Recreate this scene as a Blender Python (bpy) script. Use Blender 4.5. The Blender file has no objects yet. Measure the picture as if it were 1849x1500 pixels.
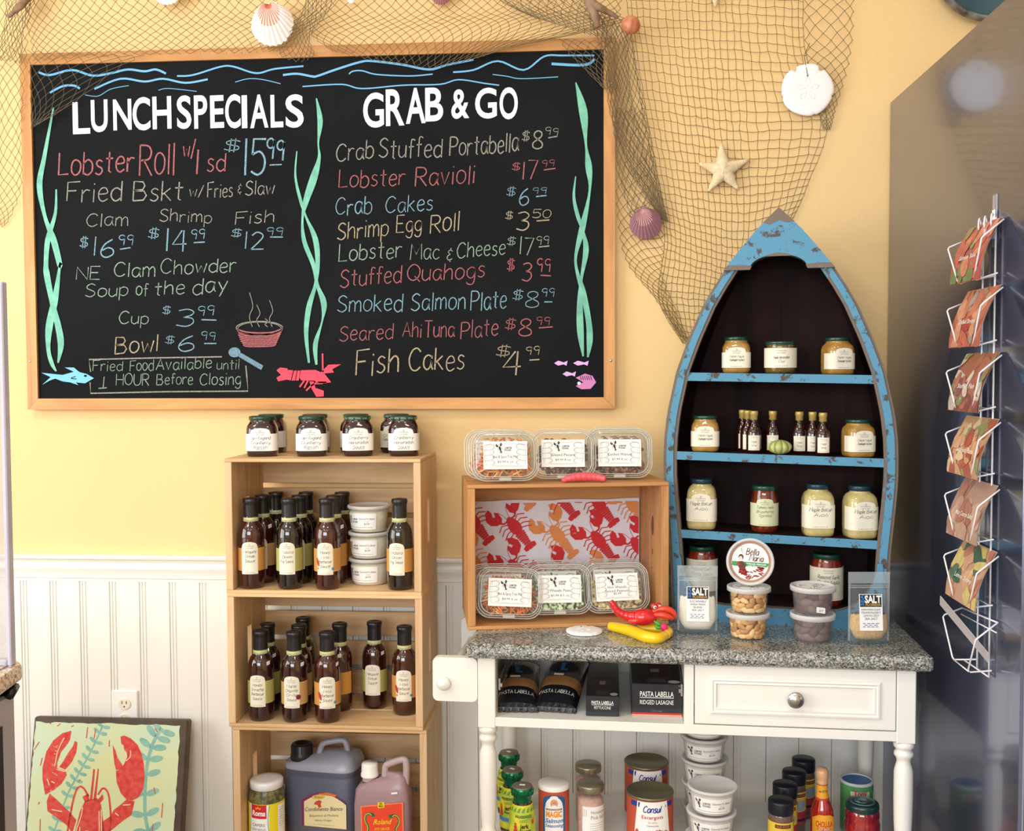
import bpy, math, random
from mathutils import Matrix, Vector
random.seed(7)
PI = math.pi
sc = bpy.context.scene
COL = sc.collection

# ---------------------------------------------------------------- camera
FPX, YAW, PIT, ROL = 1879.5, .0755, .0424, -.0042
CAM = Vector((0, -2.64, 1.44))
_f = Vector((-math.sin(YAW)*math.cos(PIT), math.cos(YAW)*math.cos(PIT), -math.sin(PIT)))
_r0 = Vector((math.cos(YAW), math.sin(YAW), 0)); _u0 = _r0.cross(_f)
_r = _r0*math.cos(ROL)+_u0*math.sin(ROL); _u = _u0*math.cos(ROL)-_r0*math.sin(ROL)
cd = bpy.data.cameras.new('camera'); cam = bpy.data.objects.new('camera', cd); COL.objects.link(cam)
cd.sensor_fit = 'HORIZONTAL'; cd.sensor_width = 36; cd.lens = FPX*36/1849; cd.clip_start = .05
m = Matrix((( _r.x, _u.x, -_f.x, CAM.x), (_r.y, _u.y, -_f.y, CAM.y), (_r.z, _u.z, -_f.z, CAM.z), (0, 0, 0, 1)))
cam.matrix_world = m; sc.camera = cam

# ---------------------------------------------------------------- light
sc.view_settings.view_transform = 'Standard'; sc.view_settings.look = 'None'
sc.view_settings.gamma = 1; sc.view_settings.use_curve_mapping = False
sc.view_settings.exposure = 0.0
w = bpy.data.worlds.new('world'); sc.world = w; w.use_nodes = True
w.node_tree.nodes['Background'].inputs[0].default_value = (.75, .85, 1, 1)
w.node_tree.nodes['Background'].inputs[1].default_value = 1.0
def area(name, loc, target, sx, sy, power, color=(1, 1, 1)):
    l = bpy.data.lights.new(name, 'AREA'); l.shape = 'RECTANGLE'; l.size = sx; l.size_y = sy
    l.energy = power; l.color = color
    o = bpy.data.objects.new(name, l); COL.objects.link(o); o.location = loc
    o.rotation_euler = (Vector(target)-Vector(loc)).to_track_quat('-Z', 'Y').to_euler()
    return o
area('daylight_left_window', (-3.35, -2.5, 1.6), (0, -1.2, 1.2), 2.2, 1.7, 98, (.95, .97, 1))
area('daylight_shop_front', (-1.1, -5.85, 2.0), (-.9, 0, 1.4), 3.2, 1.3, 112, (.96, .98, 1))
for _x, _y, _p in ((-1.5, -1.7, 14), (.1, -1.8, 7), (-1.5, -3.6, 10), (.3, -3.8, 8), (1.3, -2.8, 2)):
    area('ceiling_lamp_light', (_x, _y, 2.93), (_x, _y, 0), .32, .32, _p, (1, .93, .82))

# ---------------------------------------------------------------- pixel -> point helpers
def ray(px, py): return _f+_r*((px-924.5)/FPX)-_u*((py-750)/FPX)
def at(px, py, Y):
    d = ray(px, py); return CAM+d*((Y-CAM.y)/d.y)
def on(px, py, Z):
    d = ray(px, py); return CAM+d*((Z-CAM.z)/d.z)
def atx(px, py, X):
    d = ray(px, py); return CAM+d*((X-CAM.x)/d.x)
def stand(px, py, Z, r):
    p = on(px, py, Z); h = Vector((p.x-CAM.x, p.y-CAM.y, 0)).normalized()
    return p+h*r

# ---------------------------------------------------------------- materials
def s2l(c):
    c = c/255.0
    return c/12.92 if c <= .04045 else ((c+.055)/1.055)**2.4
def rgb(c): return (s2l(c[0]), s2l(c[1]), s2l(c[2]), 1)
def newmat(name):
    m = bpy.data.materials.new(name); m.use_nodes = True
    return m, m.node_tree.nodes, m.node_tree.links, m.node_tree.nodes['Principled BSDF']
_mc = {}
def P(name, c, rough=.5, metal=0, coat=0, spec=.5, bump=0, bscale=60, c2=None, cscale=8, emit=0, stretch=(1, 1, 1), sheen=0, trans=0, sharp=0):
    if name in _mc: return _mc[name]
    m, n, l, b = newmat(name)
    b.inputs['Base Color'].default_value = rgb(c); b.inputs['Roughness'].default_value = rough
    b.inputs['Metallic'].default_value = metal; b.inputs['Coat Weight'].default_value = coat
    b.inputs['Coat Roughness'].default_value = .05; b.inputs['Specular IOR Level'].default_value = spec
    b.inputs['Transmission Weight'].default_value = trans
    if emit: b.inputs['Emission Color'].default_value = rgb(c); b.inputs['Emission Strength'].default_value = emit
    tc = n.new('ShaderNodeTexCoord'); mp = n.new('ShaderNodeMapping'); l.new(tc.outputs['Object'], mp.inputs[0])
    mp.inputs['Scale'].default_value = stretch
    if c2:
        t = n.new('ShaderNodeTexNoise'); t.inputs['Scale'].default_value = cscale; t.inputs['Detail'].default_value = 6
        l.new(mp.outputs[0], t.inputs['Vector'])
        r = n.new('ShaderNodeValToRGB'); e = r.color_ramp.elements
        e[0].position = .35+.12*sharp; e[1].position = .65-.12*sharp; e[0].color = rgb(c); e[1].color = rgb(c2)
        l.new(t.outputs['Fac'], r.inputs[0]); l.new(r.outputs[0], b.inputs['Base Color'])
    if bump:
        t = n.new('ShaderNodeTexNoise'); t.inputs['Scale'].default_value = bscale; t.inputs['Detail'].default_value = 4
        l.new(mp.outputs[0], t.inputs['Vector'])
        bp = n.new('ShaderNodeBump'); bp.inputs['Strength'].default_value = bump; bp.inputs['Distance'].default_value = .002
        l.new(t.outputs['Fac'], bp.inputs['Height']); l.new(bp.outputs[0], b.inputs['Normal'])
    _mc[name] = m; return m
def wood(name, c1, c2, axis='X', rough=.55, scale=1, knots=True):
    m, n, l, b = newmat(name); b.inputs['Roughness'].default_value = rough
    tc = n.new('ShaderNodeTexCoord'); oi = n.new('ShaderNodeObjectInfo')
    ad = n.new('ShaderNodeVectorMath'); ad.operation = 'ADD'
    sc_ = n.new('ShaderNodeVectorMath'); sc_.operation = 'SCALE'; sc_.inputs[0].default_value = (7.3, 3.1, 5.7)
    l.new(oi.outputs['Random'], sc_.inputs['Scale'])
    l.new(tc.outputs['Object'], ad.inputs[0]); l.new(sc_.outputs[0], ad.inputs[1])
    mp = n.new('ShaderNodeMapping'); l.new(ad.outputs[0], mp.inputs[0])
    s = {'X': (2, 22, 22), 'Y': (22, 2, 22), 'Z': (22, 22, 2)}[axis]
    mp.inputs['Scale'].default_value = tuple(q*scale for q in s)
    t = n.new('ShaderNodeTexNoise'); t.inputs['Scale'].default_value = 1.6; t.inputs['Detail'].default_value = 8; t.inputs['Distortion'].default_value = 1.2
    l.new(mp.outputs[0], t.inputs['Vector'])
    r = n.new('ShaderNodeValToRGB'); e = r.color_ramp.elements
    e[0].position = .3; e[1].position = .72; e[0].color = rgb(c2); e[1].color = rgb(c1)
    l.new(t.outputs['Fac'], r.inputs[0])
    hs = n.new('ShaderNodeHueSaturation'); mr = n.new('ShaderNodeMapRange')
    mr.inputs['To Min'].default_value = .9; mr.inputs['To Max'].default_value = 1.08
    l.new(oi.outputs['Random'], mr.inputs[0]); l.new(mr.outputs[0], hs.inputs['Value'])
    l.new(r.outputs[0], hs.inputs['Color']); l.new(hs.outputs[0], b.inputs['Base Color'])
    bp = n.new('ShaderNodeBump'); bp.inputs['Strength'].default_value = .15; bp.inputs['Distance'].default_value = .002
    l.new(t.outputs['Fac'], bp.inputs['Height']); l.new(bp.outputs[0], b.inputs['Normal'])
    return m
def clear(name, tint=(240, 245, 245), body=.12, rough=.06, gloss=.25):
    """thin clear plastic or glass: mostly see-through, a little milky, with real reflections"""
    m, n, l, b = newmat(name)
    n.remove(b); out = n['Material Output']
    tr = n.new('ShaderNodeBsdfTransparent'); tr.inputs[0].default_value = (.97, .98, .98, 1)
    df = n.new('ShaderNodeBsdfDiffuse'); df.inputs[0].default_value = rgb(tint)
    gl = n.new('ShaderNodeBsdfGlossy'); gl.inputs['Roughness'].default_value = rough
    m1 = n.new('ShaderNodeMixShader'); m1.inputs[0].default_value = body
    l.new(tr.outputs[0], m1.inputs[1]); l.new(df.outputs[0], m1.inputs[2])
    fr = n.new('ShaderNodeLayerWeight'); fr.inputs['Blend'].default_value = .5
    pw = n.new('ShaderNodeMath'); pw.operation = 'POWER'; pw.inputs[1].default_value = 4.0; l.new(fr.outputs['Facing'], pw.inputs[0])
    mu = n.new('ShaderNodeMath'); mu.operation = 'MULTIPLY_ADD'; mu.inputs[1].default_value = .45; mu.inputs[2].default_value = .015+gloss*.015
    mu.use_clamp = True; l.new(pw.outputs[0], mu.inputs[0])
    m2 = n.new('ShaderNodeMixShader'); l.new(mu.outputs[0], m2.inputs[0])
    l.new(m1.outputs[0], m2.inputs[1]); l.new(gl.outputs[0], m2.inputs[2]); l.new(m2.outputs[0], out.inputs[0])
    return m

# ---------------------------------------------------------------- mesh builder
class MB:
    def __init__(s): s.v = []; s.f = []; s.mi = []; s.sm = []; s.mats = []; s.M = None
    def idx(s, mat):
        if mat not in s.mats: s.mats.append(mat)
        return s.mats.index(mat)
    def add(s, vs, fs, mat, smooth=False):
        b = len(s.v); M = s.M
        s.v += [tuple(M @ Vector(p)) for p in vs] if M else [tuple(p) for p in vs]
        i = s.idx(mat)
        for f in fs: s.f.append(tuple(b+k for k in f)); s.mi.append(i); s.sm.append(smooth)
        return s
    def box(s, x0, x1, y0, y1, z0, z1, mat, bev=0):
        if bev <= 0:
            vs = [(x, y, z) for x in (x0, x1) for y in (y0, y1) for z in (z0, z1)]
            return s.add(vs, [(0, 1, 3, 2), (4, 6, 7, 5), (0, 4, 5, 1), (2, 3, 7, 6), (0, 2, 6, 4), (1, 5, 7, 3)], mat)
        X, Y, Z = (x0, x1), (y0, y1), (z0, z1); sg = (1, -1); vs = []; ix = {}
        for i in (0, 1):
            for j in (0, 1):
                for k in (0, 1):
                    for a in range(3):
                        p = [X[i]+(bev*sg[i] if a != 0 else 0), Y[j]+(bev*sg[j] if a != 1 else 0), Z[k]+(bev*sg[k] if a != 2 else 0)]
                        ix[i, j, k, a] = len(vs); vs.append(p)
        fs = []
        for a in range(3):
            b, c = [q for q in range(3) if q != a]
            for e in (0, 1):
                def key(p, q):
                    t = [0, 0, 0]; t[a] = e; t[b] = p; t[c] = q; return ix[t[0], t[1], t[2], a]
                fs.append((key(0, 0), key(1, 0), key(1, 1), key(0, 1)))
        for a in range(3):
            b, c = [q for q in range(3) if q != a]
            for p in (0, 1):
                for q in (0, 1):
                    def kk(e, fa):
                        t = [0, 0, 0]; t[a] = e; t[b] = p; t[c] = q; return ix[t[0], t[1], t[2], fa]
                    fs.append((kk(0, b), kk(1, b), kk(1, c), kk(0, c)))
        for i in (0, 1):
            for j in (0, 1):
                for k in (0, 1): fs.append((ix[i, j, k, 0], ix[i, j, k, 1], ix[i, j, k, 2]))
        return s.add(vs, fs, mat)
    def prism(s, poly, fm, w0, w1, mat, matside=None, smooth=False):
        """poly [(u,v)], fm(u,v,w)->xyz, extruded from w0 to w1"""
        n = len(poly)
        s.add([fm(u, v, w0) for u, v in poly]+[fm(u, v, w1) for u, v in poly], [tuple(range(n)), tuple(range(2*n-1, n-1, -1))], mat)
        s.add([fm(u, v, w0) for u, v in poly]+[fm(u, v, w1) for u, v in poly], [(i, (i+1) % n, n+(i+1) % n, n+i) for i in range(n)], matside or mat, smooth)
        return s
    def lathe(s, prof, mat, n=24, e=2.0, sx=1, sy=1, cap0=True, cap1=True, smooth=True, c=(0, 0, 0), e1=None):
        """prof [(r,z)] around z; e = superellipse power (2 round, 4 squarish)"""
        vs = []; N = len(prof)
        for k, pr in enumerate(prof):
            ee = pr[2] if len(pr) > 2 else e
            for i in range(n):
                t = 2*PI*i/n+PI/n; ct, st = math.cos(t), math.sin(t)
                q = 1/((abs(ct)**ee+abs(st)**ee)**(1/ee))
                vs.append((c[0]+pr[0]*q*ct*sx, c[1]+pr[0]*q*st*sy, c[2]+pr[1]))
        fs = [(k*n+i, k*n+(i+1) % n, (k+1)*n+(i+1) % n, (k+1)*n+i) for k in range(N-1) for i in range(n)]
        s.add(vs, fs, mat, smooth)
        if cap0 and prof[0][0] > 1e-5: s.add(vs[:n], [tuple(range(n-1, -1, -1))], mat)
        if cap1 and prof[-1][0] > 1e-5: s.add(vs[-n:], [tuple(range(n))], mat)
        return s
    def tube(s, pts, r, mat, n=6, closed=False, rr=None):
        pts = [Vector(p) for p in pts]; N = len(pts); vs = []
        prev = None
        for i, p in enumerate(pts):
            a = pts[(i-1) % N] if (closed or i > 0) else p; b = pts[(i+1) % N] if (closed or i < N-1) else p
            t = (b-a)
            t = t.normalized() if t.length > 1e-9 else Vector((0, 0, 1))
            if prev is None:
                nrm = t.orthogonal().normalized()
            else:
                nrm = prev-t*prev.dot(t)
                nrm = nrm.normalized() if nrm.length > 1e-6 else t.orthogonal().normalized()
            prev = nrm; bn = t.cross(nrm); R = rr[i] if rr else r
            for k in range(n):
                q = 2*PI*k/n; vs.append(p+nrm*(math.cos(q)*R)+bn*(math.sin(q)*R))
        fs = [(i*n+k, i*n+(k+1) % n, ((i+1) % N)*n+(k+1) % n, ((i+1) % N)*n+k) for i in range(N if closed else N-1) for k in range(n)]
        if not closed: fs += [tuple(range(n-1, -1, -1)), tuple((N-1)*n+k for k in range(n))]
        return s.add(vs, fs, mat, True)
    def ball(s, c, rx, ry, rz, mat, n=12, k=7):
        prof = [(max(1e-6, math.sin(PI*i/k)), -math.cos(PI*i/k)) for i in range(k+1)]
        vs = []; 
        for r_, z_ in prof:
            for i in range(n):
                t = 2*PI*i/n; vs.append((c[0]+rx*r_*math.cos(t), c[1]+ry*r_*math.sin(t), c[2]+rz*z_))
        fs = [(a*n+i, a*n+(i+1) % n, (a+1)*n+(i+1) % n, (a+1)*n+i) for a in range(k) for i in range(n)]
        return s.add(vs, fs, mat, True)
    def mesh(s, name):
        me = bpy.data.meshes.new(name); me.from_pydata(s.v, [], s.f)
        for mt in s.mats: me.materials.append(mt)
        me.polygons.foreach_set('material_index', s.mi); me.polygons.foreach_set('use_smooth', s.sm)
        me.update(); return me
    def obj(s, name, parent=None, loc=None, rot=None):
        o = bpy.data.objects.new(name, s.mesh(name)); COL.objects.link(o)
        if parent: o.parent = parent
        if loc is not None: o.location = loc
        if rot is not None: o.rotation_euler = rot
        return o
def tag(o, label=None, cat=None, group=None, kind=None):
    if label: o['label'] = label
    if cat: o['category'] = cat
    if group: o['group'] = group
    if kind: o['kind'] = kind
    return o
def thing(name, label, cat, loc=(0, 0, 0), rotz=0, group=None):
    o = bpy.data.objects.new(name, None); COL.objects.link(o); o.empty_display_size = .05
    o.location = loc; o.rotation_euler = (0, 0, rotz); return tag(o, label, cat, group)
def copy_tree(o, parent=None):
    c = o.copy(); COL.objects.link(c); c.parent = parent
    for ch in list(o.children):
        copy_tree(ch, c)
    return c
_protos = {}
def place(key, maker, label, loc, rotz=0, group=None):
    """first use builds the thing, every later one copies it with its parts"""
    if key not in _protos: _protos[key] = o = maker()
    else: o = copy_tree(_protos[key])
    o.location = loc; o.rotation_euler[2] = rotz; o['label'] = label
    if group: o['group'] = group
    return o

# ---------------------------------------------------------------- lettering
G = {
'A': (4, "0,0 2,6 4,0|.8,2.2 3.2,2.2"), 'B': (4, "0,0 0,6 2.6,5.8 3.2,4.6 2.6,3.4 0,3.2|0,3.2 3,3 3.8,1.6 3,.2 0,0"),
'C': (4, "~3.8,5 2.6,6 1,5.4 0,3 .8,.6 2.4,0 3.9,1"), 'D': (4, "0,0 0,6|~0,6 2.6,5.6 4,3 2.8,.5 0,0"), 'E': (3.4, "3.3,6 0,6 0,0 3.4,0|0,3.1 2.7,3.1"),
'F': (3.4, "3.6,6 0,5.8 0,0|0,3.1 2.6,3.2"), 'G': (4, "~3.8,5 2.4,6 .8,5.2 0,3 .8,.6 2.4,0 3.8,.8|3.8,.8 3.8,2.8 2.2,2.8"), 'H': (4, "0,0 0,6|4,0 4,6|0,3 4,3"),
'I': (.8, ".4,0 .4,6"), 'J': (3, "~2.8,6 2.8,1.4 1.6,0 0,1.2"), 'K': (3.8, "0,0 0,6|3.6,6 0,2.6|1,3.4 3.8,0"), 'L': (3.2, "0,6 0,0 3.2,.2"),
'M': (4.8, "0,0 .3,6 2.4,2 4.5,6 4.8,0"), 'N': (4, "0,0 0,6 4,0 4,6"), 'O': (4.4, "~2.2,6 .6,5 0,3 .6,1 2.2,0 3.8,1 4.4,3 3.8,5 2.2,6"),
'P': (3.6, "0,0 0,6|~0,6 2.6,5.8 3.6,4.4 2.6,3 0,2.8"), 'Q': (4.4, "~2.2,6 .6,5 0,3 .6,1 2.2,0 3.8,1 4.4,3 3.8,5 2.2,6|2.6,1.6 4.6,-.6"),
'R': (3.8, "0,0 0,6|~0,6 2.6,5.8 3.5,4.5 2.6,3.2 0,3|1.2,3.1 3.8,0"), 'S': (3.6, "~3.4,5.2 2,6 .6,5.2 .5,4 1.8,3.1 3.1,2.3 3.3,1 1.8,0 0,.8"),
'T': (4, "0,6 4,6|2,6 2,0"), 'U': (4, "~0,6 0,2 .8,.3 2.2,0 3.5,.8 4,2.4|4,6 4,2.4"), 'V': (4, "0,6 2,0 4,6"), 'W': (5.2, "0,6 1.2,0 2.6,4.4 4,0 5.2,6"),
'X': (4, "0,0 4,6|0,6 4,0"), 'Y': (4, "0,6 2,3|4,6 1.6,0"), 'Z': (4, "0,6 4,6 0,0 4,0"),
'a': (3, "~2.8,3.4 1.6,4 .3,3.2 .1,1.2 1.2,0 2.3,.8 2.8,3|2.8,3.8 2.7,1 3.2,0"), 'b': (3, "0,6 0,.2|~0,3 1.4,4 2.8,3 2.8,1 1.4,0 0,.6"),
'c': (2.7, "~2.6,3.4 1.4,4 .2,3 .1,1.2 1.3,0 2.7,.7"), 'd': (3, "3,6 3,0|~2.9,3.2 1.5,4 .2,3 .1,1.2 1.4,0 3,1"), 'e': (2.8, "~.1,2.1 2.6,2.4 2.2,3.8 1,3.9 .1,2.6 .3,.8 1.4,0 2.8,.7"),
'f': (2.2, "~2.4,5.6 1.5,6 .9,5.2 .9,0|0,3.6 2,3.7"), 'g': (3, "~2.8,3.4 1.6,4 .2,3 .2,1.2 1.4,.2 2.6,1 2.8,3.6|~2.8,3.6 2.8,-.6 2,-2 .6,-1.8 .1,-1.1"),
'h': (3, "0,6 0,0|~0,2.4 1.4,4 2.6,3.4 2.8,0"), 'i': (.7, ".3,3.8 .3,0|.3,5.2 .4,5.6"), 'j': (1.2, "~1,3.8 1,-1 .4,-2 -.6,-1.6|1,5.2 1.1,5.6"),
'k': (2.8, "0,6 0,0|2.4,3.8 0,1.8|.7,2.2 2.7,0"), 'l': (.6, ".3,6 .3,0"), 'm': (4.4, "0,3.9 0,0|~0,2.6 1,4 2,3.2 2.1,0|~2.1,2.6 3.2,4 4.1,3.2 4.3,0"),
'n': (2.8, "0,3.9 0,0|~0,2.6 1.2,4 2.4,3.4 2.7,0"), 'o': (3, "~1.5,4 .2,3.2 .1,1 1.4,0 2.8,1 2.9,3 1.5,4"), 'p': (3, "0,3.9 0,-2|~0,3.2 1.4,4 2.8,3 2.7,1 1.4,0 0,.8"),
'q': (3, "~2.8,3.4 1.6,4 .2,3 .2,1.2 1.4,.2 2.6,1|2.8,3.8 2.8,-2"), 'r': (2.2, "0,3.9 0,0|~0,2.4 1,3.8 2.2,3.6"), 's': (2.4, "~2.2,3.5 1.2,4 .3,3.3 .7,2.4 1.9,1.8 2.2,.8 1.2,0 0,.5"),
't': (2.4, "1.1,5.6 1.1,.4 1.8,0|0,3.8 2.3,3.9"), 'u': (2.8, "~0,3.9 0,1 1.2,0 2.5,1|2.7,3.9 2.7,0"), 'v': (2.8, "0,3.9 1.3,0 2.7,3.9"), 'w': (4, "0,3.9 .9,0 2,3 3.1,0 4,3.9"),
'x': (2.8, "0,0 2.7,3.9|0,3.9 2.7,0"), 'y': (2.8, "0,3.9 1.5,.4|2.8,3.9 .6,-2"), 'z': (2.6, "0,3.9 2.5,3.9 0,0 2.6,0"),
'0': (3.4, "~1.7,6 .4,5 0,3 .4,1 1.7,0 3,1 3.4,3 3,5 1.7,6"), '1': (1, ".5,6 .5,0"), '2': (3.6, "~.1,4.8 1.4,6 3,5.2 2.8,3.6 .1,0|.1,0 3.6,.1"),
'3': (3.4, "~.2,5.5 2,6 3.2,5 2.6,3.8 1.2,3.2|~1.2,3.2 3,2.8 3.3,1.2 2,0 0,.5"), '4': (3.8, "2.4,6 0,2 3.8,2.2|2.9,6 2.9,0"), '5': (3.4, "3.4,6 .4,6 .2,3.4|~.2,3.4 2,3.9 3.3,2.6 3,.8 1.6,0 0,.6"),
'6': (3.4, "~2.8,6 1,4.4 .1,2 .6,.4 1.8,0 3.2,1 3.1,2.6 1.8,3.2 .3,2.2"), '7': (3.4, "0,6 3.4,6 1.2,0"), '8': (3.6, "~1.8,3.2 .5,4.2 .6,5.4 1.8,6 3,5.4 3,4.2 1.8,3.2 .2,2 .3,.6 1.8,0 3.4,.6 3.4,2 1.8,3.2"),
'9': (3.2, "~3,5.2 1.8,6 .4,5.4 .2,4 1.4,3.1 2.8,3.8 3,5.4|3,5.6 2.6,0"), '$': (3.2, "~3,4.8 1.6,5.4 .3,4.6 .6,3.4 2.6,2.6 2.8,1.2 1.4,.6 0,1.2|1.1,6.2 1.1,-.2|2,6.2 2,-.2"),
'&': (3, "~2.6,4.4 1.4,5 .6,4 1.6,3|~1.6,3 .3,2 .8,.4 2.6,1|1.7,6 1.7,5.2|1.7,.2 1.7,-.6"), '/': (2.4, "0,-.6 2.6,6.4"), '.': (.6, ".2,0 .4,.3"), ':': (.6, ".3,.6 .3,1|.3,2.8 .3,3.2"),
"'": (.6, ".3,6 .2,5"), '-': (2, "0,2.6 2,2.6"), '_': (4, "0,0 4,0"), ' ': (1.6, ""),
}
def catmull(p, k=4):
    if len(p) < 3: return p
    o = []
    cl = p[0] == p[-1]
    for i in range(len(p)-1):
        a = p[i-1] if i > 0 else (p[-2] if cl else p[0]); b = p[i]; c = p[i+1]; d = p[i+2] if i+2 < len(p) else (p[1] if cl else p[-1])
        for j in range(k):
            t = j/k; t2 = t*t; t3 = t2*t
            o.append(tuple(.5*((2*b[q])+(-a[q]+c[q])*t+(2*a[q]-5*b[q]+4*c[q]-d[q])*t2+(-a[q]+3*b[q]-3*c[q]+d[q])*t3) for q in range(len(b))))
    o.append(p[-1]); return o
_gc = {}
def glyph(ch):
    if ch not in _gc:
        w, s = G.get(ch, G['-']); st = []
        for part in s.split('|'):
            if not part: continue
            sm = part[0] == '~'
            pts = [tuple(map(float, q.split(','))) for q in part.lstrip('~').split()]
            st.append(catmull(pts, 3) if sm else pts)
        _gc[ch] = (w, st)
    return _gc[ch]
_bc = {}
def bmesh_text(s, bold):
    k = (s, bold)
    if k not in _bc:
        cu = bpy.data.curves.new('t', 'FONT'); cu.body = s; cu.offset = bold; cu.resolution_u = 5 if bold == .0201 else 2
        o = bpy.data.objects.new('t', cu); COL.objects.link(o)
        dg = bpy.context.evaluated_depsgraph_get(); me = o.evaluated_get(dg).to_mesh()
        vs = [tuple(v.co) for v in me.vertices]; fs = [tuple(p.vertices) for p in me.polygons]
        o.evaluated_get(dg).to_mesh_clear(); bpy.data.objects.remove(o); bpy.data.curves.remove(cu)
        xs = [v[0] for v in vs] or [0, 1]
        _bc[k] = (vs, fs, min(xs), max(xs))
    return _bc[k]
class Print:
    """flat print laid on a surface: f(u,v,h) -> point; every call lies a hair above the last"""
    def __init__(s, mb, f, step=.00015, clip=None): s.mb = mb; s.f = f; s.h = 0.0002; s.step = step; s.clip = clip
    def up(s): s.h += s.step; return s
    def poly(s, pts, mat):
        if s.clip: pts = clip_poly(pts, s.clip)
        if len(pts) < 3: return s
        s.mb.add([s.f(u, v, s.h) for u, v in pts], [tuple(range(len(pts)))], mat); return s
    def area(s, u0, u1, vb, vt, mat, n=10):
        fb = vb if callable(vb) else (lambda u: vb); ft = vt if callable(vt) else (lambda u: vt)
        vs = []
        for i in range(n+1):
            u = u0+(u1-u0)*i/n; vs += [s.f(u, fb(u), s.h), s.f(u, ft(u), s.h)]
        s.mb.add(vs, [(2*i, 2*i+2, 2*i+3, 2*i+1) for i in range(n)], mat); return s
    def ell(s, cx, cy, rx, ry, mat, n=16, a=0):
        if a == 0 and n > 8 and not s.clip:
            g = lambda u: ry*math.sqrt(max(0, 1-((u-cx)/rx)**2))
            return s.area(cx-rx, cx+rx, lambda u: cy-g(u), lambda u: cy+g(u), mat, n)
        c, q = math.cos(a), math.sin(a)
        return s.poly([(cx+rx*math.cos(2*PI*i/n)*c-ry*math.sin(2*PI*i/n)*q, cy+rx*math.cos(2*PI*i/n)*q+ry*math.sin(2*PI*i/n)*c) for i in range(n)], mat)
    def stroke(s, pts, w, mat, ws=None):
        if s.clip:
            pts = [p for p in pts if s.clip[0] <= p[0] <= s.clip[1] and s.clip[2] <= p[1] <= s.clip[3]]
        if len(pts) < 2: return s
        vs = []; N = len(pts)
        for i, p in enumerate(pts):
            a = pts[max(0, i-1)]; b = pts[min(N-1, i+1)]; dx, dy = b[0]-a[0], b[1]-a[1]; L = math.hypot(dx, dy) or 1
            q = (ws[i] if ws else w)/2; nx, ny = -dy/L*q, dx/L*q
            vs += [s.f(p[0]+nx, p[1]+ny, s.h), s.f(p[0]-nx, p[1]-ny, s.h)]
        s.mb.add(vs, [(2*i, 2*i+1, 2*i+3, 2*i+2) for i in range(N-1)], mat); return s
    def hand(s, txt, x, y, hgt, mat, width=None, sw=.1, slope=0, jit=.0, gap=1.0, center=False, slant=.08):
        """handwriting: baseline start (x,y), cap height hgt, fitted to width"""
        tot = sum(glyph(c)[0]+gap for c in txt)-gap; k = hgt/6; kx = (width/tot) if width else k
        if center: x -= tot*kx/2
        cx = 0
        for c in txt:
            w_, st = glyph(c); jy = random.uniform(-jit, jit)*hgt; js = 1+random.uniform(-jit, jit)
            for p in st:
                s.stroke([(x+(cx+q[0]+q[1]*slant)*kx, y+q[1]*k*js+jy+slope*(cx+q[0])*kx) for q in p], sw*hgt*random.uniform(.85, 1.1), mat)
            cx += w_+gap
        return s
    def type(s, txt, x, y, hgt, mat, width=None, bold=0, center=False, slope=0, slant=0):
        vs, fs, a, b = bmesh_text(txt, bold); k = hgt/.69; kx = width/(b-a) if width else k
        if center: x -= (b-a)*kx/2
        s.mb.add([s.f(x+(v[0]-a)*kx+v[1]*k*slant, y+v[1]*k+slope*(v[0]-a)*kx, s.h) for v in vs], fs, mat); return s
    def lines(s, x, y, w_, n, dy, t, mat, rag=.2, center=True):
        """rows of print too small to read"""
        for i in range(n):
            ww = w_*(1-random.random()*rag); x0 = x-ww/2 if center else x
            k = max(3, int(ww/(t*5)))
            for j in range(k):
                a = x0+ww*j/k; s.stroke([(a, y-i*dy), (a+ww/k*random.uniform(.55, .85), y-i*dy)], t, mat)
        return s
def clip_poly(p, c):
    for ax, lim, sg in ((0, c[0], 1), (0, c[1], -1), (1, c[2], 1), (1, c[3], -1)):
        o = []
        for i in range(len(p)):
            a, b = p[i-1], p[i]; ia = (a[ax]-lim)*sg >= 0; ib = (b[ax]-lim)*sg >= 0
            if ia != ib:
                t = (lim-a[ax])/(b[ax]-a[ax]); o.append((a[0]+(b[0]-a[0])*t, a[1]+(b[1]-a[1])*t))
            if ib: o.append(b)
        p = o
        if not p: return p
    return p
def wrap(r, e=2.0, z0=0, sx=1, sy=1, taper=0, off=0):
    """map u (metres along the surface, 0 in front) and v (height) on a round or squarish wall"""
    N = 240; pts = []; L = [0]
    for i in range(N+1):
        t = -PI/2+(i/N-.5)*2*PI*.98; ct, st = math.cos(t), math.sin(t); q = r/((abs(ct)**e+abs(st)**e)**(1/e)); pts.append((q*ct*sx, q*st*sy))
        if i: L.append(L[-1]+math.hypot(pts[i][0]-pts[i-1][0], pts[i][1]-pts[i-1][1]))
    mid = L[N//2]
    def f(u, v, h):
        t = min(max(u+off+mid, 0), L[-1]); lo, hi = 0, N
        while hi-lo > 1:
            m_ = (lo+hi)//2
            if L[m_] <= t: lo = m_
            else: hi = m_
        k = (t-L[lo])/max(1e-9, L[hi]-L[lo]); a, b = pts[lo], pts[hi]
        x = a[0]+(b[0]-a[0])*k; y = a[1]+(b[1]-a[1])*k; tx, ty = b[0]-a[0], b[1]-a[1]; q = math.hypot(tx, ty)
        s_ = 1+taper*v
        return (x*s_+ty/q*(h+.0004), y*s_-tx/q*(h+.0004), z0+v)
    return f
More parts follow.
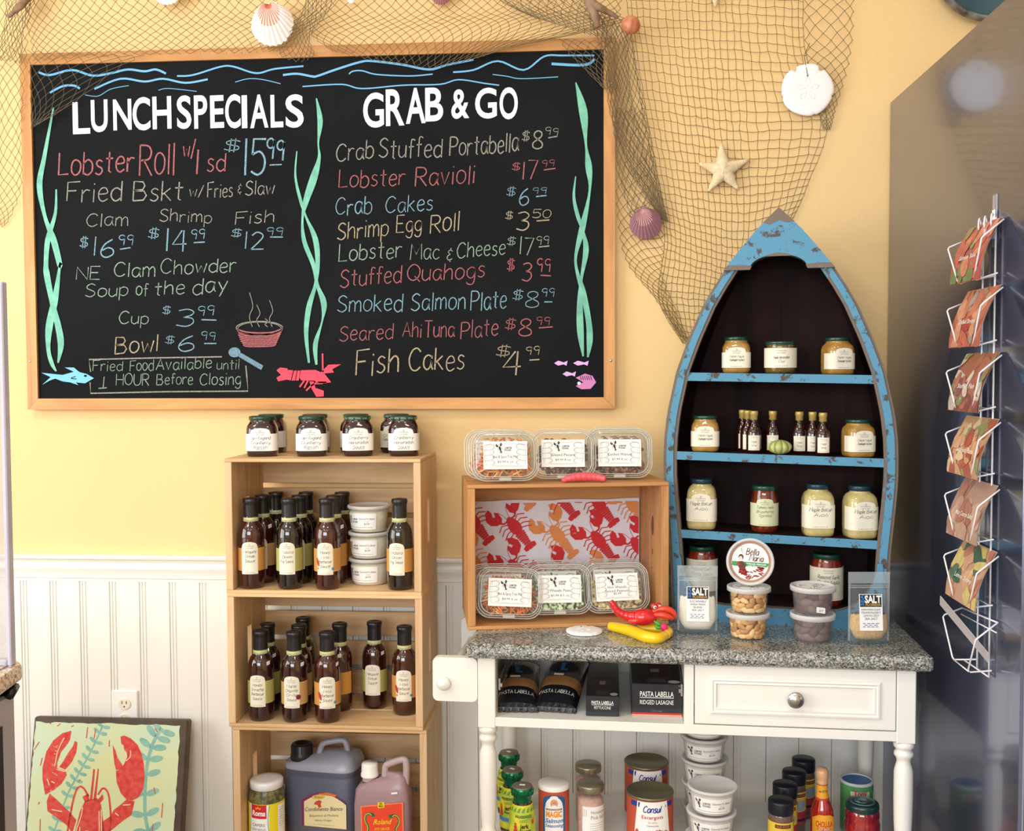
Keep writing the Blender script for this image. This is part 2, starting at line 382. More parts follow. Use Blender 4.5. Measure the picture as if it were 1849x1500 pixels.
# ---------------------------------------------------------------- shared materials
M_wall = P('yellow wall paint', (238, 205, 147), .75, bump=.35, bscale=90)
M_white = P('white trim paint', (240, 238, 230), .45)
M_bead = P('beadboard paint', (241, 240, 234), .5, c2=(236, 234, 226), cscale=3)
M_ceil = P('ceiling paint', (235, 235, 230), .9)
M_floor = P('floor tile', (150, 140, 128), .5, c2=(130, 120, 110), cscale=4)
M_cart = P('cart paint', (240, 239, 232), .35, coat=.15)
M_black = P('black plastic', (22, 24, 30), .35)
M_cap = P('black bottle cap', (24, 24, 28), .38, coat=.2)
M_green = P('green lid', (14, 62, 46), .35, coat=.3)
M_paper = P('cream label paper', (236, 232, 214), .6)
M_paperw = P('white label paper', (244, 244, 242), .6)
M_ink = P('black ink', (38, 36, 36), .7)
M_inkg = P('grey ink', (120, 116, 108), .7)
M_chrome = P('brushed nickel', (190, 190, 190), .25, metal=1)
M_pine = wood('pale pine crate wood', (234, 200, 152), (204, 162, 114), 'X')
M_pinev = wood('pale pine end wood', (234, 202, 158), (208, 168, 124), 'Z')
M_piney = wood('pale pine slat wood', (230, 192, 138), (200, 154, 104), 'X')
M_amber = wood('amber crate wood', (214, 160, 102), (186, 130, 78), 'X')
M_amberv = wood('amber crate end wood', (214, 160, 102), (186, 130, 78), 'Z')
M_oak = wood('oak frame wood', (214, 158, 90), (180, 122, 62), 'X', rough=.45)
M_oakv = wood('oak frame upright wood', (214, 158, 90), (180, 122, 62), 'Z', rough=.45)
M_knot = P('dark wood knot', (110, 60, 34), .6)
M_blue = P('worn blue paint', (78, 150, 184), .55, c2=(62, 70, 74), cscale=26, bump=.4, bscale=50)
def distress(name, paint, under, amount=.62, scale=(6, 6, 6)):
    m, n, l, b = newmat(name); b.inputs['Roughness'].default_value = .6
    tc = n.new('ShaderNodeTexCoord'); mp = n.new('ShaderNodeMapping'); mp.inputs['Scale'].default_value = scale
    l.new(tc.outputs['Object'], mp.inputs[0])
    t = n.new('ShaderNodeTexNoise'); t.inputs['Scale'].default_value = 6; t.inputs['Detail'].default_value = 10; t.inputs['Roughness'].default_value = .7
    l.new(mp.outputs[0], t.inputs['Vector'])
    r = n.new('ShaderNodeValToRGB'); e = r.color_ramp.elements
    e[0].position = amount-.02; e[1].position = amount+.03; e[0].color = rgb(paint); e[1].color = rgb(under)
    l.new(t.outputs['Fac'], r.inputs[0]); l.new(r.outputs[0], b.inputs['Base Color'])
    bp = n.new('ShaderNodeBump'); bp.inputs['Strength'].default_value = .4; bp.inputs['Distance'].default_value = .002; bp.invert = True
    l.new(t.outputs['Fac'], bp.inputs['Height']); l.new(bp.outputs[0], b.inputs['Normal'])
    return m
M_boatblue = distress('chipped sky blue paint', (80, 144, 178), (74, 66, 60), .565)
M_boatgrey = distress('weathered grey brown wood', (112, 98, 86), (78, 130, 156), .60)
M_boatdark = P('dark stained boat inside', (22, 12, 14), .7, spec=.12, c2=(38, 20, 20), cscale=3, stretch=(8, 8, 1))
def granite(name, cols, scale):
    m, n, l, b = newmat(name); b.inputs['Roughness'].default_value = .18; b.inputs['Coat Weight'].default_value = .3
    tc = n.new('ShaderNodeTexCoord'); v = n.new('ShaderNodeTexVoronoi'); v.inputs['Scale'].default_value = scale
    t = n.new('ShaderNodeTexNoise'); t.inputs['Scale'].default_value = scale*.35; t.inputs['Detail'].default_value = 8
    l.new(tc.outputs['Object'], v.inputs['Vector']); l.new(tc.outputs['Object'], t.inputs['Vector'])
    sp = n.new('ShaderNodeSeparateColor'); l.new(v.outputs['Color'], sp.inputs[0])
    mx = n.new('ShaderNodeMath'); mx.operation = 'ADD'; l.new(sp.outputs[0], mx.inputs[0]); l.new(t.outputs['Fac'], mx.inputs[1])
    r = n.new('ShaderNodeValToRGB'); r.color_ramp.interpolation = 'CONSTANT'; e = r.color_ramp.elements
    for i, (p, c) in enumerate(cols):
        if i < 2: e[i].position = p; e[i].color = rgb(c)
        else: q = e.new(p); q.color = rgb(c)
    hf = n.new('ShaderNodeMath'); hf.operation = 'MULTIPLY'; hf.inputs[1].default_value = .5
    l.new(mx.outputs[0], hf.inputs[0]); l.new(hf.outputs[0], r.inputs[0]); l.new(r.outputs[0], b.inputs['Base Color'])
    return m
M_granite = granite('grey speckled granite', [(0, (52, 54, 56)), (.30, (98, 100, 98)), (.42, (140, 142, 136)), (.56, (186, 188, 182)), (.68, (112, 106, 96)), (.78, (214, 214, 208))], 330)
M_granite2 = granite('cream brown granite', [(0, (120, 90, 70)), (.30, (206, 180, 150)), (.42, (236, 222, 200)), (.6, (176, 150, 130)), (.7, (244, 234, 220))], 200)
M_clear = clear('clear shell plastic', (240, 242, 236), .035, .08, .3)
M_rim = clear('clear plastic rim', (252, 252, 244), .36, .08, 2.5)
M_frost = clear('frosted tub plastic', (240, 240, 236), .16, .25, .3)
M_frostrim = clear('frosted lid plastic', (240, 240, 240), .66, .3, .5)
M_bag = clear('clear pouch film', (206, 218, 222), .09, .12, .8)
M_bagseal = clear('pouch seal film', (206, 218, 224), .26, .2, .6)
M_glassjar = clear('clear jar glass', (230, 238, 236), .05, .02, .6)

# ---------------------------------------------------------------- the room
XL, XR, YF, ZC = -3.5, 2.2, -6.0, 2.98
def struct(name, mb, parent=None):
    o = mb.obj(name, parent)
    if not parent: tag(o, kind='structure')
    return o
wb = struct('wall_back', MB().box(XL, XR, 0, .12, 0, ZC, M_wall))
struct('floor', MB().box(XL, XR, YF, .12, -.1, 0, M_floor))
struct('ceiling', MB().box(XL, XR, YF, .12, ZC, ZC+.1, M_ceil))
struct('wall_right', MB().box(XR, XR+.12, YF, .12, 0, ZC, M_wall))
b = MB()
for z0, z1, y0, y1 in ((0, .7, YF, 0), (2.5, ZC, YF, 0), (.7, 2.5, -1.35, 0), (.7, 2.5, YF, -3.7)): b.box(XL-.12, XL, y0, y1, z0, z1, M_wall)
struct('wall_left', b)
b = MB()
for z0, z1, x0, x1 in ((0, .7, XL, XR), (2.7, ZC, XL, XR), (.7, 2.7, XL, -2.7), (.7, 2.7, 1.1, XR)): b.box(x0, x1, YF-.12, YF, z0, z1, M_wall)
struct('wall_front', b)
b = MB()
for y in (-3.7, -2.55, -1.4): b.box(XL-.06, XL-.01, y, y+.05, .7, 2.5, M_white, .004)
for z in (.7, 1.58, 2.45): b.box(XL-.06, XL-.01, -3.7, -1.35, z, z+.05, M_white, .004)
struct('window_1', b)
b = MB()
for x in (-2.7, -1.45, -.2, 1.05): b.box(x, x+.05, YF-.06, YF-.01, .7, 2.7, M_white, .004)
for z in (.7, 2.65): b.box(-2.7, 1.1, YF-.06, YF-.01, z, z+.05, M_white, .004)
struct('window_2', b)
# beadboard: every board its own piece, with a bead and two grooves at the joint
RAILB = .900
x0 = at(150, 1200, 0).x; PW = .0812
prof = [(0, 0), (0, -.0065), (.001, -.0085), (.006, -.0085), (.007, -.0055), (.0085, -.0055), (.0095, -.0085), (.0145, -.0085), (.0155, -.0055), (.017, -.0055), (.018, -.0085), (PW-.0025, -.0085), (PW-.0012, -.0065), (PW-.0012, 0)]
pm = MB().prism(prof, lambda u, v, w_: (u, v, w_), .0, RAILB, M_bead).mesh('plank')
i0 = math.floor((-1.95-x0)/PW); i1 = math.ceil((.8-x0)/PW)
for i in range(i0, i1):
    o = bpy.data.objects.new('plank', pm); COL.objects.link(o); o.parent = wb; o.location = (x0+i*PW, 0, 0)
zr = at(400, 1004, -.02).z
rp = [(0, 0), (.0, -.072), (-.010, -.072), (-.010, -.064), (-.014, -.062), (-.014, -.054), (-.016, -.046), (-.020, -.036), (-.013, -.030), (-.012, -.022), (-.017, -.014), (-.026, -.010), (-.028, -.004), (-.026, 0)]
struct('trim_1', MB().prism(rp, lambda u, v, w_: (w_, u, zr+v), XL, XR, M_white))
# wall outlet, half hidden by the picture
p = at(226, 1284, -.012)
t = thing('wall_outlet', 'white double wall outlet on the beadboard behind the lobster painting', 'outlet', (p.x, -.0087, p.z))
b = MB(); b.box(-.036, .036, -.006, 0, -.057, .057, M_paperw, .003); b.obj('cover_plate', t)
for dz in (.021, -.021):
    b = MB(); b.prism([(.0165*math.cos(a*PI/8), .0145*math.sin(a*PI/8)) for a in range(16)], lambda u, v, w_: (u, w_, v+dz), -.0085, -.006, P('cream outlet face', (238, 232, 208), .4))
    for sx in (-.006, .006): b.box(sx-.001, sx+.001, -.0088, -.0084, dz+.000, dz+.008, M_ink)
    b.ball((0, -.0085, dz-.007), .0022, .0006, .0022, M_ink, 8, 4); b.obj('socket', t)

# ---------------------------------------------------------------- refrigerator on the right
FX = .7288; FYF = -.832; FZ = at(1609, 185, 0).z
def steel(name, c, rough):
    m, n, l, b_ = newmat(name); b_.inputs['Base Color'].default_value = rgb(c); b_.inputs['Metallic'].default_value = .85; b_.inputs['Roughness'].default_value = rough
    b_.inputs['Coat Weight'].default_value = .6; b_.inputs['Coat Roughness'].default_value = .06
    tc = n.new('ShaderNodeTexCoord'); t_ = n.new('ShaderNodeTexNoise'); t_.inputs['Scale'].default_value = 5; t_.inputs['Detail'].default_value = 3
    l.new(tc.outputs['Object'], t_.inputs['Vector'])
    mr = n.new('ShaderNodeMapRange'); mr.inputs['To Min'].default_value = rough*.7; mr.inputs['To Max'].default_value = rough*1.5
    l.new(t_.outputs['Fac'], mr.inputs[0]); l.new(mr.outputs[0], b_.inputs['Roughness'])
    return m
M_fr = steel('dark glossy steel', (112, 119, 146), .18)
t = thing('refrigerator', 'tall dark glossy steel refrigerator standing at the right edge', 'refrigerator', (FX, 0, 0))
MB().box(0, .74, FYF, -.01, .0, FZ, M_fr, .004).obj('cabinet', t)
b = MB(); b.box(.004, .74, FYF-.012, FYF-.001, .08, FZ-.01, P('door gasket', (150, 155, 170), .5)); b.obj('door_gasket', t)
d = MB().box(.0, .74, FYF-.075, FYF-.013, .05, FZ, P('blue steel door', (70, 84, 128), .3, metal=.4), .006).obj('door', t)
MB().tube([(.06, FYF-.076, .9), (.06, FYF-.11, .93), (.06, FYF-.11, 1.55), (.06, FYF-.076, 1.58)], .011, M_chrome, 8).obj('handle', d)

# ---------------------------------------------------------------- display case on the left
M_alu = P('pale aluminium', (196, 198, 214), .35, metal=.5)
M_acr = clear('acrylic pane', (236, 226, 232), .18, .03, .4)
GT = .9; tp = on(57, 1192, GT); bx = tp.x-.004
t = thing('display_counter', 'glass topped steel display counter with brown granite ledge at left edge', 'counter', (bx, tp.y, 0))
b = MB()
gp = [(-.75, 0), (-.05, .0), (-.02, -.005), (-.004, -.02), (0, -.045), (.055, -.42), (.055, -.7), (-.75, -.7)]
def slab(b, poly, z0, z1, mat, r=.006):
    b.prism(poly, lambda u, v, w_: (u, v, w_), z0+r, z1-r, mat)
    cx = sum(p_[0] for p_ in poly)/len(poly); cy = sum(p_[1] for p_ in poly)/len(poly)
    inn = [(u+(cx-u)*r*1.4, v+(cy-v)*r*1.4) for u, v in poly]; n_ = len(poly)
    b.add([(u, v, z1-r) for u, v in poly]+[(u, v, z1) for u, v in inn]+[(u, v, z0+r) for u, v in poly]+[(u, v, z0) for u, v in inn],
          [(i, (i+1) % n_, n_+(i+1) % n_, n_+i) for i in range(n_)]+[(2*n_+i, 3*n_+i, 3*n_+(i+1) % n_, 2*n_+(i+1) % n_) for i in range(n_)]+[tuple(range(n_, 2*n_)), tuple(range(4*n_-1, 3*n_-1, -1))], mat)
slab(b, gp, GT-.03, GT, M_granite2); b.obj('granite_ledge', t)
b = MB(); b.box(-.75, -.013, -.68, -.03, .05, GT-.05, M_alu, .004); b.box(-.75, -.0115, -.66, -.075, .1, GT-.10, M_black); b.obj('steel_body', t)
b = MB(); b.box(-.75, -.016, -.66, -.022, GT-.05, GT-.03, M_black, .006); b.tube([(-.05, -.03, GT-.04), (-.012, -.03, GT-.043), (-.006, -.06, GT-.048)], .009, M_black, 8); b.obj('door_hinge', t)
gy = -.03; gl = at(13, 800, tp.y+gy).x-bx
b = MB(); b.box(gl-.62, gl-.008, gy-.004, gy+.004, GT, 1.605, M_acr); b.box(gl-.008, gl-.0, gy-.60, gy+.004, GT, 1.605, M_acr); b.obj('glass_panel', t)
b = MB(); b.box(gl-.004, gl+.004, gy-.012, gy+.006, GT, 1.607, P('polished glass edge', (206, 206, 232), .25, coat=.5), .002)
b.box(gl-.62, gl-.004, gy-.012, gy+.006, GT, GT+.012, M_alu, .002); b.obj('glass_edge_frame', t)

# ---------------------------------------------------------------- crates
def crate(name, label, loc, rotz, w_, h, d, mh, mv, ends=None, knot=False):
    """wooden crate lying on its side: open to the front, ends left and right, its slatted bottom at the back"""
    t = thing(name, label, 'crate', loc, rotz); E_ = .017; S_ = .008
    for s_ in (-1, 1):
        x0 = -w_/2 if s_ < 0 else w_/2-E_; b = MB()
        hy0, hy1 = d*.40, d*.53      # hand slot, cut through the board
        hz0, hz1 = h*.34, h*.68
        z0, z1 = S_+.0004, h-S_-.0004
        b.box(x0, x0+E_, 0, hy0, z0, z1, mv, .001); b.box(x0, x0+E_, hy1, d, z0, z1, mv, .001)
        b.box(x0+.0002, x0+E_-.0002, hy0, hy1, z0, hz0, mv); b.box(x0+.0002, x0+E_-.0002, hy0, hy1, hz1, z1, mv)
        if knot and s_ > 0: b.ball((x0, .085, h*.66), .0012, .011, .024, M_knot, 14, 6); b.ball((x0, .085, h*.47), .0008, .004, .008, M_knot, 10, 5)
        b.obj('end_panel', t)
    n = 2; g = .007; sw = (d-(n-1)*g)/n
    for z0 in (0, h-S_):
        for k in range(n):
            y0 = k*(sw+g); b = MB().box(-w_/2, w_/2, y0, y0+sw, z0, z0+S_, mh, .0012)
            for sx in (-1, 1):
                for q in (.25, .75): b.ball((sx*(w_/2-E_/2), y0+sw*q, z0+(S_ if z0 > 0 else 0)), .0016, .0016, .0005, M_inkg, 6, 3)
            b.obj('slat', t)
    n = 4; g = .013; sw = (h-2*S_-(n)*g)/n
    for k in range(n):
        z0 = S_+.002+k*(sw+g); MB().box(-w_/2+.002, w_/2-.002, d, d+.007, z0, z0+sw, mh, .001).obj('back_slat', t)
    return t
CW, CH, CD = .463, .317, .236
CT = 1.239
cxs = (at(405.5, 829, -.274).x+at(758.5, 829, -.274).x)/2
Z3 = CT-3*CH
crate('wooden_crate', 'pale pine crate on top of the stack, holding bottles and round tubs', (cxs, -.274, CT-CH), 0, CW, CH, CD, M_pine, M_pinev)
crate('wooden_crate', 'pale pine crate in the middle of the stack of three', (cxs+.001, -.274, CT-2*CH), 0, CW, CH, CD, M_pine, M_pinev)
crate('wooden_crate', 'pale pine crate lowest in the stack, holding two big jugs', (cxs+.009, -.272, CT-3*CH), 0, CW, CH, CD, M_pine, M_pinev)
# a fourth one out of the picture below carries the stack
crate('wooden_crate', 'pine crate below the lowest jugs, out of the picture', (cxs+.009, -.272, 0), 0, CW, Z3, CD, M_pine, M_pinev)
TZ = .866
ca = on(843, 1138, TZ); cb = on(1210, 1127, TZ); CA = math.atan2(cb.y-ca.y, cb.x-ca.x); CWD = (cb-ca).length-.006
CC = (ca+cb)/2; CHT = at(843, 876, ca.y).z-TZ; CDD = .222
crate('wooden_crate', 'amber wooden crate on the granite counter, lined with lobster cloth', (CC.x, CC.y, TZ), CA, CWD, CHT, CDD, M_amber, M_amberv, knot=True)
def inc(u, v, w_=0):   # point in the amber crate's frame
    return Vector((CC.x+u*math.cos(CA)-v*math.sin(CA), CC.y+u*math.sin(CA)+v*math.cos(CA), TZ+w_))

# ---------------------------------------------------------------- white cart with granite top
TA = -.0475; TO = Vector((-.267, -.479, 0)); TL, TD = .957, .43
t = thing('kitchen_cart', 'white painted kitchen cart with grey granite top and one drawer', 'cart', (TO.x, TO.y, 0), TA)
def tb(s, v): return Vector((TO.x+s*math.cos(TA)-v*math.sin(TA), TO.y+s*math.sin(TA)+v*math.cos(TA), 0))
def rounded(x0, x1, y0, y1, r, n=5):
    o = []
    for cx, cy, a in ((x1-r, y0+r, -PI/2), (x1-r, y1-r, 0), (x0+r, y1-r, PI/2), (x0+r, y0+r, PI)):
        o += [(cx+r*math.cos(a+PI/2*i/n), cy+r*math.sin(a+PI/2*i/n)) for i in range(n+1)]
    return o
b = MB(); GH = .034; pl = rounded(0, TL, 0, TD, .022)
vs = []; K = 8
for k in range(K+1):      # bullnose edge
    a = PI*k/K-PI/2; q = (1-math.cos(a))*GH*.42; z = TZ-GH/2+math.sin(a)*GH/2
    vs += [(min(max(u, q), TL-q), min(max(v, q), TD-q*.0), z) for u, v in pl]
n_ = len(pl)
b.add(vs, [(k*n_+i, k*n_+(i+1) % n_, (k+1)*n_+(i+1) % n_, (k+1)*n_+i) for k in range(K) for i in range(n_)]+[tuple(range(n_-1, -1, -1)), tuple(range(K*n_, K*n_+n_))], M_granite)
b.obj('granite_top', t)
ZB = TZ-GH; ZP = .679; ZS = .392; LEG = .038
def leg(sx, sy):
    b = MB(); h = LEG/2
    b.box(sx-h, sx+h, sy-h, sy+h, ZP, ZB, M_cart, .002)
    pr = [(.0, ZP+.002), (.019, ZP), (.0205, ZP-.004), (.0205, ZP-.010), (.017, ZP-.014), (.0155, ZP-.017), (.019, ZP-.022), (.0195, ZP-.028), (.0150, ZP-.034), (.0135, ZP-.042), (.0165, ZP-.052), (.0188, ZP-.062), (.0192, ZP-.12), (.018, ZP-.17), (.016, ZP-.205), (.014, ZP-.222), (.019, ZP-.232), (.019, ZP-.245), (.0, ZP-.247)]
    b.lathe([(r_, z_) for r_, z_ in pr[::-1]], M_cart, 20, c=(sx, sy, 0), cap0=False, cap1=False)
    b.box(sx-h, sx+h, sy-h, sy+h, ZS-.10, ZS+.045, M_cart, .002)
    b.lathe([(.012, 0), (.016, .02), (.019, .2), (.019, ZS-.098)], M_cart, 16, c=(sx, sy, 0))
    b.obj('leg', t)
x1_, x2_ = .044, TL-.051
for sx in (x1_, x2_):
    for sy in (.042, TD-.030): leg(sx, sy)
xa, xb = x1_+LEG/2, x2_-LEG/2; xm = .470
b = MB()
b.box(xa, xb, .024, .042, ZP+.004, ZP+.024, M_cart, .001)          # lower front rail
b.box(xa, xb, TD-.032, TD-.018, ZP+.004, ZB, M_cart)               # back apron
b.box(x1_-.012, x1_+.006, .062, TD-.05, ZP+.004, ZB, M_cart); b.box(x2_-.006, x2_+.012, .062, TD-.05, ZP+.004, ZB, M_cart)
b.box(xm-.010, xm+.010, .024, TD-.033, ZP+.024, ZB, M_cart, .001)
b.obj('apron_frame', t)
b = MB(); b.box(x1_+.008, xm-.011, .0425, TD-.034, ZP+.012, ZP+.0235, M_cart); b.obj('compartment_floor', t)
b = MB()
for xx, sg in ((x1_+.022, 1), (xm-.012, -1)):
    b = MB(); b.box(xx, xx+sg*.004, .05, TD-.05, ZP+.075, ZP+.10, M_chrome); b.box(xx+sg*.004, xx+sg*.008, .05, TD-.06, ZP+.082, ZP+.09, M_chrome); b.obj('drawer_slide', t)
dx0, dx1, dz0, dz1 = xm+.012, xb-.0015, ZP+.0265, ZB-.002
dr = MB().box(dx0, dx1, .023, .043, dz0, dz1, M_cart, .0015).obj('drawer', t)
b = MB(); fx0, fx1, fz0, fz1 = dx0+.030, dx1-.030, dz0+.022, dz1-.024; fwid = .016
for A, B in (((fx0, fz0), (fx1, fz0)), ((fx1, fz0), (fx1, fz1)), ((fx1, fz1), (fx0, fz1)), ((fx0, fz1), (fx0, fz0))):
    cxm, czm = (fx0+fx1)/2, (fz0+fz1)/2
    def inn(p_, k): return (p_[0]+(k if p_[0] < cxm else -k), p_[1]+(k if p_[1] < czm else -k))
    ks = ((0, .023), (.002, .0185), (.006, .0175), (.009, .0195), (.013, .0185), (fwid, .023))
    vs = []
    for k, y in ks: a_, b_ = inn(A, k), inn(B, k); vs += [(a_[0], y, a_[1]), (b_[0], y, b_[1])]
    b.add(vs, [(2*i, 2*i+1, 2*i+3, 2*i+2) for i in range(len(ks)-1)], M_cart)
b.obj('panel_moulding', dr)
kx, kz = (dx0+dx1)/2, (dz0+dz1)/2
b = MB(); b.M = Matrix.Translation((kx, .023, kz)) @ Matrix.Rotation(PI/2, 4, 'X')
b.lathe([(.008, 0), (.006, .008), (.007, .012), (.0155, .016), (.017, .020), (.0155, .023), (.0135, .0225), (.012, .024), (.006, .0265), (.0001, .027)], M_chrome, 28)
b.obj('knob', dr)
MB().box(x1_+.0, x2_-.0, .045, TD-.03, ZS-.018, ZS, M_cart, .002).obj('lower_shelf', t)
# towel bar brackets at the left side
for nm, yy, q0, q1 in (('front', .035, (779, 1175), (862, 1250)), ('back', TD-.035, (812, 1128), (850, 1176))):
    Yw = tb(0, yy).y; A = at(q0[0], q0[1], Yw); zt_, zb_ = (ZB-.003, ZB-.098)
    xl = -.073
    b = MB(); b.prism(rounded(xl, x1_-.02, zb_, zt_, .012), lambda u, v, w_: (u, w_, v), yy-.010, yy+.008, M_cart); b.obj('towel_bar_bracket', t)
b = MB(); b.tube([(-.048, .036, ZB-.058), (-.048, TD-.036, ZB-.058)], .008, M_cart, 12); b.M = Matrix.Translation((-.048, .0245, ZB-.058)) @ Matrix.Rotation(PI/2, 4, 'X')
b.lathe([(.011, 0), (.014, .003), (.015, .008), (.012, .013), (.0001, .015)], M_cart, 20); b.obj('towel_bar', t)

# ---------------------------------------------------------------- boat shelf
BA = -.215
bc = Vector((.417, -.275, TZ))
BO = [(0, .247), (.03, .249), (.10, .252), (.185, .256), (.29, .266), (.35, .2705), (.40, .2705), (.441, .269), (.50, .262), (.537, .254), (.60, .240), (.673, .213), (.752, .178), (.80, .150), (.845, .120), (.90, .075), (.94, .040), (.975, .001)]
def bw(z):
    for i in range(len(BO)-1):
        if z <= BO[i+1][0]: k = (z-BO[i][0])/(BO[i+1][0]-BO[i][0]); return BO[i][1]+(BO[i+1][1]-BO[i][1])*k
    return .001
BO = [(z*.952, w_*.930) for z, w_ in BO]; BH = .928
BDp = .15
t = thing('boat_shelf', 'worn blue boat shaped shelf standing upright on the granite counter', 'shelf', bc, BA)
BOAT = t
zs = [i*BH/44 for i in range(45)]
def wid(z, k): return max(.0005, bw(z)-k)
DECKZ = .799
for s_ in (-1, 1):       # gunwale: worn outer edge, blue centre, worn inner edge
    b = MB(); zz = [z for z in zs if z < DECKZ-.001]+[DECKZ]
    for k0, k1, y0, mat in ((-.004, .003, .004, M_boatgrey), (.003, .019, 0, M_boatblue), (.019, .026, .004, M_boatgrey)):
        vs = []
        for z in zz:
            a, c = bw(z)-k0, bw(z)-k1; vs += [(s_*a, y0+.001, z), (s_*c, y0+.001, z), (s_*c, y0+.02, z), (s_*a, y0+.02, z)]
        n = len(zz); b.add(vs, [(4*i+j, 4*i+(j+1) % 4, 4*i+4+(j+1) % 4, 4*i+4+j) for i in range(n-1) for j in range(4)]+[(3, 2, 1, 0), (4*n-4, 4*n-3, 4*n-2, 4*n-1)], mat)
    b.obj('gunwale', t)
    b = MB(); vs = []; zz = zs
    def hw(z, y): return bw(z)-.002-.03*(y/BDp)**1.6*(bw(z)/.25)
    ys = [.022+(BDp-.022)*i/5 for i in range(6)]
    for z in zz:
        for y in ys: vs.append((s_*max(.0012, hw(z, y)), y, z))
    n = len(ys); fs = [(i*n+j, i*n+j+1, (i+1)*n+j+1, (i+1)*n+j) for i in range(len(zz)-1) for j in range(n-1)]
    b.add(vs, fs, M_boatgrey, True)
    b.add([(s_*max(.0006, abs(v[0])-.007), v[1], v[2]) for v in vs], fs, M_boatdark, True)
    b.obj('hull_side', t)
NB = 6
for k in range(NB):      # back boards
    xA = -.222+.444*k/NB-.0006; xB = -.222+.444*(k+1)/NB+.0006
    def ztop(x):
        z = 0
        for q in range(200):
            if bw(q*BH/200)-.029*(bw(q*BH/200)/.27) >= abs(x): z = q*BH/200
        return z
    xs = [xA+(xB-xA)*i/6 for i in range(7)]
    MB().prism([(xA, .0), (xB, .0)]+[(x, ztop(x)) for x in reversed(xs)], lambda u, v, w_: (u, w_, v), BDp-.004+.0014*(k % 2), BDp+.006, M_boatdark).obj('back_board', t)
# bow deck with the arched cut
arch = [(.062*math.cos(PI*i/14), DECKZ+.002+.030*math.sin(PI*i/14)) for i in range(15)]
outer = [z for z in zs if z > DECKZ+.004]
pts = [(bw(DECKZ)+.005, DECKZ)]+[(bw(z)+.004, z) for z in outer[:-1]]+[(0, BH+.006)]+[(-bw(z)-.004, z) for z in reversed(outer[:-1])]+[(-bw(DECKZ)-.005, DECKZ)]+[(-q[0], q[1]) for q in arch]
b = MB(); cy_ = 0
# fan as left and right halves so that it tessellates cleanly
b.prism(pts, lambda u, v, w_: (u, w_, v), -.006, .030, M_boatblue, M_boatgrey)
b.prism([(0.034, BH-.026), (0, BH+.0065), (-.034, BH-.026), (-.02, BH-.031), (0, BH-.022), (.018, BH-.028)], lambda u, v, w_: (u, w_, v), -.0068, -.0055, M_boatgrey)
for s_ in (-1, 1):
    b.prism([(s_*(bw(DECKZ)+.005), DECKZ-.0005), (s_*.062, DECKZ-.0005), (s_*.058, DECKZ+.008), (s_*.085, DECKZ+.011), (s_*(bw(DECKZ)-.004), DECKZ+.010)], lambda u, v, w_: (u, w_, v), -.0072, -.0058, M_boatgrey)
b.prism([(.03*math.cos(PI*i/8), DECKZ+.032+.004*math.sin(PI*i/8)-.004*abs(math.cos(PI*i/8))) for i in range(9)], lambda u, v, w_: (u, w_, v), -.0068, -.0058, M_boatgrey)
b.obj('bow_deck', t)
SHZ = [.566, .384, .203]; SHD = .019
SLO = -.018
def bpt(u, v, z): c_, s_ = math.cos(BA), math.sin(BA); return Vector((bc.x+u*c_-v*s_, bc.y+u*s_+v*c_, TZ+z))
for z in SHZ:
    b = MB(); n = 12; vs = []
    for i in range(n+1):
        x = (bw(z)-.010)*(2*i/n-1)
        for y, dz in ((.006, 0), (.006, -SHD), (BDp-.004, -SHD), (BDp-.004, 0)):
            xx = x*(1 if y < .05 else .885); vs.append((xx, y, z+dz+SLO*x))
    b.add(vs, [(4*i+j, 4*i+(j+1) % 4, 4*i+4+(j+1) % 4, 4*i+4+j) for i in range(n) for j in range(1, 4)]+[(3, 2, 1, 0), (4*n, 4*n+1, 4*n+2, 4*n+3)], M_boatdark)
    b.add(vs, [(4*i, 4*i+1, 4*i+5, 4*i+4) for i in range(n)], M_boatblue); b.obj('shelf', t)
b = MB(); z = .040
b.box(-.222, .222, .022, BDp-.005, z-.016, z, M_boatdark); b.obj('bottom_board', t)
KW = .226
cut = [(-KW, 0), (KW, 0), (KW, .150)]+[(KW-.012-.10*(1-math.cos(PI/2*i/8)), .15-.112*math.sin(PI/2*i/8)) for i in range(9)]+[(-(KW-.012-.10*(1-math.cos(PI/2*i/8))), .15-.112*math.sin(PI/2*i/8)) for i in range(8, -1, -1)]+[(-KW, .150)]
b = MB().prism(cut, lambda u, v, w_: (u, w_, v), -.003, .020, M_boatblue, M_boatgrey); b.obj('kick_board', t)
# ---------------------------------------------------------------- chalkboard
YB = -.028
TLc, TRc, BLc, BRc = (at(35, 99, YB), at(1110, 65, YB), at(50, 740, YB), at(1111, 737, YB))
bx0, bx1, bz0, bz1 = (TLc.x+BLc.x)/2, (TRc.x+BRc.x)/2, (BLc.z+BRc.z)/2, (TLc.z+TRc.z)/2
M_slate = P('black chalkboard', (15, 17, 20), .8, c2=(21, 24, 27), cscale=2.5, spec=.15)
BPN = [0]
BOARD = t = thing('chalkboard_menu', 'large oak framed chalkboard menu hanging on the yellow wall', 'chalkboard', (bx0, -.001, bz0))
BWd, BHt = bx1-bx0, bz1-bz0; FW = .0285
def bz(u, v, h): return (u, YB+.001+.006-h, v)
MB().box(FW*.6, BWd-FW*.6, -.020, -.002, FW*.6, BHt-FW*.6, M_slate).obj('slate_panel', t)
def rail(p4, mat):
    MB().prism(p4, lambda u, v, w_: (u, w_, v), -.027, -.001, mat).obj('frame_rail', t)
rail([(0, 0), (BWd, 0), (BWd-FW, FW), (FW, FW)], M_oak); rail([(0, BHt), (FW, BHt-FW), (BWd-FW, BHt-FW), (BWd, BHt)], M_oak)
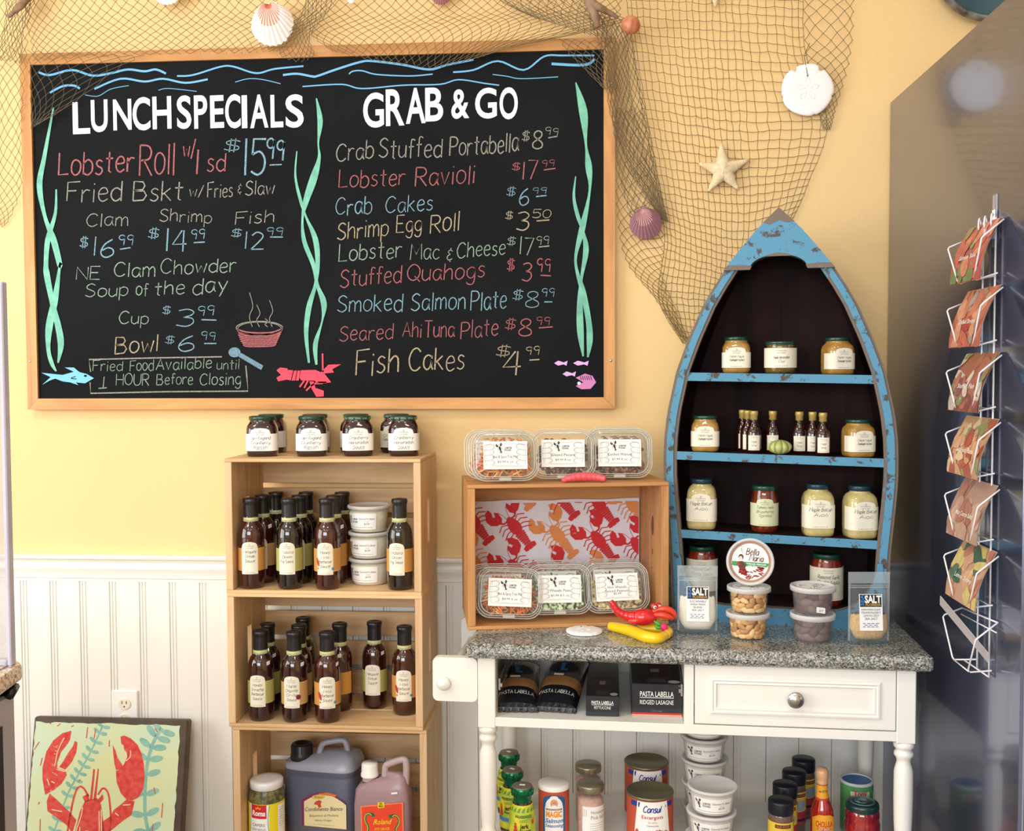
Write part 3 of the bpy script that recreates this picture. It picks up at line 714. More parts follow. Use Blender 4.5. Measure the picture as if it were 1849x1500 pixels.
rail([(0, .0006), (FW-.0006, FW), (FW-.0006, BHt-FW), (0, BHt-.0006)], M_oakv); rail([(BWd, .0006), (BWd, BHt-.0006), (BWd-FW+.0006, BHt-FW), (BWd-FW+.0006, FW)], M_oakv)
for px, py in ((54, 652), (43, 188), (1103, 651), (1105, 150)):
    p = at(px, py, YB); b = MB(); b.ball((p.x-bx0, -.0272, p.z-bz0), .0034, .0014, .0034, M_chrome, 12, 5); b.obj('screw', t)
YS = -.021     # writing surface
def bp(px, py):
    p = at(px, py, YS); return (p.x-bx0, p.z-bz0)
PXM = (2.64-.02)/FPX
def chalk(name, c, rough=.9): return P(name, c, rough, c2=tuple(int(q*.72) for q in c), cscale=320)
K_g = chalk('grey chalk', (166, 164, 154)); K_p = chalk('pink chalk', (184, 108, 114)); K_b = chalk('blue chalk', (136, 178, 198))
K_c = chalk('cream chalk', (190, 176, 148)); K_m = chalk('pale green chalk', (154, 182, 164)); K_w = P('white board paint', (240, 240, 246), .6, c2=(214, 218, 236), cscale=50)
K_sky = P('sky blue paint pen', (108, 178, 222), .6); K_sea = P('sea green paint', (122, 198, 172), .6, c2=(98, 172, 152), cscale=40)
K_red = P('coral red paint', (236, 66, 92), .6); K_lil = P('lilac paint', (218, 178, 232), .6); K_fish = P('pale blue paint', (118, 196, 240), .6)
class BP:
    """one piece of writing on the board, as its own part"""
    def __init__(s, name): s.name = name; s.mb = MB(); BPN[0] += 1; o_ = BPN[0]*.00003; s.p = Print(s.mb, lambda u, v, h: (u, YS+.0006-h-o_, v), .0001)
    def t(s, txt, x0, x1, yb, hpx, mat, slope=0, sw=.085, y2=None):
        a = bp(x0, yb); b_ = bp(x1, y2 if y2 is not None else yb)
        s.p.hand(txt, a[0], a[1], hpx*PXM, mat, b_[0]-a[0], sw*.85, (b_[1]-a[1])/(b_[0]-a[0]), .055, gap=.95); return s
    def l(s, pts, wpx, mat, ws=None, smooth=True):
        q = [bp(*p_) for p_ in pts]
        if ws: q = [(a[0], a[1], w_*PXM) for a, w_ in zip(q, ws)]
        q = catmull(q, 5) if smooth else q
        s.p.stroke([(a[0], a[1]) for a in q], wpx*PXM, mat, [max(.0008, a[2]) for a in q] if ws else None); return s
    def poly(s, pts, mat): s.p.poly([bp(*q) for q in pts], mat); return s
    def done(s, label=None):
        o = s.mb.obj(s.name, BOARD)
        if label: o['label'] = label
        return o
# headings: each letter brushed on its own
def heading(word, boxes, label):
    k = BP('heading_lettering')
    for ch, (xa, xb, yt, yb) in zip(word, boxes):
        a = bp(xa, yb); c = bp(xb, yt)
        k.p.type(ch, a[0], a[1], c[1]-a[1], K_w, c[0]-a[0], .0201, slope=.02)
    k.done(label)
heading('LUNCHSPECIALS', [(132, 162, 185, 241), (165, 194, 181, 237), (205, 237, 180, 234), (240, 271, 177, 234), (276, 309, 175, 232), (320, 345, 174, 231), (351, 374, 173, 231), (380, 404, 173, 230), (407, 434, 172, 230), (437, 446, 173, 230), (452, 484, 172, 230), (489, 511, 172, 229), (516, 548, 172, 229)], 'bold white heading reading LUNCH SPECIALS')
heading('GRAB&GO', [(656, 693, 169, 229), (697, 730, 162, 226), (733, 768, 160, 222), (768, 800, 159, 218), (815, 847, 161, 213), (858, 897, 160, 213), (902, 935, 159, 214)], 'bold white heading reading GRAB & GO')
def price(k, dol, big, cents, ul, mat, bsw=.08):
    x0, x1, y0, y1 = dol; k.t('$', x0, x1, y1, y1-y0, mat, sw=.1)
    s, x0, x1, y0, y1 = big; k.t(s, x0, x1, y1, y1-y0, mat, sw=bsw)
    s, x0, x1, y0, y1 = cents; k.t(s, x0, x1, y1, y1-y0, mat, sw=.10)
    k.l([ul[0:2], ul[2:4]], 2.2, mat, smooth=False)
k = BP('chalk_lettering'); k.t('Lobster', 106, 242, 315, 42, K_p, y2=312); k.t('Roll', 252, 315, 315, 58, K_p, sw=.06); k.t('w/', 331, 352, 283, 30, K_p); k.t('1', 352, 359, 313, 44, K_p); k.t('sd', 374, 406, 311, 34, K_p); k.done('pink chalk line reading Lobster Roll w/ 1 sd'); k = BP('chalk_price')
price(k, (404, 433, 250, 273), ('15', 439, 478, 253, 317), ('99', 481, 513, 253, 288), (487, 298, 509, 297), K_b, .07); k.done('blue chalk price $15.99')
k = BP('chalk_lettering'); k.t('Fried Bskt', 121, 330, 364, 36, K_g, y2=361, sw=.075); k.t('w/', 342, 366, 355, 20, K_g); k.t('Fries', 375, 420, 357, 26, K_g, y2=354); k.t('&', 429, 437, 350, 18, K_g); k.t('Slaw', 443, 495, 352, 25, K_g, y2=349); k.done('grey chalk line reading Fried Bskt w/ Fries & Slaw')
k = BP('chalk_lettering'); k.t('Clam', 156, 231, 409, 24, K_g, y2=407); k.done('grey chalk word Clam'); k = BP('chalk_lettering'); k.t('Shrimp', 288, 382, 399, 22, K_g, y2=403); k.done('grey chalk word Shrimp'); k = BP('chalk_lettering'); k.t('Fish', 425, 495, 405, 23, K_g, y2=402); k.done('grey chalk word Fish')
k = BP('chalk_price')
price(k, (144, 159, 427, 447), ('16', 167, 205, 429, 463), ('99', 214, 241, 424, 443), (217, 450, 236, 447), K_b); k.done('blue chalk price $16.99'); k = BP('chalk_price')
price(k, (267, 287, 411, 430), ('14', 298, 336, 413, 453), ('99', 345, 370, 414, 432), (350, 438, 370, 437), K_b); k.done('blue chalk price $14.99'); k = BP('chalk_price')
price(k, (417, 436, 413, 429), ('12', 440, 476, 416, 449), ('99', 481, 511, 411, 425), (488, 428, 511, 428), K_b); k.done('blue chalk price $12.99')
k = BP('chalk_lettering'); k.t('NE', 138, 180, 505, 24, K_m); k.t('Clam', 206, 280, 500, 26, K_m); k.t('Chowder', 290, 426, 495, 26, K_m, y2=491); k.done('pale green chalk line reading NE Clam Chowder'); k = BP('chalk_lettering'); k.t('Soup', 154, 231, 536, 24, K_m, y2=533); k.t('of', 246, 267, 534, 24, K_m); k.t('the', 279, 333, 533, 26, K_m, y2=531); k.t('day', 348, 410, 532, 29, K_m, y2=526); k.done('pale green chalk line reading Soup of the day')
k = BP('chalk_lettering'); k.t('Cup', 215, 268, 584, 23, K_m); k.done('pale green chalk word Cup'); k = BP('chalk_price'); price(k, (293, 308, 551, 567), ('3', 318, 349, 556, 588), ('99', 357, 387, 552, 569), (364, 577, 391, 578), K_b); k.done('blue chalk price $3.99'); k = BP('chalk_lettering')
k.t('Bowl', 208, 285, 639, 31, K_c, y2=634); k.done('cream chalk word Bowl'); k = BP('chalk_price'); price(k, (298, 315, 604, 620), ('6', 321, 350, 603, 633), ('99', 363, 389, 599, 614), (369, 620, 391, 620), K_b); k.done('blue chalk price $6.99')
k = BP('chalk_lettering')
k.l([(401, 644), (280, 646), (161, 649), (164, 671)], 2.4, K_g, smooth=False); k.l([(163, 690), (164, 710), (300, 707), (448, 706), (446, 680), (444, 660)], 2.4, K_g, smooth=False)
k.t('Fried', 168, 221, 669, 19, K_m); k.t('Food', 235, 277, 669, 20, K_m); k.t('Available', 282, 382, 668, 21, K_m, y2=665); k.t('until', 392, 432, 667, 18, K_m, y2=666)
k.t('1', 184, 189, 700, 22, K_m); k.l([(178, 701), (193, 700)], 2, K_m, smooth=False); k.t('HOUR', 210, 269, 695, 21, K_m); k.t('Before', 283, 348, 694, 20, K_m); k.t('Closing', 361, 435, 694, 22, K_m); k.done('boxed pale green chalk note reading Fried Food Available until 1 HOUR Before Closing')
def item(words, mat, dol, big, cents, ul, label, pm=None):
    k = BP('chalk_lettering')
    for s, x0, x1, y0, y1, h in words: k.t(s, x0, x1, y0, h, mat, y2=y1, sw=.075)
    i_ = label.rindex(' '); k.done(label[:i_]); k = BP('chalk_price')
    price(k, dol, big, cents, ul, pm or mat); k.done('chalk price'+label[i_:])
item([('Crab', 607, 674, 290, 287, 32), ('Stuffed', 684, 797, 286, 283, 34), ('Portabella', 812, 936, 281, 274, 34)], K_g, (942, 956, 236, 254), ('8', 961, 979, 235, 267), ('99', 984, 1008, 231, 244), (990, 249, 1007, 246), 'grey chalk line reading Crab Stuffed Portabella $8.99')
item([('Lobster', 612, 731, 340, 333, 31), ('Ravioli', 750, 857, 336, 331, 34)], K_p, (924, 939, 293, 308), ('17', 942, 969, 291, 323), ('99', 978, 1001, 289, 301), (982, 307, 1003, 304), 'pink chalk line reading Lobster Ravioli $17.99')
item([('Crab', 606, 671, 389, 385, 31), ('Cakes', 696, 781, 385, 379, 29)], K_b, (914, 931, 338, 354), ('6', 937, 954, 339, 369), ('99', 961, 987, 339, 350), (968, 355, 987, 353), 'blue chalk line reading Crab Cakes $6.99')
item([('Shrimp', 609, 701, 433, 425, 31), ('Egg', 716, 761, 421, 418, 30), ('Roll', 777, 829, 421, 416, 34)], K_c, (912, 926, 381, 396), ('3', 932, 954, 385, 417), ('50', 961, 994, 378, 393), (969, 399, 992, 397), 'cream chalk line reading Shrimp Egg Roll $3.50')
item([('Lobster', 612, 725, 471, 466, 30), ('Mac', 741, 793, 470, 468, 28), ('&', 806, 818, 470, 470, 24), ('Cheese', 825, 912, 465, 459, 28)], K_m, (915, 931, 428, 444), ('17', 937, 962, 430, 460), ('99', 968, 991, 427, 441), (973, 446, 992, 444), 'pale green chalk line reading Lobster Mac & Cheese $17.99')
item([('Stuffed', 614, 724, 518, 512, 32), ('Quahogs', 735, 875, 508, 500, 30)], K_p, (915, 929, 467, 489), ('3', 942, 959, 473, 507), ('99', 969, 994, 467, 490), (976, 497, 995, 498), 'pink chalk line reading Stuffed Quahogs $3.99')
item([('Smoked', 609, 726, 563, 562, 31), ('Salmon', 742, 840, 563, 556, 32), ('Plate', 850, 914, 561, 556, 33)], K_b, (925, 944, 524, 543), ('8', 948, 972, 526, 554), ('99', 978, 1001, 521, 536), (983, 545, 997, 545), 'blue chalk line reading Smoked Salmon Plate $8.99')
item([('Seared', 613, 709, 615, 611, 28), ('Ahi', 727, 761, 609, 609, 27), ('Tuna', 766, 820, 609, 609, 30), ('Plate', 832, 899, 611, 606, 31)], K_p, (911, 931, 574, 595), ('8', 936, 959, 576, 606), ('99', 968, 993, 573, 587), (973, 592, 998, 590), 'pink chalk line reading Seared Ahi Tuna Plate $8.99')
item([('Fish', 643, 720, 678, 673, 44), ('Cakes', 738, 838, 670, 668, 40)], K_c, (895, 921, 623, 643), ('4', 907, 939, 633, 675), ('99', 949, 974, 626, 641), (956, 650, 974, 649), 'cream chalk line reading Fish Cakes $4.99')
# waves
z1 = lambda L: [(x*.3353, y*.3353) for x, y in L]
z2 = lambda L: [(540+x*.3353, y*.3353) for x, y in L]
z4 = lambda L: [(x*.3353, 380+y*.3353) for x, y in L]
z5 = lambda L: [(540+x*.3353, 380+y*.3353) for x, y in L]
WV = [(z1([(210, 390), (270, 405), (390, 378), (500, 408), (600, 395), (690, 375), (780, 385), (840, 375), (895, 397)]), 5), (z1([(955, 410), (1040, 405), (1190, 360), (1260, 360), (1380, 395), (1480, 372), (1635, 357)]), 4),
 (z1([(1525, 405), (1600, 398), (1680, 412)])+z2([(100, 410), (200, 375), (330, 335), (400, 330), (560, 350), (700, 375), (800, 350), (940, 322)]), 5), (z1([(510, 480), (650, 425), (780, 440), (880, 425), (1000, 447), (1120, 428)]), 4.5),
 (z1([(270, 500), (340, 465), (400, 462), (432, 478)]), 5), (z1([(460, 512), (530, 518), (600, 480), (695, 462)]), 1.6), (z1([(855, 487), (910, 477), (1060, 493)]), 1.6), (z1([(1268, 443), (1340, 425), (1420, 430), (1512, 452)]), 1.8),
 (z2([(270, 400), (290, 385), (340, 382), (420, 402), (600, 410), (720, 400)]), 3), (z2([(20, 467), (230, 455), (340, 478), (560, 460), (760, 455), (860, 430), (1000, 450), (1078, 460)]), 3), (z2([(830, 390), (940, 378), (1070, 330), (1210, 378), (1320, 305), (1420, 300), (1590, 300)]), 4),
 (z2([(1360, 345), (1500, 352), (1560, 345), (1590, 320)]), 6), (z2([(1043, 402), (1120, 412), (1200, 425), (1395, 415)]), 2)]
for pts, wd in WV: k = BP('chalk_wave'); k.l(pts, wd*.78, K_sky); k.done()
SW = [([ (290, 580), (240, 850), (215, 1000), (245, 1170), (290, 1290), (325, 1430)], z4([(325, 290), (300, 470), (268, 620), (262, 740), (280, 820), (305, 865)]), z1, [3, 8, 11, 7, 12, 10, 4, 12, 14, 8, 8, 3]),
 ([(305, 1020), (300, 1150), (260, 1290), (250, 1420)], z4([(255, 350), (285, 500), (315, 620), (330, 720), (315, 820)]), z1, [3, 6, 10, 9, 12, 10, 12, 12, 3]),
 ([(1705, 530), (1725, 650), (1715, 770), (1720, 850), (1690, 960), (1650, 1080), (1630, 1180), (1640, 1300), (1690, 1430)], z4([(1710, 400), (1745, 500), (1735, 600), (1700, 720), (1705, 830)]), z1, [2, 10, 3, 6, 14, 11, 4, 8, 8, 6, 11, 3, 9, 4]),
 ([(1600, 815), (1592, 950), (1620, 1080), (1650, 1170), (1700, 1290), (1712, 1420)], z4([(1700, 400), (1665, 520), (1650, 660), (1665, 820)]), z1, [2, 4, 6, 4, 10, 8, 6, 10, 8, 4])]
for A, B, fn, ws in SW: k = BP('seaweed_drawing'); k.l(fn(A)+B, 8, K_sea, ws); k.done()
for A, B, ws in (([(1490, 445), (1530, 600), (1545, 780), (1560, 900), (1565, 1030), (1525, 1230), (1490, 1380)], [(1500, 340), (1530, 440), (1560, 600), (1565, 700), (1555, 790)], [2, 15, 4, 12, 4, 11, 5, 6, 10, 10, 11, 3]), ([(1490, 950), (1480, 1060), (1500, 1160), (1530, 1250), (1545, 1350)], [(1520, 370), (1512, 500), (1515, 650), (1530, 785)], [2, 5, 7, 5, 10, 5, 10, 12, 3])):
    k = BP('seaweed_drawing'); k.l(z2(A)+z5(B), 8, K_sea, ws); k.done()
k = BP('bowl_drawing')
k.p.up(); el = [(469+42*math.cos(a*PI/12), 592+12*math.sin(a*PI/12)) for a in range(25)]
for q in range(9): k.l([(427+q*1.5+random.uniform(-1, 1), 594+q*3.6), (450, 600+q*3.2), (490, 600+q*3.1), (512-q*1.6, 592+q*3.6)], 2.4, K_p)
k.l(el, 1.6, K_g); k.l([(x*.93+33, y*.98+13) for x, y in el], 1.2, K_g)
for x, h in ((452, 62), (465, 40), (488, 48), (480, 15)): k.l([(x+4, 590), (x-1, 590-h*.3), (x+5, 590-h*.6), (x-1, 590-h)], 1.3, K_g)
k.done('pink chalk drawing of a steaming bowl')
k = BP('spoon_drawing'); k.poly([(424+11*math.cos(a*PI/8), 636+9*math.sin(a*PI/8)) for a in range(16)], chalk('dull blue chalk', (126, 164, 186))); k.poly([(430, 643), (436, 637), (476, 660), (472, 668)], chalk('dull blue chalk', (126, 164, 186))); k.done()
k = BP('fish_drawing'); k.poly(z4([(225, 873), (290, 880), (340, 885), (400, 868), (350, 845), (400, 845), (430, 870), (470, 880), (508, 903), (460, 930), (410, 925), (425, 940), (380, 925), (340, 920), (300, 905), (270, 915), (230, 938), (275, 897)]), K_fish); k.p.up(); k.poly(z4([(455, 885), (470, 885), (470, 895), (455, 895)]), M_slate); k.l(z4([(410, 893), (385, 903), (415, 907)]), 1.5, M_slate); k.done('sky blue painted fish')
k = BP('lobster_drawing')
for pl_ in ([(1490, 860), (1510, 845), (1550, 850), (1545, 910), (1500, 920), (1490, 900), (1515, 885)], [(1550, 858), (1580, 860), (1568, 915), (1545, 910)], [(1585, 862), (1600, 862), (1590, 915), (1572, 915)], [(1604, 862), (1618, 862), (1610, 915), (1594, 915)], [(1622, 860), (1700, 858), (1750, 880), (1785, 925), (1730, 930), (1690, 915), (1625, 915), (1614, 900)],
            [(1730, 870), (1770, 830), (1838, 828), (1790, 855), (1800, 872), (1740, 878)], [(1668, 920), (1690, 920), (1700, 955), (1745, 970), (1745, 1000), (1705, 1003), (1680, 960)]): k.poly(z4(pl_), K_red)
for l_ in ([(1740, 870), (1738, 770)], [(1660, 915), (1640, 955)], [(1640, 915), (1615, 950)], [(1740, 930), (1690, 935), (1650, 970)], [(1760, 925), (1700, 925)]): k.l(z4(l_), 3, K_red)
k.done('coral red painted lobster')
for x, y, sx in ((1410, 822, 36), (1518, 822, 42), (1455, 880, 36)):
    k = BP('little_fish_drawing'); k.poly(z5([(x-sx, y), (x-sx*.4, y-14), (x+sx*.45, y-4), (x+sx, y-14), (x+sx*.85, y+14), (x+sx*.4, y+6), (x-sx*.4, y+13)]), K_lil); k.done()
k = BP('clam_drawing'); K_cl = P('pink mauve paint', (206, 130, 190), .6); k.poly(z5([(1490, 900), (1540, 878), (1580, 890), (1600, 925), (1570, 960), (1520, 962), (1490, 945), (1530, 925)]), K_cl); k.p.up()
for q in range(6): k.l(z5([(1515+q*11, 890), (1520+q*11, 912)]), 1.2, M_slate)
k.poly(z5([(1508+10*math.cos(a), 930+9*math.sin(a)) for a in [i*PI/5 for i in range(10)]]), K_w); k.done()

# ---------------------------------------------------------------- fishing net with shells
M_net = P('olive fishing net cord', (134, 112, 68), .8); M_netd = P('grey olive net cord', (120, 108, 82), .8)
NET = thing('fishing_net', 'olive fishing net draped along the wall above and beside the chalkboard', 'net', (0, 0, 0))
def netpatch(rows, nu, nv, mat, r=.00075, diag=False, ragged=.0, name='netting', jit=.12):
    """rows of control points (px,py,Y); lattice of cords between them"""
    C = [[at(*q) for q in row] for row in rows]
    def S(u, v):
        def line(row, u):
            n = len(row)-1; i = min(int(u*n), n-1); k = u*n-i
            a = row[max(0, i-1)]; b_ = row[i]; c = row[i+1]; d = row[min(n, i+2)]
            return .5*((2*b_)+(c-a)*k+(2*a-5*b_+4*c-d)*k*k+(3*b_-3*c+d-a)*k**3)
        L = [line(r_, u) for r_ in C]; n = len(L)-1; i = min(int(v*n), n-1); k = v*n-i
        a = L[max(0, i-1)]; b_ = L[i]; c = L[i+1]; d = L[min(n, i+2)]
        return .5*((2*b_)+(c-a)*k+(2*a-5*b_+4*c-d)*k*k+(3*b_-3*c+d-a)*k**3)
    rnd = random.Random(len(rows)*31+nu*7+nv); V = {}
    for i in range(nu+1):
        for j in range(nv+1):
            if diag and (i+j) % 2: continue
            u = min(1, max(0, (i+rnd.uniform(-jit, jit))/nu)); v = min(1, max(0, (j+rnd.uniform(-jit, jit))/nv)); p = S(u, v)
            p.y = min(p.y, -.0035); V[i, j] = p
    b = MB()
    for (i, j), p in V.items():
        for di, dj in (((1, 1), (-1, 1)) if diag else ((1, 0), (0, 1))):
            q = V.get((i+di, j+dj))
            if q is None: continue
            if ragged and (j+dj >= nv) and rnd.random() < ragged: continue
            mid = (p+q)/2+Vector((rnd.uniform(-.001, .001), rnd.uniform(-.0006, 0), -.0012 if not dj else 0))
            d = (q-p); L = d.length
            if L > .2 or L < 1e-5: continue
            tube3(b, [p, mid, q], r, mat)
    for p in V.values(): b.ball(p, r*1.9, r*1.9, r*1.9, mat, 4, 2)
    o = b.obj(name, NET); o['kind'] = 'stuff'; return o
def tube3(b, pts, r, mat):
    vs = []
    t = (pts[-1]-pts[0]).normalized(); n = t.cross(Vector((0, 1, 0)))
    n = n.normalized() if n.length > 1e-4 else Vector((1, 0, 0)); m_ = t.cross(n)
    for p in pts:
        for a in (PI/2, PI*7/6, PI*11/6): vs.append(p+n*math.cos(a)*r+m_*math.sin(a)*r)
    b.add(vs, [(i*3+k, i*3+(k+1) % 3, i*3+3+(k+1) % 3, i*3+3+k) for i in range(len(pts)-1) for k in range(3)], mat, True)
w1, w2 = -.008, -.045
# wide sheet hanging at the right
netpatch([[(1128, -30, -.03), (1230, -30, -.02), (1330, -25, -.015), (1450, -20, -.012)], [(1140, 70, -.04), (1235, 80, -.02), (1335, 85, -.014), (1455, 95, -.012)], [(1160, 200, -.03), (1250, 215, w1), (1345, 225, w1), (1494, 222, -.012)],
          [(1185, 330, -.02), (1262, 345, w1), (1350, 352, w1), (1458, 335, w1)], [(1200, 430, w1), (1270, 455, w1), (1345, 470, w1), (1420, 425, w1)], [(1190, 540, w1), (1265, 545, w1), (1330, 560, w1), (1385, 540, w1)], [(1232, 618, w1), (1262, 630, w1), (1300, 650, w1), (1340, 640, w1)]], 25, 46, M_net)
# its stretched right hem
netpatch([[(1450, -20, -.012), (1500, -20, -.014), (1543, -15, -.012)], [(1455, 95, -.012), (1500, 95, -.016), (1537, 95, -.012)], [(1472, 180, -.014), (1494, 184, -.016), (1512, 188, -.012)], [(1486, 232, -.010), (1492, 234, -.012), (1499, 234, -.010)]], 8, 30, M_netd, diag=True)
# left part of the sheet under the fold, with the ragged lower edge
netpatch([[(1112, 195, -.03), (1130, 195, -.028), (1160, 200, -.02)], [(1112, 290, -.03), (1140, 300, -.02), (1185, 320, -.012)], [(1114, 385, -.02), (1150, 400, w1), (1200, 430, w1)], [(1130, 470, w1), (1160, 478, w1), (1196, 490, w1)], [(1182, 538, w1), (1195, 540, w1), (1215, 545, w1)], [(1228, 606, w1), (1234, 612, w1), (1245, 618, w1)]], 9, 44, M_net, diag=True, ragged=.4)
# dense double fold falling from the driftwood
netpatch([[(1060, 25, -.06), (1100, 25, -.065), (1140, 45, -.06)], [(1090, 110, -.045), (1120, 115, -.05), (1150, 120, -.04)], [(1100, 200, -.04), (1130, 205, -.042), (1168, 210, -.03)], [(1130, 290, -.03), (1155, 292, -.03), (1184, 300, -.025)], [(1165, 350, -.02), (1180, 352, -.02), (1196, 356, -.018)], [(1196, 395, -.012), (1200, 396, -.012), (1206, 400, -.012)]], 18, 44, M_netd, diag=True)
netpatch([[(1085, 30, -.055), (1110, 40, -.055), (1135, 60, -.055)], [(1100, 150, -.04), (1118, 160, -.04), (1140, 165, -.035)], [(1115, 300, -.028), (1140, 305, -.025), (1175, 310, -.02)], [(1140, 400, w1), (1165, 400, w1), (1195, 395, w1)]], 12, 34, M_netd, diag=True)
# top band over the board
netpatch([[(40, -30, -.02), (150, -30, -.02), (290, -30, -.02), (420, -30, -.02), (560, -30, -.03)], [(45, 30, -.03), (160, 25, -.02), (300, 20, -.02), (430, 22, -.02), (570, 20, -.035)], [(55, 75, -.045), (165, 68, -.04), (300, 62, -.04), (430, 58, -.04), (550, 55, -.045)], [(60, 110, w2), (165, 104, w2), (300, 98, w2), (420, 96, w2), (500, 92, w2)]], 58, 18, M_net, diag=True, ragged=.3)
netpatch([[(560, -30, -.03), (700, -30, -.02), (840, -30, -.02), (980, -30, -.02), (1130, -30, -.05)], [(570, 20, -.035), (700, 25, -.02), (840, 20, -.02), (980, 15, -.025), (1120, 20, -.055)], [(560, 60, -.04), (690, 62, -.035), (830, 55, -.035), (960, 45, -.04), (1110, 45, -.06)], [(600, 92, w2), (690, 112, w2), (780, 122, w2), (850, 108, w2), (910, 88, w2)]], 58, 20, M_net, diag=True, ragged=.3)
netpatch([[(560, -30, -.04), (590, -30, -.045), (625, -30, -.04)], [(545, 20, -.05), (565, 22, -.055), (590, 25, -.05)], [(520, 60, -.05), (540, 62, -.055), (560, 66, -.05)], [(500, 100, w2), (540, 112, w2), (570, 100, w2)]], 14, 20, M_netd, diag=True, ragged=.3)
netpatch([[(870, -30, -.03), (980, -25, -.04), (1070, 5, -.06)], [(900, 0, -.03), (1000, 20, -.045), (1090, 40, -.065)], [(960, 30, -.04), (1040, 55, -.05), (1110, 75, -.06)]], 30, 10, M_netd, diag=True)
# corner pieces lying over the frame
netpatch([[(50, 90, w2), (150, 95, w2), (260, 100, w2)], [(52, 130, w2), (120, 135, w2), (215, 125, w2)], [(54, 180, w2), (90, 185, w2), (135, 185, w2)], [(56, 232, w2), (62, 228, w2), (72, 222, w2)]], 14, 12, M_netd, diag=True, ragged=.4)
netpatch([[(1010, 70, w2), (1060, 72, w2), (1108, 75, w2)], [(1025, 95, w2), (1070, 98, w2), (1110, 105, w2)], [(1060, 130, w2), (1085, 130, w2), (1112, 140, w2)], [(1090, 160, w2), (1100, 163, w2), (1113, 175, w2)]], 13, 11, M_netd, diag=True, ragged=.3)
# strip hanging down left of the board
netpatch([[(-60, -30, -.02), (0, -30, -.03), (60, -30, -.04)], [(-40, 60, -.02), (0, 70, -.03), (52, 60, -.045)], [(-30, 150, w1), (5, 150, -.02), (45, 150, -.04)], [(-30, 260, w1), (0, 260, w1), (38, 250, -.03)], [(-30, 350, w1), (0, 350, w1), (38, 345, -.02)], [(-30, 400, w1), (-10, 405, w1), (8, 412, w1)]], 12, 42, M_net, diag=True, ragged=.3)
netpatch([[(10, -20, -.04), (40, -20, -.05), (75, -20, -.04)], [(8, 40, -.045), (25, 42, -.05), (45, 45, -.045)], [(-10, 110, -.03), (15, 110, -.035), (40, 115, -.04)]], 14, 16, M_netd, diag=True)
# driftwood
M_drift = P('driftwood bark', (120, 88, 66), .8, c2=(160, 132, 106), cscale=30, bump=.8)
def drift(label, segs, loc=(0, 0, 0)):
    b = MB()
    for pts, rr in segs:
        q = [tuple(at(*p_)) for p_ in pts]; q = catmull(q, 4); n = len(q)
        b.tube(q, 0, M_drift, 8, rr=[(rr[0]+(rr[1]-rr[0])*i/(n-1))*random.uniform(.82, 1.15) for i in range(n)])
    return b
o = drift('', [([(1055, -40, -.07), (1062, 0, -.08), (1074, 25, -.085), (1079, 50, -.08)], (.017, .008)), ([(1068, 5, -.085), (1085, 15, -.09), (1100, 22, -.085), (1116, 32, -.08)], (.011, .004))]).obj('driftwood')
tag(o, 'brown driftwood twig caught in the net at the right end of the board', 'driftwood')
o = drift('', [([(55, -30, -.06), (48, -5, -.065), (40, 8, -.06), (15, 30, -.055)], (.017, .005))]).obj('driftwood')
tag(o, 'reddish driftwood tip in the net at the top left corner', 'driftwood')

# ---------------------------------------------------------------- shells
def scallop(name, label, px, py, Y, rpx, rot, c1, c2, cat='shell', bands=True, tilt=0):
    p = at(px, py, Y); R_ = rpx*PXM; M1 = P(name+label[:9], c1, .5, coat=.2, bump=.3); M2 = P(name+label[:9]+'rib', c2, .5, coat=.2)
    b = MB(); NA, NR = 72, 12; vs = []
    for j in range(NR+1):
        q = j/NR
        for i in range(NA+1):
            a = -1.28+2.56*i/NA; L = 2*R_*math.cos(a)**.85; rib = math.cos(i*PI*2/4); L *= 1+.018*rib
            y = -R_*.46*(math.sin(PI*min(1, q**.75*.93+.04)))**.8*(1-.25*abs(a)/1.28)-R_*.040*(rib+1)*math.sin(PI*min(1, q+.06)*.9)
            vs.append((math.sin(a)*L*q, y, -R_+math.cos(a)*L*q))
    f1 = []; f2 = []
    for j in range(NR):
        for i in range(NA):
            f = (j*(NA+1)+i, j*(NA+1)+i+1, (j+1)*(NA+1)+i+1, (j+1)*(NA+1)+i); a = -1.28+2.56*i/NA
            red = bands and (j < 6+(1 if abs(a) < .5 else 0) and (i % 4 in (0, 3) or j < 2))
            (f2 if red else f1).append(f)
    b.add(vs, f1, M1, True); b.add(vs, f2, M2, True)
    b.prism([(-R_*.40, -R_*1.06), (R_*.40, -R_*1.06), (R_*.30, -R_*.72), (-R_*.30, -R_*.72)], lambda u, v, w_: (u, w_, v), -R_*.10, -R_*.02, M1)
    o = b.obj(name, None, p, (0, rot, 0)); tag(o, label, cat); return o
scallop('scallop_shell', 'white scallop shell with red ribs hanging above the chalkboard', 493, 46, -.045, 37, PI-.15, (240, 230, 226), (224, 136, 106))
scallop('scallop_shell', 'small purple brown scallop shell hanging right of the chalkboard', 1166, 404, -.02, 27, PI-.35, (150, 104, 116), (206, 158, 156))
scallop('scallop_shell', 'white shell cut by the top of the picture, above the left heading', 303, -18, -.04, 27, PI, (240, 238, 240), (226, 214, 210))
scallop('scallop_shell', 'dark rose shell at the top edge above the middle of the board', 797, -8, -.03, 17, PI, (150, 92, 92), (120, 70, 72))
scallop('scallop_shell', 'tiny white shell at the top edge above the left half of the board', 634, 0, -.04, 6, PI, (236, 236, 240), (220, 220, 226), bands=False)
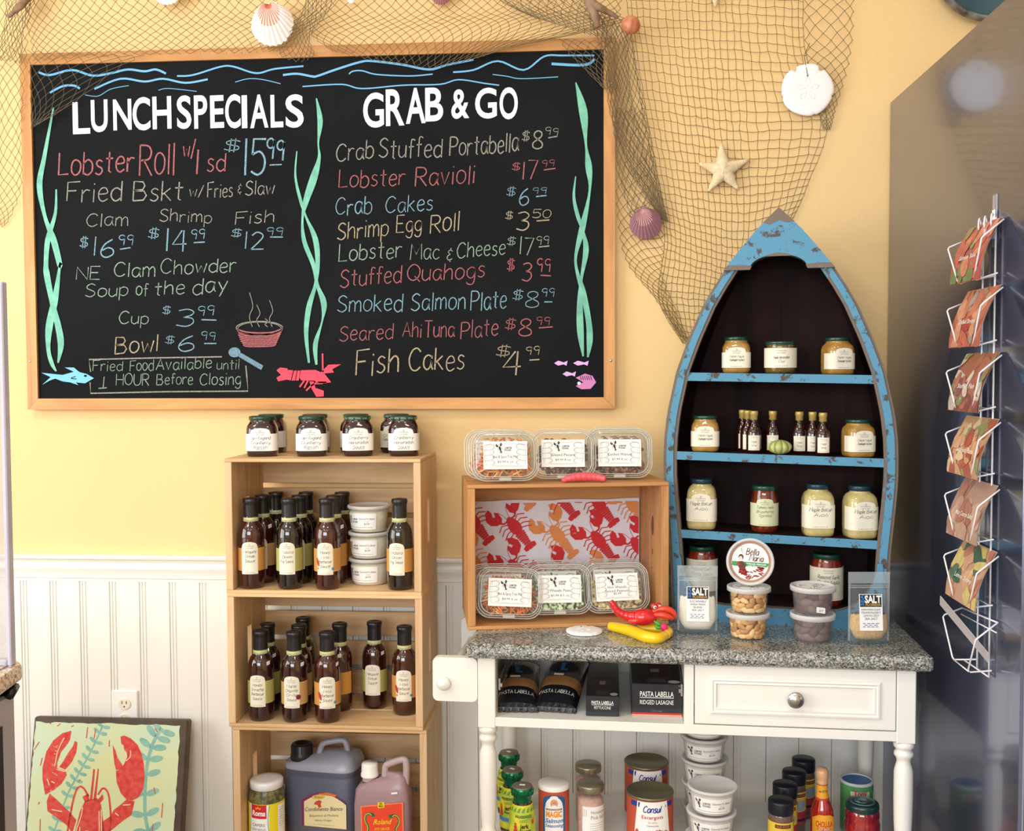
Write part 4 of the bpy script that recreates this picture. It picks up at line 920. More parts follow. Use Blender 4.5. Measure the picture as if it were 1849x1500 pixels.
# ribbed orange shell ball
p = at(1139, 45, -.075); b = MB(); R_ = 16*PXM; vs = []; NA, NR = 32, 12
Mo1 = P('orange urchin', (206, 138, 102), .5, bump=.4, c2=(188, 106, 76), cscale=60); 
for j in range(NR+1):
    for i in range(NA):
        a = 2*PI*i/NA; th = PI*j/NR; k_ = 1+.05*math.cos(i*PI/2); vs.append((R_*math.sin(th)*math.cos(a)*k_, R_*math.sin(th)*math.sin(a)*k_, R_*.98*math.cos(th)))
b.add(vs, [(j*NA+i, j*NA+(i+1) % NA, (j+1)*NA+(i+1) % NA, (j+1)*NA+i) for j in range(NR) for i in range(NA)], Mo1, True)
tag(b.obj('sea_urchin_shell', None, p, (.5, .3, 0)), 'round orange sea urchin shell beside the driftwood at the board corner', 'shell')
# sand dollar
def sand_dollar(loc, R_, label, rot=(0, 0, 0), holes=True):
    Ms = P('sand dollar white', (246, 246, 248), .6, bump=.3, bscale=120); b = MB(); n = 72; rings = [(1, 0), (.985, .4), (.9, .75), (.6, .95), (.2, 1.05)]
    out = []
    for i in range(n):
        a = 2*PI*i/n; k_ = 1+.015*math.cos(5*a)
        for c_ in (PI/2-.55, PI/2+.55): 
            d_ = abs((a-c_+PI) % (2*PI)-PI)
            if d_ < .07: k_ -= .14
        for c_ in (PI*1.08, -PI*.08, -PI*.42):
            d_ = abs((a-c_+PI) % (2*PI)-PI)
            if d_ < .05: k_ -= .045
        out.append((math.cos(a)*R_*k_, math.sin(a)*R_*k_))
    vs = [(u*q, -.0045*hh, v*q) for q, hh in rings for u, v in out]+[(0, -.0050, 0)]+[(u, .002, v) for u, v in out]
    b.add(vs, [(j*n+i, j*n+(i+1) % n, (j+1)*n+(i+1) % n, (j+1)*n+i) for j in range(4) for i in range(n)]+[(4*n+i, 4*n+(i+1) % n, 5*n) for i in range(n)], Ms, True)
    m_ = 5*n+1; b.add(vs, [(i, m_+i, m_+(i+1) % n, (i+1) % n) for i in range(n)]+[tuple(range(m_, m_+n))], Ms)
    Mp = P('sand dollar petal', (232, 231, 232), .7)
    for k_ in range(5):
        a = PI/2+k_*2*PI/5; pet = [(R_*(.09+.36*q)*math.cos(a+s_*.30*math.sin(PI*q)), R_*(.09+.36*q)*math.sin(a+s_*.30*math.sin(PI*q))) for s_, rng in ((1, range(9)), (-1, range(8, -1, -1))) for q in [r_/8 for r_ in rng]]
        b.tube([(u, -.0046, v) for u, v in pet], .0007, Mp, 4)
    if holes: b.ball((-.001, -.0047, R_*.52), .002, .0006, .003, M_inkg, 8, 4)
    return tag(b.obj('sand_dollar', None, loc, rot), label, 'shell')
sand_dollar(at(1458, 162, -.022), 45*PXM, 'large white sand dollar hung on the net at the right')
MB().tube([at(1458, 135, -.028), at(1452, 100, -.02), at(1462, 78, -.018)], .0009, M_netd, 5).obj('hanging_cord', NET)
MB().tube([at(1166, 384, -.024), at(1163, 368, -.02), at(1166, 356, -.018)], .0009, M_netd, 5).obj('hanging_cord', NET)
# starfish
def starfish(px, py, Y, rpx, rot, label):
    Ms = P('starfish cream', (236, 220, 182), .65, c2=(218, 196, 152), cscale=60, bump=.6, bscale=200); p = at(px, py, Y); R_ = rpx*PXM; b = MB()
    for k_ in range(5):
        a = rot+k_*2*PI/5; L_ = R_*random.uniform(.93, 1.05); N_ = 8
        vs = []
        for j in range(N_+1):
            q = j/N_; r0 = R_*(.27*(1-q)**1.1+.085*(1-q*.5)); cx, cz = math.cos(a)*L_*q, math.sin(a)*L_*q; bend = math.sin(q*2+k_)*R_*.03
            cx += -math.sin(a)*bend; cz += math.cos(a)*bend
            for m_ in range(9):
                th = PI*m_/8; vs.append((cx-math.sin(a)*math.cos(th)*r0, -math.sin(th)*r0*.75, cz+math.cos(a)*math.cos(th)*r0))
        b.add(vs, [(j*9+i, j*9+i+1, (j+1)*9+i+1, (j+1)*9+i) for j in range(N_) for i in range(8)]+[tuple(range(N_*9, N_*9+9))], Ms, True)
        for j in range(1, 8): q = j/8; b.ball((math.cos(a)*L_*q, -R_*(.26*(1-q)**1.1+.05)*.75, math.sin(a)*L_*q), .0016, .0014, .0016, Ms, 5, 3)
    b.ball((0, -.002, 0), R_*.27, R_*.22, R_*.27, Ms, 14, 7)
    return tag(b.obj('starfish', None, p), label, 'starfish')
starfish(1306, 306, -.016, 46, PI/2+.05, 'cream knobbly starfish on the net above the boat shelf')
starfish(1288, -32, -.016, 44, -PI/2+.06, 'white starfish arm poking in from the top edge, left of the sand dollar')
# round teal tray above the refrigerator
p = at(1790, -68, -.03); R_ = .142; b = MB(); b.M = Matrix.Rotation(PI/2, 4, 'X')
b.lathe([(.0001, .006), (R_*.88, .006), (R_*.90, .010)], P('teal painted tin', (64, 98, 112), .5, c2=(52, 84, 98), cscale=10), 48, cap0=False, cap1=False)
b.lathe([(R_*.90, .010), (R_*.93, .022), (R_*.97, .024), (R_*1.0, .018), (R_, .004), (R_*.9, .0)], P('weathered silver rim', (150, 150, 146), .5, c2=(70, 62, 56), cscale=30), 48, cap0=False)
tag(b.obj('round_wall_tray', None, p, (0, .15, 0)), 'round teal wall tray with a weathered rim, top right above the refrigerator', 'tray')
# ---------------------------------------------------------------- helpers for goods
def proj(p):
    d = Vector(p)-CAM; z = d.dot(_f); return 924.5+FPX*d.dot(_r)/z, 750-FPX*d.dot(_u)/z
def boatpos(px, v, z):
    lo, hi = -.24, .24
    for _ in range(30):
        mid = (lo+hi)/2
        if proj(bpt(mid, v, z))[0] < px: lo = mid
        else: hi = mid
    return bpt(lo, v, z+SLO*lo+.0004)
def maker(name, cat):
    o = bpy.data.objects.new(name, None); COL.objects.link(o); o.empty_display_size = .05; o['category'] = cat; return o
def logo(p, x, y, s, mat):      # small arched maker's name as printed on the jars
    p.stroke([(x-s*.25, y+s*.1), (x-s*.05, y+s*.45), (x+s*.1, y+s*.15), (x+s*.25, y+s*.4)], s*.09, mat); p.stroke([(x-s*.15, y+s*.02), (x+s*.2, y+s*.02)], s*.07, mat)
def lobster(p, x, y, L, ang, mat, flip=1):
    c, q = math.cos(ang), math.sin(ang)
    def T(pts): return [(x+(a*flip*c-b_*q)*L, y+(a*flip*q+b_*c)*L) for a, b_ in pts]
    p.poly(T([(.115*math.cos(a*PI/8)*(1-.25*math.sin(a*PI/8)), .06+.20*math.sin(a*PI/8)) for a in range(16)]), mat)
    for k in range(6):
        y0 = -.115-.044*k; w0 = .094-.006*k; p.poly(T([(-w0, y0), (w0, y0), (w0+.014, y0-.028), (w0-.006, y0-.040), (-w0+.006, y0-.040), (-w0-.014, y0-.028)]), mat)
    for s_ in (-1, 1):
        p.poly(T([(s_*.01, -.38), (s_*.05, -.38), (s_*.135, -.42), (s_*.12, -.49), (s_*.06, -.50), (s_*.02, -.47)]), mat)
        p.stroke(T([(s_*.06, .20), (s_*.13, .20), (s_*.19, .26)]), .035*L, mat)
        p.poly(T([(s_*.15, .24), (s_*.25, .25), (s_*.35, .33), (s_*.37, .45), (s_*.30, .57), (s_*.21, .61), (s_*.19, .52), (s_*.225, .43), (s_*.18, .41), (s_*.15, .50), (s_*.095, .44), (s_*.095, .31)]), mat)
        for k in range(4):
            y0 = .14-.065*k; p.stroke(T([(s_*.09, y0), (s_*.19, y0+.05-.03*k), (s_*.30, y0-.02-.03*k)]), .020*L, mat)
        p.stroke(T([(s_*.03, .22), (s_*.05, .34), (s_*.09, .44)]), .009*L, mat)
    p.poly(T([(-.03, -.38), (.03, -.38), (.035, -.50), (-.035, -.50)]), mat)

# ---------------------------------------------------------------- jam jars
def label_arch(p, half, z0, z1, z2, ha, paper):
    p.area(-half, -ha, z0, z1, paper, 8)
    p.area(-ha, ha, z0, lambda u: z1+(z2-z1)*math.sqrt(max(0, 1-(u/ha)**2))**.6, paper, 16)
    p.area(ha, half, z0, z1, paper, 8)
def jam_jar(w_, h, sauce, lines, e=3.6, lid=None, paper=None, arch=True, lidtext=False, name='jam_jar', lab=(.14, .56, .70), plain_label_w=1.0, txt_s=1.0, lidw=.86, neck=.80):
    lid = lid or M_green; paper = paper or M_paperw; r = w_/2; q = 1/(2**(1-2/e))**.0
    t = maker(name, 'jar')
    rr = r  # flat side distance
    b = MB(); LH = h*.12
    z = lambda k: h*k
    b.lathe([(rr*.86, z(0)), (rr*.95, z(.02)), (rr*.98, z(.08)), (rr, z(.2)), (rr, z(.60)), (rr*.98, z(.68)), (rr*.92, z(.76)), (rr*.84, z(.82), 2.4), (rr*neck, z(.86), 2.0), (rr*neck, z(.90), 2.0)], sauce, 40, e)
    b.obj('glass_body', t)
    b = MB(); lr = rr*lidw
    b.lathe([(lr*.97, z(.885)), (lr, z(.895)), (lr, z(.955)), (lr*.985, z(.975)), (lr*.90, z(.985)), (lr*.88, z(.978)), (.0001, z(.978))], lid, 36, 2, cap1=False)
    if lidtext:
        p = Print(b, wrap(lr, 2, z(.905)))
        for k in range(-4, 5): p.type('REMEMBER', k*lr*.55, 0, z(.045), P('pale lid lettering', (150, 190, 160), .5), lr*.42, center=True)
    b.obj('lid', t)
    b = MB(); p = Print(b, wrap(rr*1.002, e, 0, off=0), .00012); half = w_*.86*plain_label_w
    z0, z1, z2 = z(lab[0]), z(lab[1]), z(lab[2])
    if arch: label_arch(p, half, z0, z1, z2, w_*.33, paper)
    else: p.area(-half, half, z0, z2, paper, 20)
    p.up()
    top = z2
    if arch: logo(p, 0, top-w_*.115, w_*.12, M_ink)
    p.type('STONEWALL', 0, top-w_*(.165 if arch else .11), w_*.042, M_inkg, w_*.34, center=True); p.type('KITCHEN', 0, top-w_*(.235 if arch else .18), w_*.042, M_inkg, w_*.26, center=True)
    y = top-w_*(.37 if arch else .34); n = len(lines)
    for s_ in lines:
        p.hand(s_, 0, y, w_*.10*txt_s, M_ink, min(w_*.62*txt_s, w_*.075*len(s_)*txt_s), .11, jit=.08, center=True, slant=.2); y -= w_*.15*txt_s
    p.lines(0, z0+w_*.05, w_*.5, 1, w_*.03, w_*.012, M_inkg)
    b.obj('paper_label', t); return t
S_cran = P('dark cranberry jelly in glass', (50, 16, 20), .12, coat=1, c2=(34, 10, 14), cscale=30)
S_must = P('mustard in glass', (178, 140, 70), .15, coat=1, c2=(160, 122, 58), cscale=60)
S_pick = P('relish in glass', (112, 96, 44), .15, coat=1, c2=(84, 74, 34), cscale=90)
S_aioli = P('pale aioli in glass', (204, 190, 132), .15, coat=1, c2=(190, 174, 112), cscale=80)
S_tom = P('tomato spread in glass', (120, 44, 22), .15, coat=1, c2=(92, 28, 16), cscale=70)
S_red = P('red salsa in glass', (140, 52, 34), .15, coat=1, c2=(106, 30, 20), cscale=50)
ZT = CT+.0005
W_ = .0735; H_ = .097
mkA = lambda: jam_jar(W_, H_, S_cran, ['New England', 'Cranberry', 'Relish'])
mkB = lambda: jam_jar(W_, H_, S_cran, ['Cranberry', 'Horseradish', 'Sauce'], lidtext=True)
mkC = lambda: jam_jar(W_, H_, S_cran, ['Cranberry', 'Horseradish', 'Sauce'], lidtext=True, paper=P('ivory label paper', (232, 228, 208), .6))
def top_jar(key, mk, px, Y, lab, rz=0): return place(key, mk, lab, (at(px, 790, Y).x, Y, ZT), rz, 'green lidded jars on top of the crate stack')
top_jar('cranA', mkA, 474, -.186, 'green lidded cranberry relish jar, leftmost in front on the crate top', .17)
top_jar('cranA', mkA, 563, -.180, 'green lidded cranberry relish jar, second in front on the crate top', .2)
top_jar('cranB', mkB, 646, -.170, 'cranberry sauce jar with lettered green lid, third in front on the crate top', .26)
top_jar('cranB', mkB, 729.5, -.165, 'cranberry sauce jar with lettered green lid, rightmost in front on the crate top', .15)
top_jar('cranA', mkA, 490, -.075, 'cranberry jar half hidden behind the leftmost front jar on the crate top', .05)
top_jar('cranA', mkA, 569, -.075, 'cranberry jar hidden behind the second front jar on the crate top', 0)
top_jar('cranB', mkB, 643, -.068, 'cranberry jar hidden behind the third front jar on the crate top', 0)
top_jar('cranC', mkC, 716, -.068, 'cranberry jar peeking out left behind the rightmost front jar on the crate top', -.1)

# ---------------------------------------------------------------- jars on the boat shelf
def bj(key, mk, px, v, sh, lab, rz=0, grp='jars on the boat shelf'):
    z = SHZ[sh] if sh < 3 else .040
    return place(key, mk, lab, boatpos(px, v, z), BA+rz, grp)
mMust = lambda: jam_jar(.064, .084, S_must, ['Maine Maple', 'Champagne Mustard'], paper=M_paper, txt_s=.8, e=4)
mPick = lambda: jam_jar(.071, .074, S_pick, ['Maple Horseradish', 'Dip'], e=2, paper=M_paper, arch=False, lab=(.18, .62, .78), txt_s=.8, lidw=.98, neck=.9, name='relish_jar')
mAio = lambda: jam_jar(.069, .118, S_aioli, ['Maple Bacon', 'Aioli'], e=4, paper=M_paper, lab=(.16, .60, .70), txt_s=1.15, lidw=.72, neck=.66, name='aioli_jar', lid=P('blue grey lid', (34, 62, 76), .3, metal=.3))
mBru = lambda: jam_jar(.062, .108, S_tom, ['Tomato Herb', 'Bruschetta', 'Spread'], e=2, paper=P('pale green label', (214, 220, 182), .6), lab=(.14, .62, .72), lidw=.92, neck=.86, name='bruschetta_jar')
mSal = lambda: jam_jar(.073, .12, S_red, ['Roasted Garlic', 'Pasta Sauce'], e=2, paper=M_paper, arch=False, lab=(.12, .6, .74), txt_s=1.1, lidw=.86, neck=.82, name='sauce_jar')
bj('must', mMust, 1329, .055, 0, 'mustard jar with green lid, left on the top boat shelf', .12)
bj('pick', mPick, 1409, .050, 0, 'low round brown relish jar in the middle of the top boat shelf', .1)
bj('must', mMust, 1512, .060, 0, 'mustard jar with green lid, right on the top boat shelf', .45)
bj('must', mMust, 1273, .045, 1, 'mustard jar with green lid at the left end of the second boat shelf', .12)
bj('must', mMust, 1549, .045, 1, 'mustard jar with green lid at the right end of the second boat shelf', .42)
bj('aio', mAio, 1267, .050, 2, 'pale maple bacon aioli jar at the left end of the third boat shelf', .05)
bj('bru', mBru, 1380, .055, 2, 'dark red bruschetta spread jar in the middle of the third boat shelf', .1)
bj('aio', mAio, 1476, .045, 2, 'pale maple bacon aioli jar right of the bruschetta jar', .2)
bj('aio', mAio, 1552, .048, 2, 'pale maple bacon aioli jar at the right end of the third boat shelf', .35)
bj('sal', mSal, 1267, .075, 3, 'red sauce jar at the bottom left of the boat, behind the white salt pouch', .1)
bj('sal', mSal, 1492, .075, 3, 'red roasted garlic sauce jar at the bottom right of the boat', .15)
# syrup bottles
S_syr = P('dark amber syrup glass', (44, 16, 8), .08, coat=1); S_gold = P('gold cap', (188, 164, 92), .4, metal=.3)
def syrup():
    t = maker('syrup_bottle', 'bottle'); b = MB()
    b.lathe([(.014, 0), (.0165, .002), (.0172, .010), (.0172, .042), (.016, .052), (.011, .064), (.0075, .070), (.0072, .080)], S_syr, 24); b.obj('glass_body', t)
    b = MB(); b.lathe([(.0078, .076), (.0085, .0765), (.0085, .086), (.0094, .087), (.0094, .0945), (.0088, .096), (.0001, .096)], S_gold, 20, cap1=False); b.obj('cap', t)
    b = MB(); p = Print(b, wrap(.0174, 2)); p.area(-.0135, .0135, .007, .041, M_paper, 12); p.up(); p.type('STONEWALL', 0, .036, .0018, M_inkg, .015, center=True); p.lines(0, .0335, .018, 1, .002, .0005, M_inkg)
    p.hand('Maple', 0, .0245, .0045, M_inkg, .011, .12, center=True); p.hand('Syrup', 0, .0165, .0045, M_inkg, .011, .12, center=True); p.lines(0, .010, .02, 1, .002, .0006, M_inkg); b.obj('paper_label', t); return t
G2 = 'small gold capped syrup bottles on the second boat shelf'
for px, v, rz, lab in ((1361, .035, .1, 'small syrup bottle with gold cap, frontmost of the left trio on the second boat shelf'), (1350, .060, .2, 'small syrup bottle with gold cap, middle of the left trio'), (1341, .085, .3, 'small syrup bottle with gold cap, leftmost and rearmost of the left trio'),
                   (1395, .060, .05, 'single small syrup bottle standing behind the green urchin'), (1443, .060, .05, 'small syrup bottle with gold cap just right of the green urchin'), (1467, .065, .1, 'small syrup bottle with gold cap between its two right hand neighbours'), (1485.5, .032, .1, 'small syrup bottle with gold cap, rightmost on the second boat shelf')):
    place('syr', syrup, lab, boatpos(px, v, SHZ[1]), BA+rz, G2)
# green sea urchin shell
pu = boatpos(1408, .020, SHZ[1]); b = MB(); NA = 60
Mu1 = P('pale green urchin', (176, 186, 112), .5, bump=.5, bscale=300, c2=(196, 204, 136), cscale=80); Mu2 = P('urchin rib', (136, 152, 78), .6)
vs = []; NR = 12
for j in range(NR+1):
    th = PI*j/NR
    for i in range(NA):
        a = 2*PI*i/NA; k_ = 1+.035*math.cos(i*PI*2/6); vs.append((.0262*math.sin(th)*math.cos(a)*k_, .0262*math.sin(th)*math.sin(a)*k_, .0165-.0165*math.cos(PI-th)*(1 if th > PI/2 else .98)))
f1 = []; f2 = []
for j in range(NR):
    for i in range(NA): (f2 if i % 6 in (2, 3) else f1).append((j*NA+i, j*NA+(i+1) % NA, (j+1)*NA+(i+1) % NA, (j+1)*NA+i))
b.add(vs, f1, Mu1, True); b.add(vs, f2, Mu2, True)
tag(b.obj('sea_urchin_shell', None, pu), 'ribbed pale green sea urchin shell among the syrup bottles', 'shell')

# ---------------------------------------------------------------- sauce bottles in the crates
O_or = P('orange label band', (212, 150, 70), .6); O_ol = P('olive label band', (180, 176, 98), .6); O_tan = P('tan label band', (200, 160, 100), .6); O_band = P('pale green neck band', (206, 212, 156), .6)
S_brn = P('red brown sauce in glass', (66, 22, 14), .1, coat=1, c2=(50, 14, 10), cscale=20); S_drk = P('near black sauce in glass', (24, 16, 12), .1, coat=1); S_plum = P('plum brown sauce in glass', (46, 14, 14), .1, coat=1)
M_org = P('blue round badge', (70, 140, 170), .6); M_seal = P('burgundy seal', (130, 24, 52), .6); M_chili = P('red chili print', (190, 60, 40), .6)
def bottle(sauce, band, lines, chili=False, seal=False, sticker=False):
    t = maker('sauce_bottle', 'bottle'); R_ = .0305; H = .212; b = MB()
    b.lathe([(R_*.80, 0), (R_*.92, .002), (R_*.97, .010), (R_, .05), (R_, .118), (R_*.99, .128), (R_*.93, .140), (R_*.80, .149), (R_*.64, .155), (R_*.575, .159), (R_*.57, .17)], sauce, 32); b.obj('glass_body', t)
    b = MB(); b.lathe([(R_*.585, .156), (R_*.585, .1675)], O_band, 28, cap0=False, cap1=False); p = Print(b, wrap(R_*.587, 2, .1595))
    for k in (-1, 0, 1): p.type('STONEWALL & KITCHEN', k*.036, 0, .0028, M_inkg, .030, center=True)
    b.obj('neck_band', t)
    b = MB(); b.lathe([(R_*.56, .1675), (R_*.565, .196), (R_*.57, .2), (R_*.62, .2035), (R_*.62, .2095), (R_*.58, .212), (R_*.30, .212), (R_*.28, .2115), (.0001, .2115)], M_cap, 28, cap1=False); b.obj('cap', t)
    b = MB(); p = Print(b, wrap(R_*1.002, 2), .00012); p.area(-.0600, .062, .043, .097, band, 32); p.up(); p.lines(.030, .092, .016, 13, .0036, .0008, M_inkg)
    p.up(); w2 = .0192
    p.area(-w2, w2, .036, lambda u: .099+.013*math.sqrt(max(0, 1-(u/w2)**2))**.8, M_paper, 18); p.up()
    logo(p, 0, .1045, .007, M_ink); p.type('STONEWALL', 0, .1005, .0026, M_inkg, .021, center=True); p.type('KITCHEN', 0, .0962, .0026, M_inkg, .017, center=True)
    y = .0855
    for s_ in lines: p.hand(s_, 0, y, .0068, M_ink, min(.029, .0045*len(s_)), .11, jit=.08, center=True, slant=.2); y -= .0108
    p.lines(0, .0405, .026, 2, .0025, .0006, M_inkg, rag=.1)
    p.up().up()
    if chili: p.ell(-.0175, .066, .0035, .011, M_chili, 12, .3); p.ell(-.0165, .051, .002, .002, M_chili, 8); p.ell(.0185, .050, .0035, .0035, M_org, 12)
    if seal: p.ell(.0165, .062, .0060, .0060, M_seal, 16)
    b.obj('paper_label', t)
    if sticker:
        b = MB(); p = Print(b, lambda u, v, h: (math.sin(.95+u/R_)*(R_*.955+h), -math.cos(.95+u/R_)*(R_*.955+h), .134+v+u*.2)); p.area(-.005, .005, 0, .0085, M_paperw, 4); p.up(); p.lines(0, .004, .006, 1, .002, .0012, M_inkg); b.obj('price_sticker', t)
    return t
mMes = lambda: bottle(S_brn, O_or, ['Mesquite', 'Steak', 'Sauce']); mVid = lambda: bottle(S_drk, O_ol, ['Vidalia', 'Onion', 'Fig Sauce']); mHon = lambda: bottle(S_brn, O_or, ['Honey', 'Miso', 'Barbecue', 'Sauce'], chili=True)
mVi2 = lambda: bottle(S_drk, O_or, ['Vidalia', 'Onion', 'Fig Sauce']); mMesS = lambda: bottle(S_brn, O_tan, ['Mesquite', 'Steak', 'Sauce'], sticker=True); mHonS = lambda: bottle(S_brn, O_or, ['Honey', 'Miso', 'Barbecue', 'Sauce'], chili=True, sticker=True)
mSri = lambda: bottle(S_plum, O_ol, ['Honey', 'Sriracha', 'Barbecue', 'Sauce'], sticker=True); mMap = lambda: bottle(S_plum, O_tan, ['Maple', 'Chipotle', 'Grille', 'Sauce'], seal=True, sticker=True); mMesO = lambda: bottle(S_plum, O_ol, ['Mesquite', 'Steak', 'Sauce'], sticker=True)
R1 = .0305
ZA = CT-CH+.0085; ZM = CT-2*CH+.0085; GA = 'sauce bottles in the top crate'; GM = 'sauce bottles in the middle crate'
def bt(key, mk, px, Y, z, lab, rz, grp):
    p = at(px, 1000 if z > .8 else 1240, Y); return place(key, mk, lab, (p.x, Y, z), rz, grp)
ya, yb_, yc_ = -.236, -.170, -.104
bt('mes', mMes, 454, ya, ZA, 'mesquite steak sauce bottle, front left corner of the top crate', .18, GA)
bt('vid', mVid, 523, ya, ZA, 'near black onion fig sauce bottle in the front row of the top crate', .06, GA)
bt('hon', mHon, 591, ya, ZA, 'honey miso barbecue bottle with orange label, front row of the top crate', .06, GA)
bt('vi2', mVi2, 722, ya+.003, ZA, 'near black fig sauce bottle at the right end of the top crate, past the tubs', -.1, GA)
bt('mesS', mMesS, 475, yb_, ZA, 'steak sauce bottle with white price sticker, second row behind the mesquite bottle', .0, GA)
bt('vid', mVid, 542, yb_, ZA, 'near black sauce bottle, second row behind the onion fig bottle', .0, GA)
bt('honS', mHonS, 604, yb_, ZA, 'red brown bottle with price sticker, second row behind the honey miso bottle', .0, GA)
bt('vid', mVid, 500, yc_, ZA, 'dark sauce bottle in the rear row of the top crate, leftmost', -.2, GA)
bt('vid', mVid, 554, yc_, ZA, 'dark sauce bottle in the rear row of the top crate, middle one', -.2, GA)
bt('hon', mHon, 619, yc_, ZA, 'dark sauce bottle in the rear row of the top crate, next to the tubs', -.2, GA)
ya, yb_ = -.232, -.150
bt('sri', mSri, 471.5, ya, ZM, 'honey sriracha sauce bottle, front left in the middle crate', .0, GM)
bt('map', mMap, 532, ya-.004, ZM, 'sauce bottle with burgundy seal, second in front in the middle crate', .02, GM)
bt('honS', mHonS, 591.5, ya-.003, ZM, 'honey miso bottle with orange label, third in front in the middle crate', .22, GM)
bt('sri', mSri, 484.5, yb_-.014, ZM, 'sauce bottle behind the honey sriracha bottle in the middle crate', -.1, GM)
bt('map', mMap, 541, yb_-.022, ZM, 'sauce bottle right behind the one with the burgundy seal', -.1, GM)
bt('sri', mSri, 549, -.098, ZM, 'rearmost sauce bottle in the middle crate, third in the seal bottle file', -.1, GM)
bt('honS', mHonS, 614.5, yb_, ZM, 'orange labelled bottle half hidden behind the honey miso bottle in the middle crate', -.75, GM)
bt('mesO', mMesO, 677, -.128, ZM, 'mesquite steak sauce bottle standing alone at the back of the middle crate', .0, GM)
bt('hon', mHon, 731, -.170, ZM, 'honey miso bottle against the right end of the middle crate', .08, GM)

# ---------------------------------------------------------------- round tubs of fry batter
M_flour = P('cream flour', (238, 230, 208), .9, c2=(226, 214, 186), cscale=60, bump=.4)
M_flour2 = P('off white batter flour', (236, 228, 222), .9, c2=(224, 212, 200), cscale=60, bump=.4)
def tub(R_, H, fl):
    t = maker('flour_tub', 'tub'); b = MB()
    b.lathe([(R_*.78, 0), (R_*.80, .002), (R_*.92, H*.88), (R_*.93, H*.9)], M_frost, 36, cap1=False); b.obj('tub_body', t)
    b = MB(); b.lathe([(R_*.76, .001), (R_*.785, .002), (R_*.88, H*.72), (R_*.80, H*.75), (R_*.4, H*.80), (.0001, H*.78)], fl, 30, cap1=False); b.obj('flour', t)
    b = MB(); b.lathe([(R_*.93, H*.84), (R_, H*.845), (R_, H*.93), (R_*.985, H*.95), (R_*.93, H*.965), (R_*.90, H*.93), (.0001, H*.92)], M_frostrim, 40, cap0=False, cap1=False); b.obj('lid', t)
    b = MB(); f = wrap(R_*.826, 2, H*.12, taper=3.1 if H < .06 else 2.6); p = Print(b, f, .00015)
    p.area(-R_*.72, R_*.78, 0, H*.58, M_paperw, 20); p.up()
    lobster(p, -R_*.52, H*.34, R_*.34, .2, M_ink); p.type('LOBSTER', -R_*.36, H*.34, R_*.075, M_ink, R_*.3, bold=.03); p.type('POUND', -R_*.36, H*.24, R_*.075, M_ink, R_*.3, bold=.03)
    p.type('Seasoned Fry Batter', R_*.0, H*.36, R_*.085, M_ink, R_*.72); p.type('12 oz', R_*.36, H*.27, R_*.06, M_inkg, R_*.15, center=True); p.type('$4.99', R_*.36, H*.17, R_*.085, M_ink, R_*.24, center=True); p.lines(0, H*.07, R_*1.3, 1, .002, .0008, M_ink, rag=.05)
    b.obj('paper_label', t); return t
tx = at(669, 1000, -.165); GT_ = 'fry batter tubs stacked in the top crate'
tubA = lambda: tub(.0515, .0655, M_flour)
for k, lab in enumerate(('clear tub of fry batter lowest in the top crate stack', 'clear tub of fry batter in the middle of the top crate stack', 'clear tub of fry batter topmost in the top crate stack')):
    place('tubA', tubA, lab, (tx.x-.001*k, -.168, ZA+k*.0635), -.35, GT_)
# ---------------------------------------------------------------- clamshell snack boxes
def rrect(w_, h, r, n=6): return rounded(-w_/2, w_/2, 0, h, r, n)
def mix_sticks(cols, kind, seed):
    def fn(t, w_, h, d):
        rnd = random.Random(seed); b = MB()
        N = {'stick': 230, 'pea': 520, 'nut': 230}[kind]
        for _ in range(N):
            fr = rnd.random() < .75
            x = rnd.uniform(-w_/2+.014, w_/2-.014); z = rnd.uniform(.010, h*.84); y = -d+.007+rnd.random()**2*.018 if fr else rnd.uniform(-d+.012, -.01)
            if abs(x) > w_/2-.026 and (z < .02 or z > h-.03): continue
            c = rnd.choice(cols)
            if kind == 'stick':
                a = rnd.uniform(-1, 1)*1.2+PI/2*(rnd.random() < .6); L = rnd.uniform(.008, .016)
                b.tube([(x-math.cos(a)*L, y, max(.006, z-math.sin(a)*L)), (x+math.cos(a)*L*.1, y-.001, z), (x+math.cos(a)*L, y+rnd.uniform(-.003, .003), min(h*.9, z+math.sin(a)*L))], .0019, c, 5)
            elif kind == 'pea': b.ball((x, y, z), .0038, .0038, .0038, c, 6, 4)
            else: b.ball((x, y, z), rnd.uniform(.004, .0075), .0045, rnd.uniform(.004, .006), c, 7, 4)
        o = b.obj('snack_pieces', t); o['kind'] = 'stuff'
    return fn
M_or1 = P('orange sesame stick', (236, 156, 80), .6); M_or2 = P('dark orange stick', (214, 122, 60), .6); M_tn = P('tan snack', (236, 196, 136), .6); M_rd = P('red orange rice cracker', (232, 112, 66), .6)
M_pe1 = P('pale green pea', (206, 222, 180), .6); M_pe2 = P('green pea', (84, 164, 88), .6); M_pe3 = P('whitish green pea', (232, 238, 214), .6)
M_wn1 = P('candied brown nut', (150, 104, 74), .4); M_wn2 = P('dark brown nut', (96, 64, 50), .4); M_gp = P('glazed grey brown pecan', (120, 94, 80), .4); M_pn = P('tan spiced peanut', (226, 206, 162), .6); M_pn2 = P('beige peanut', (206, 186, 140), .6)
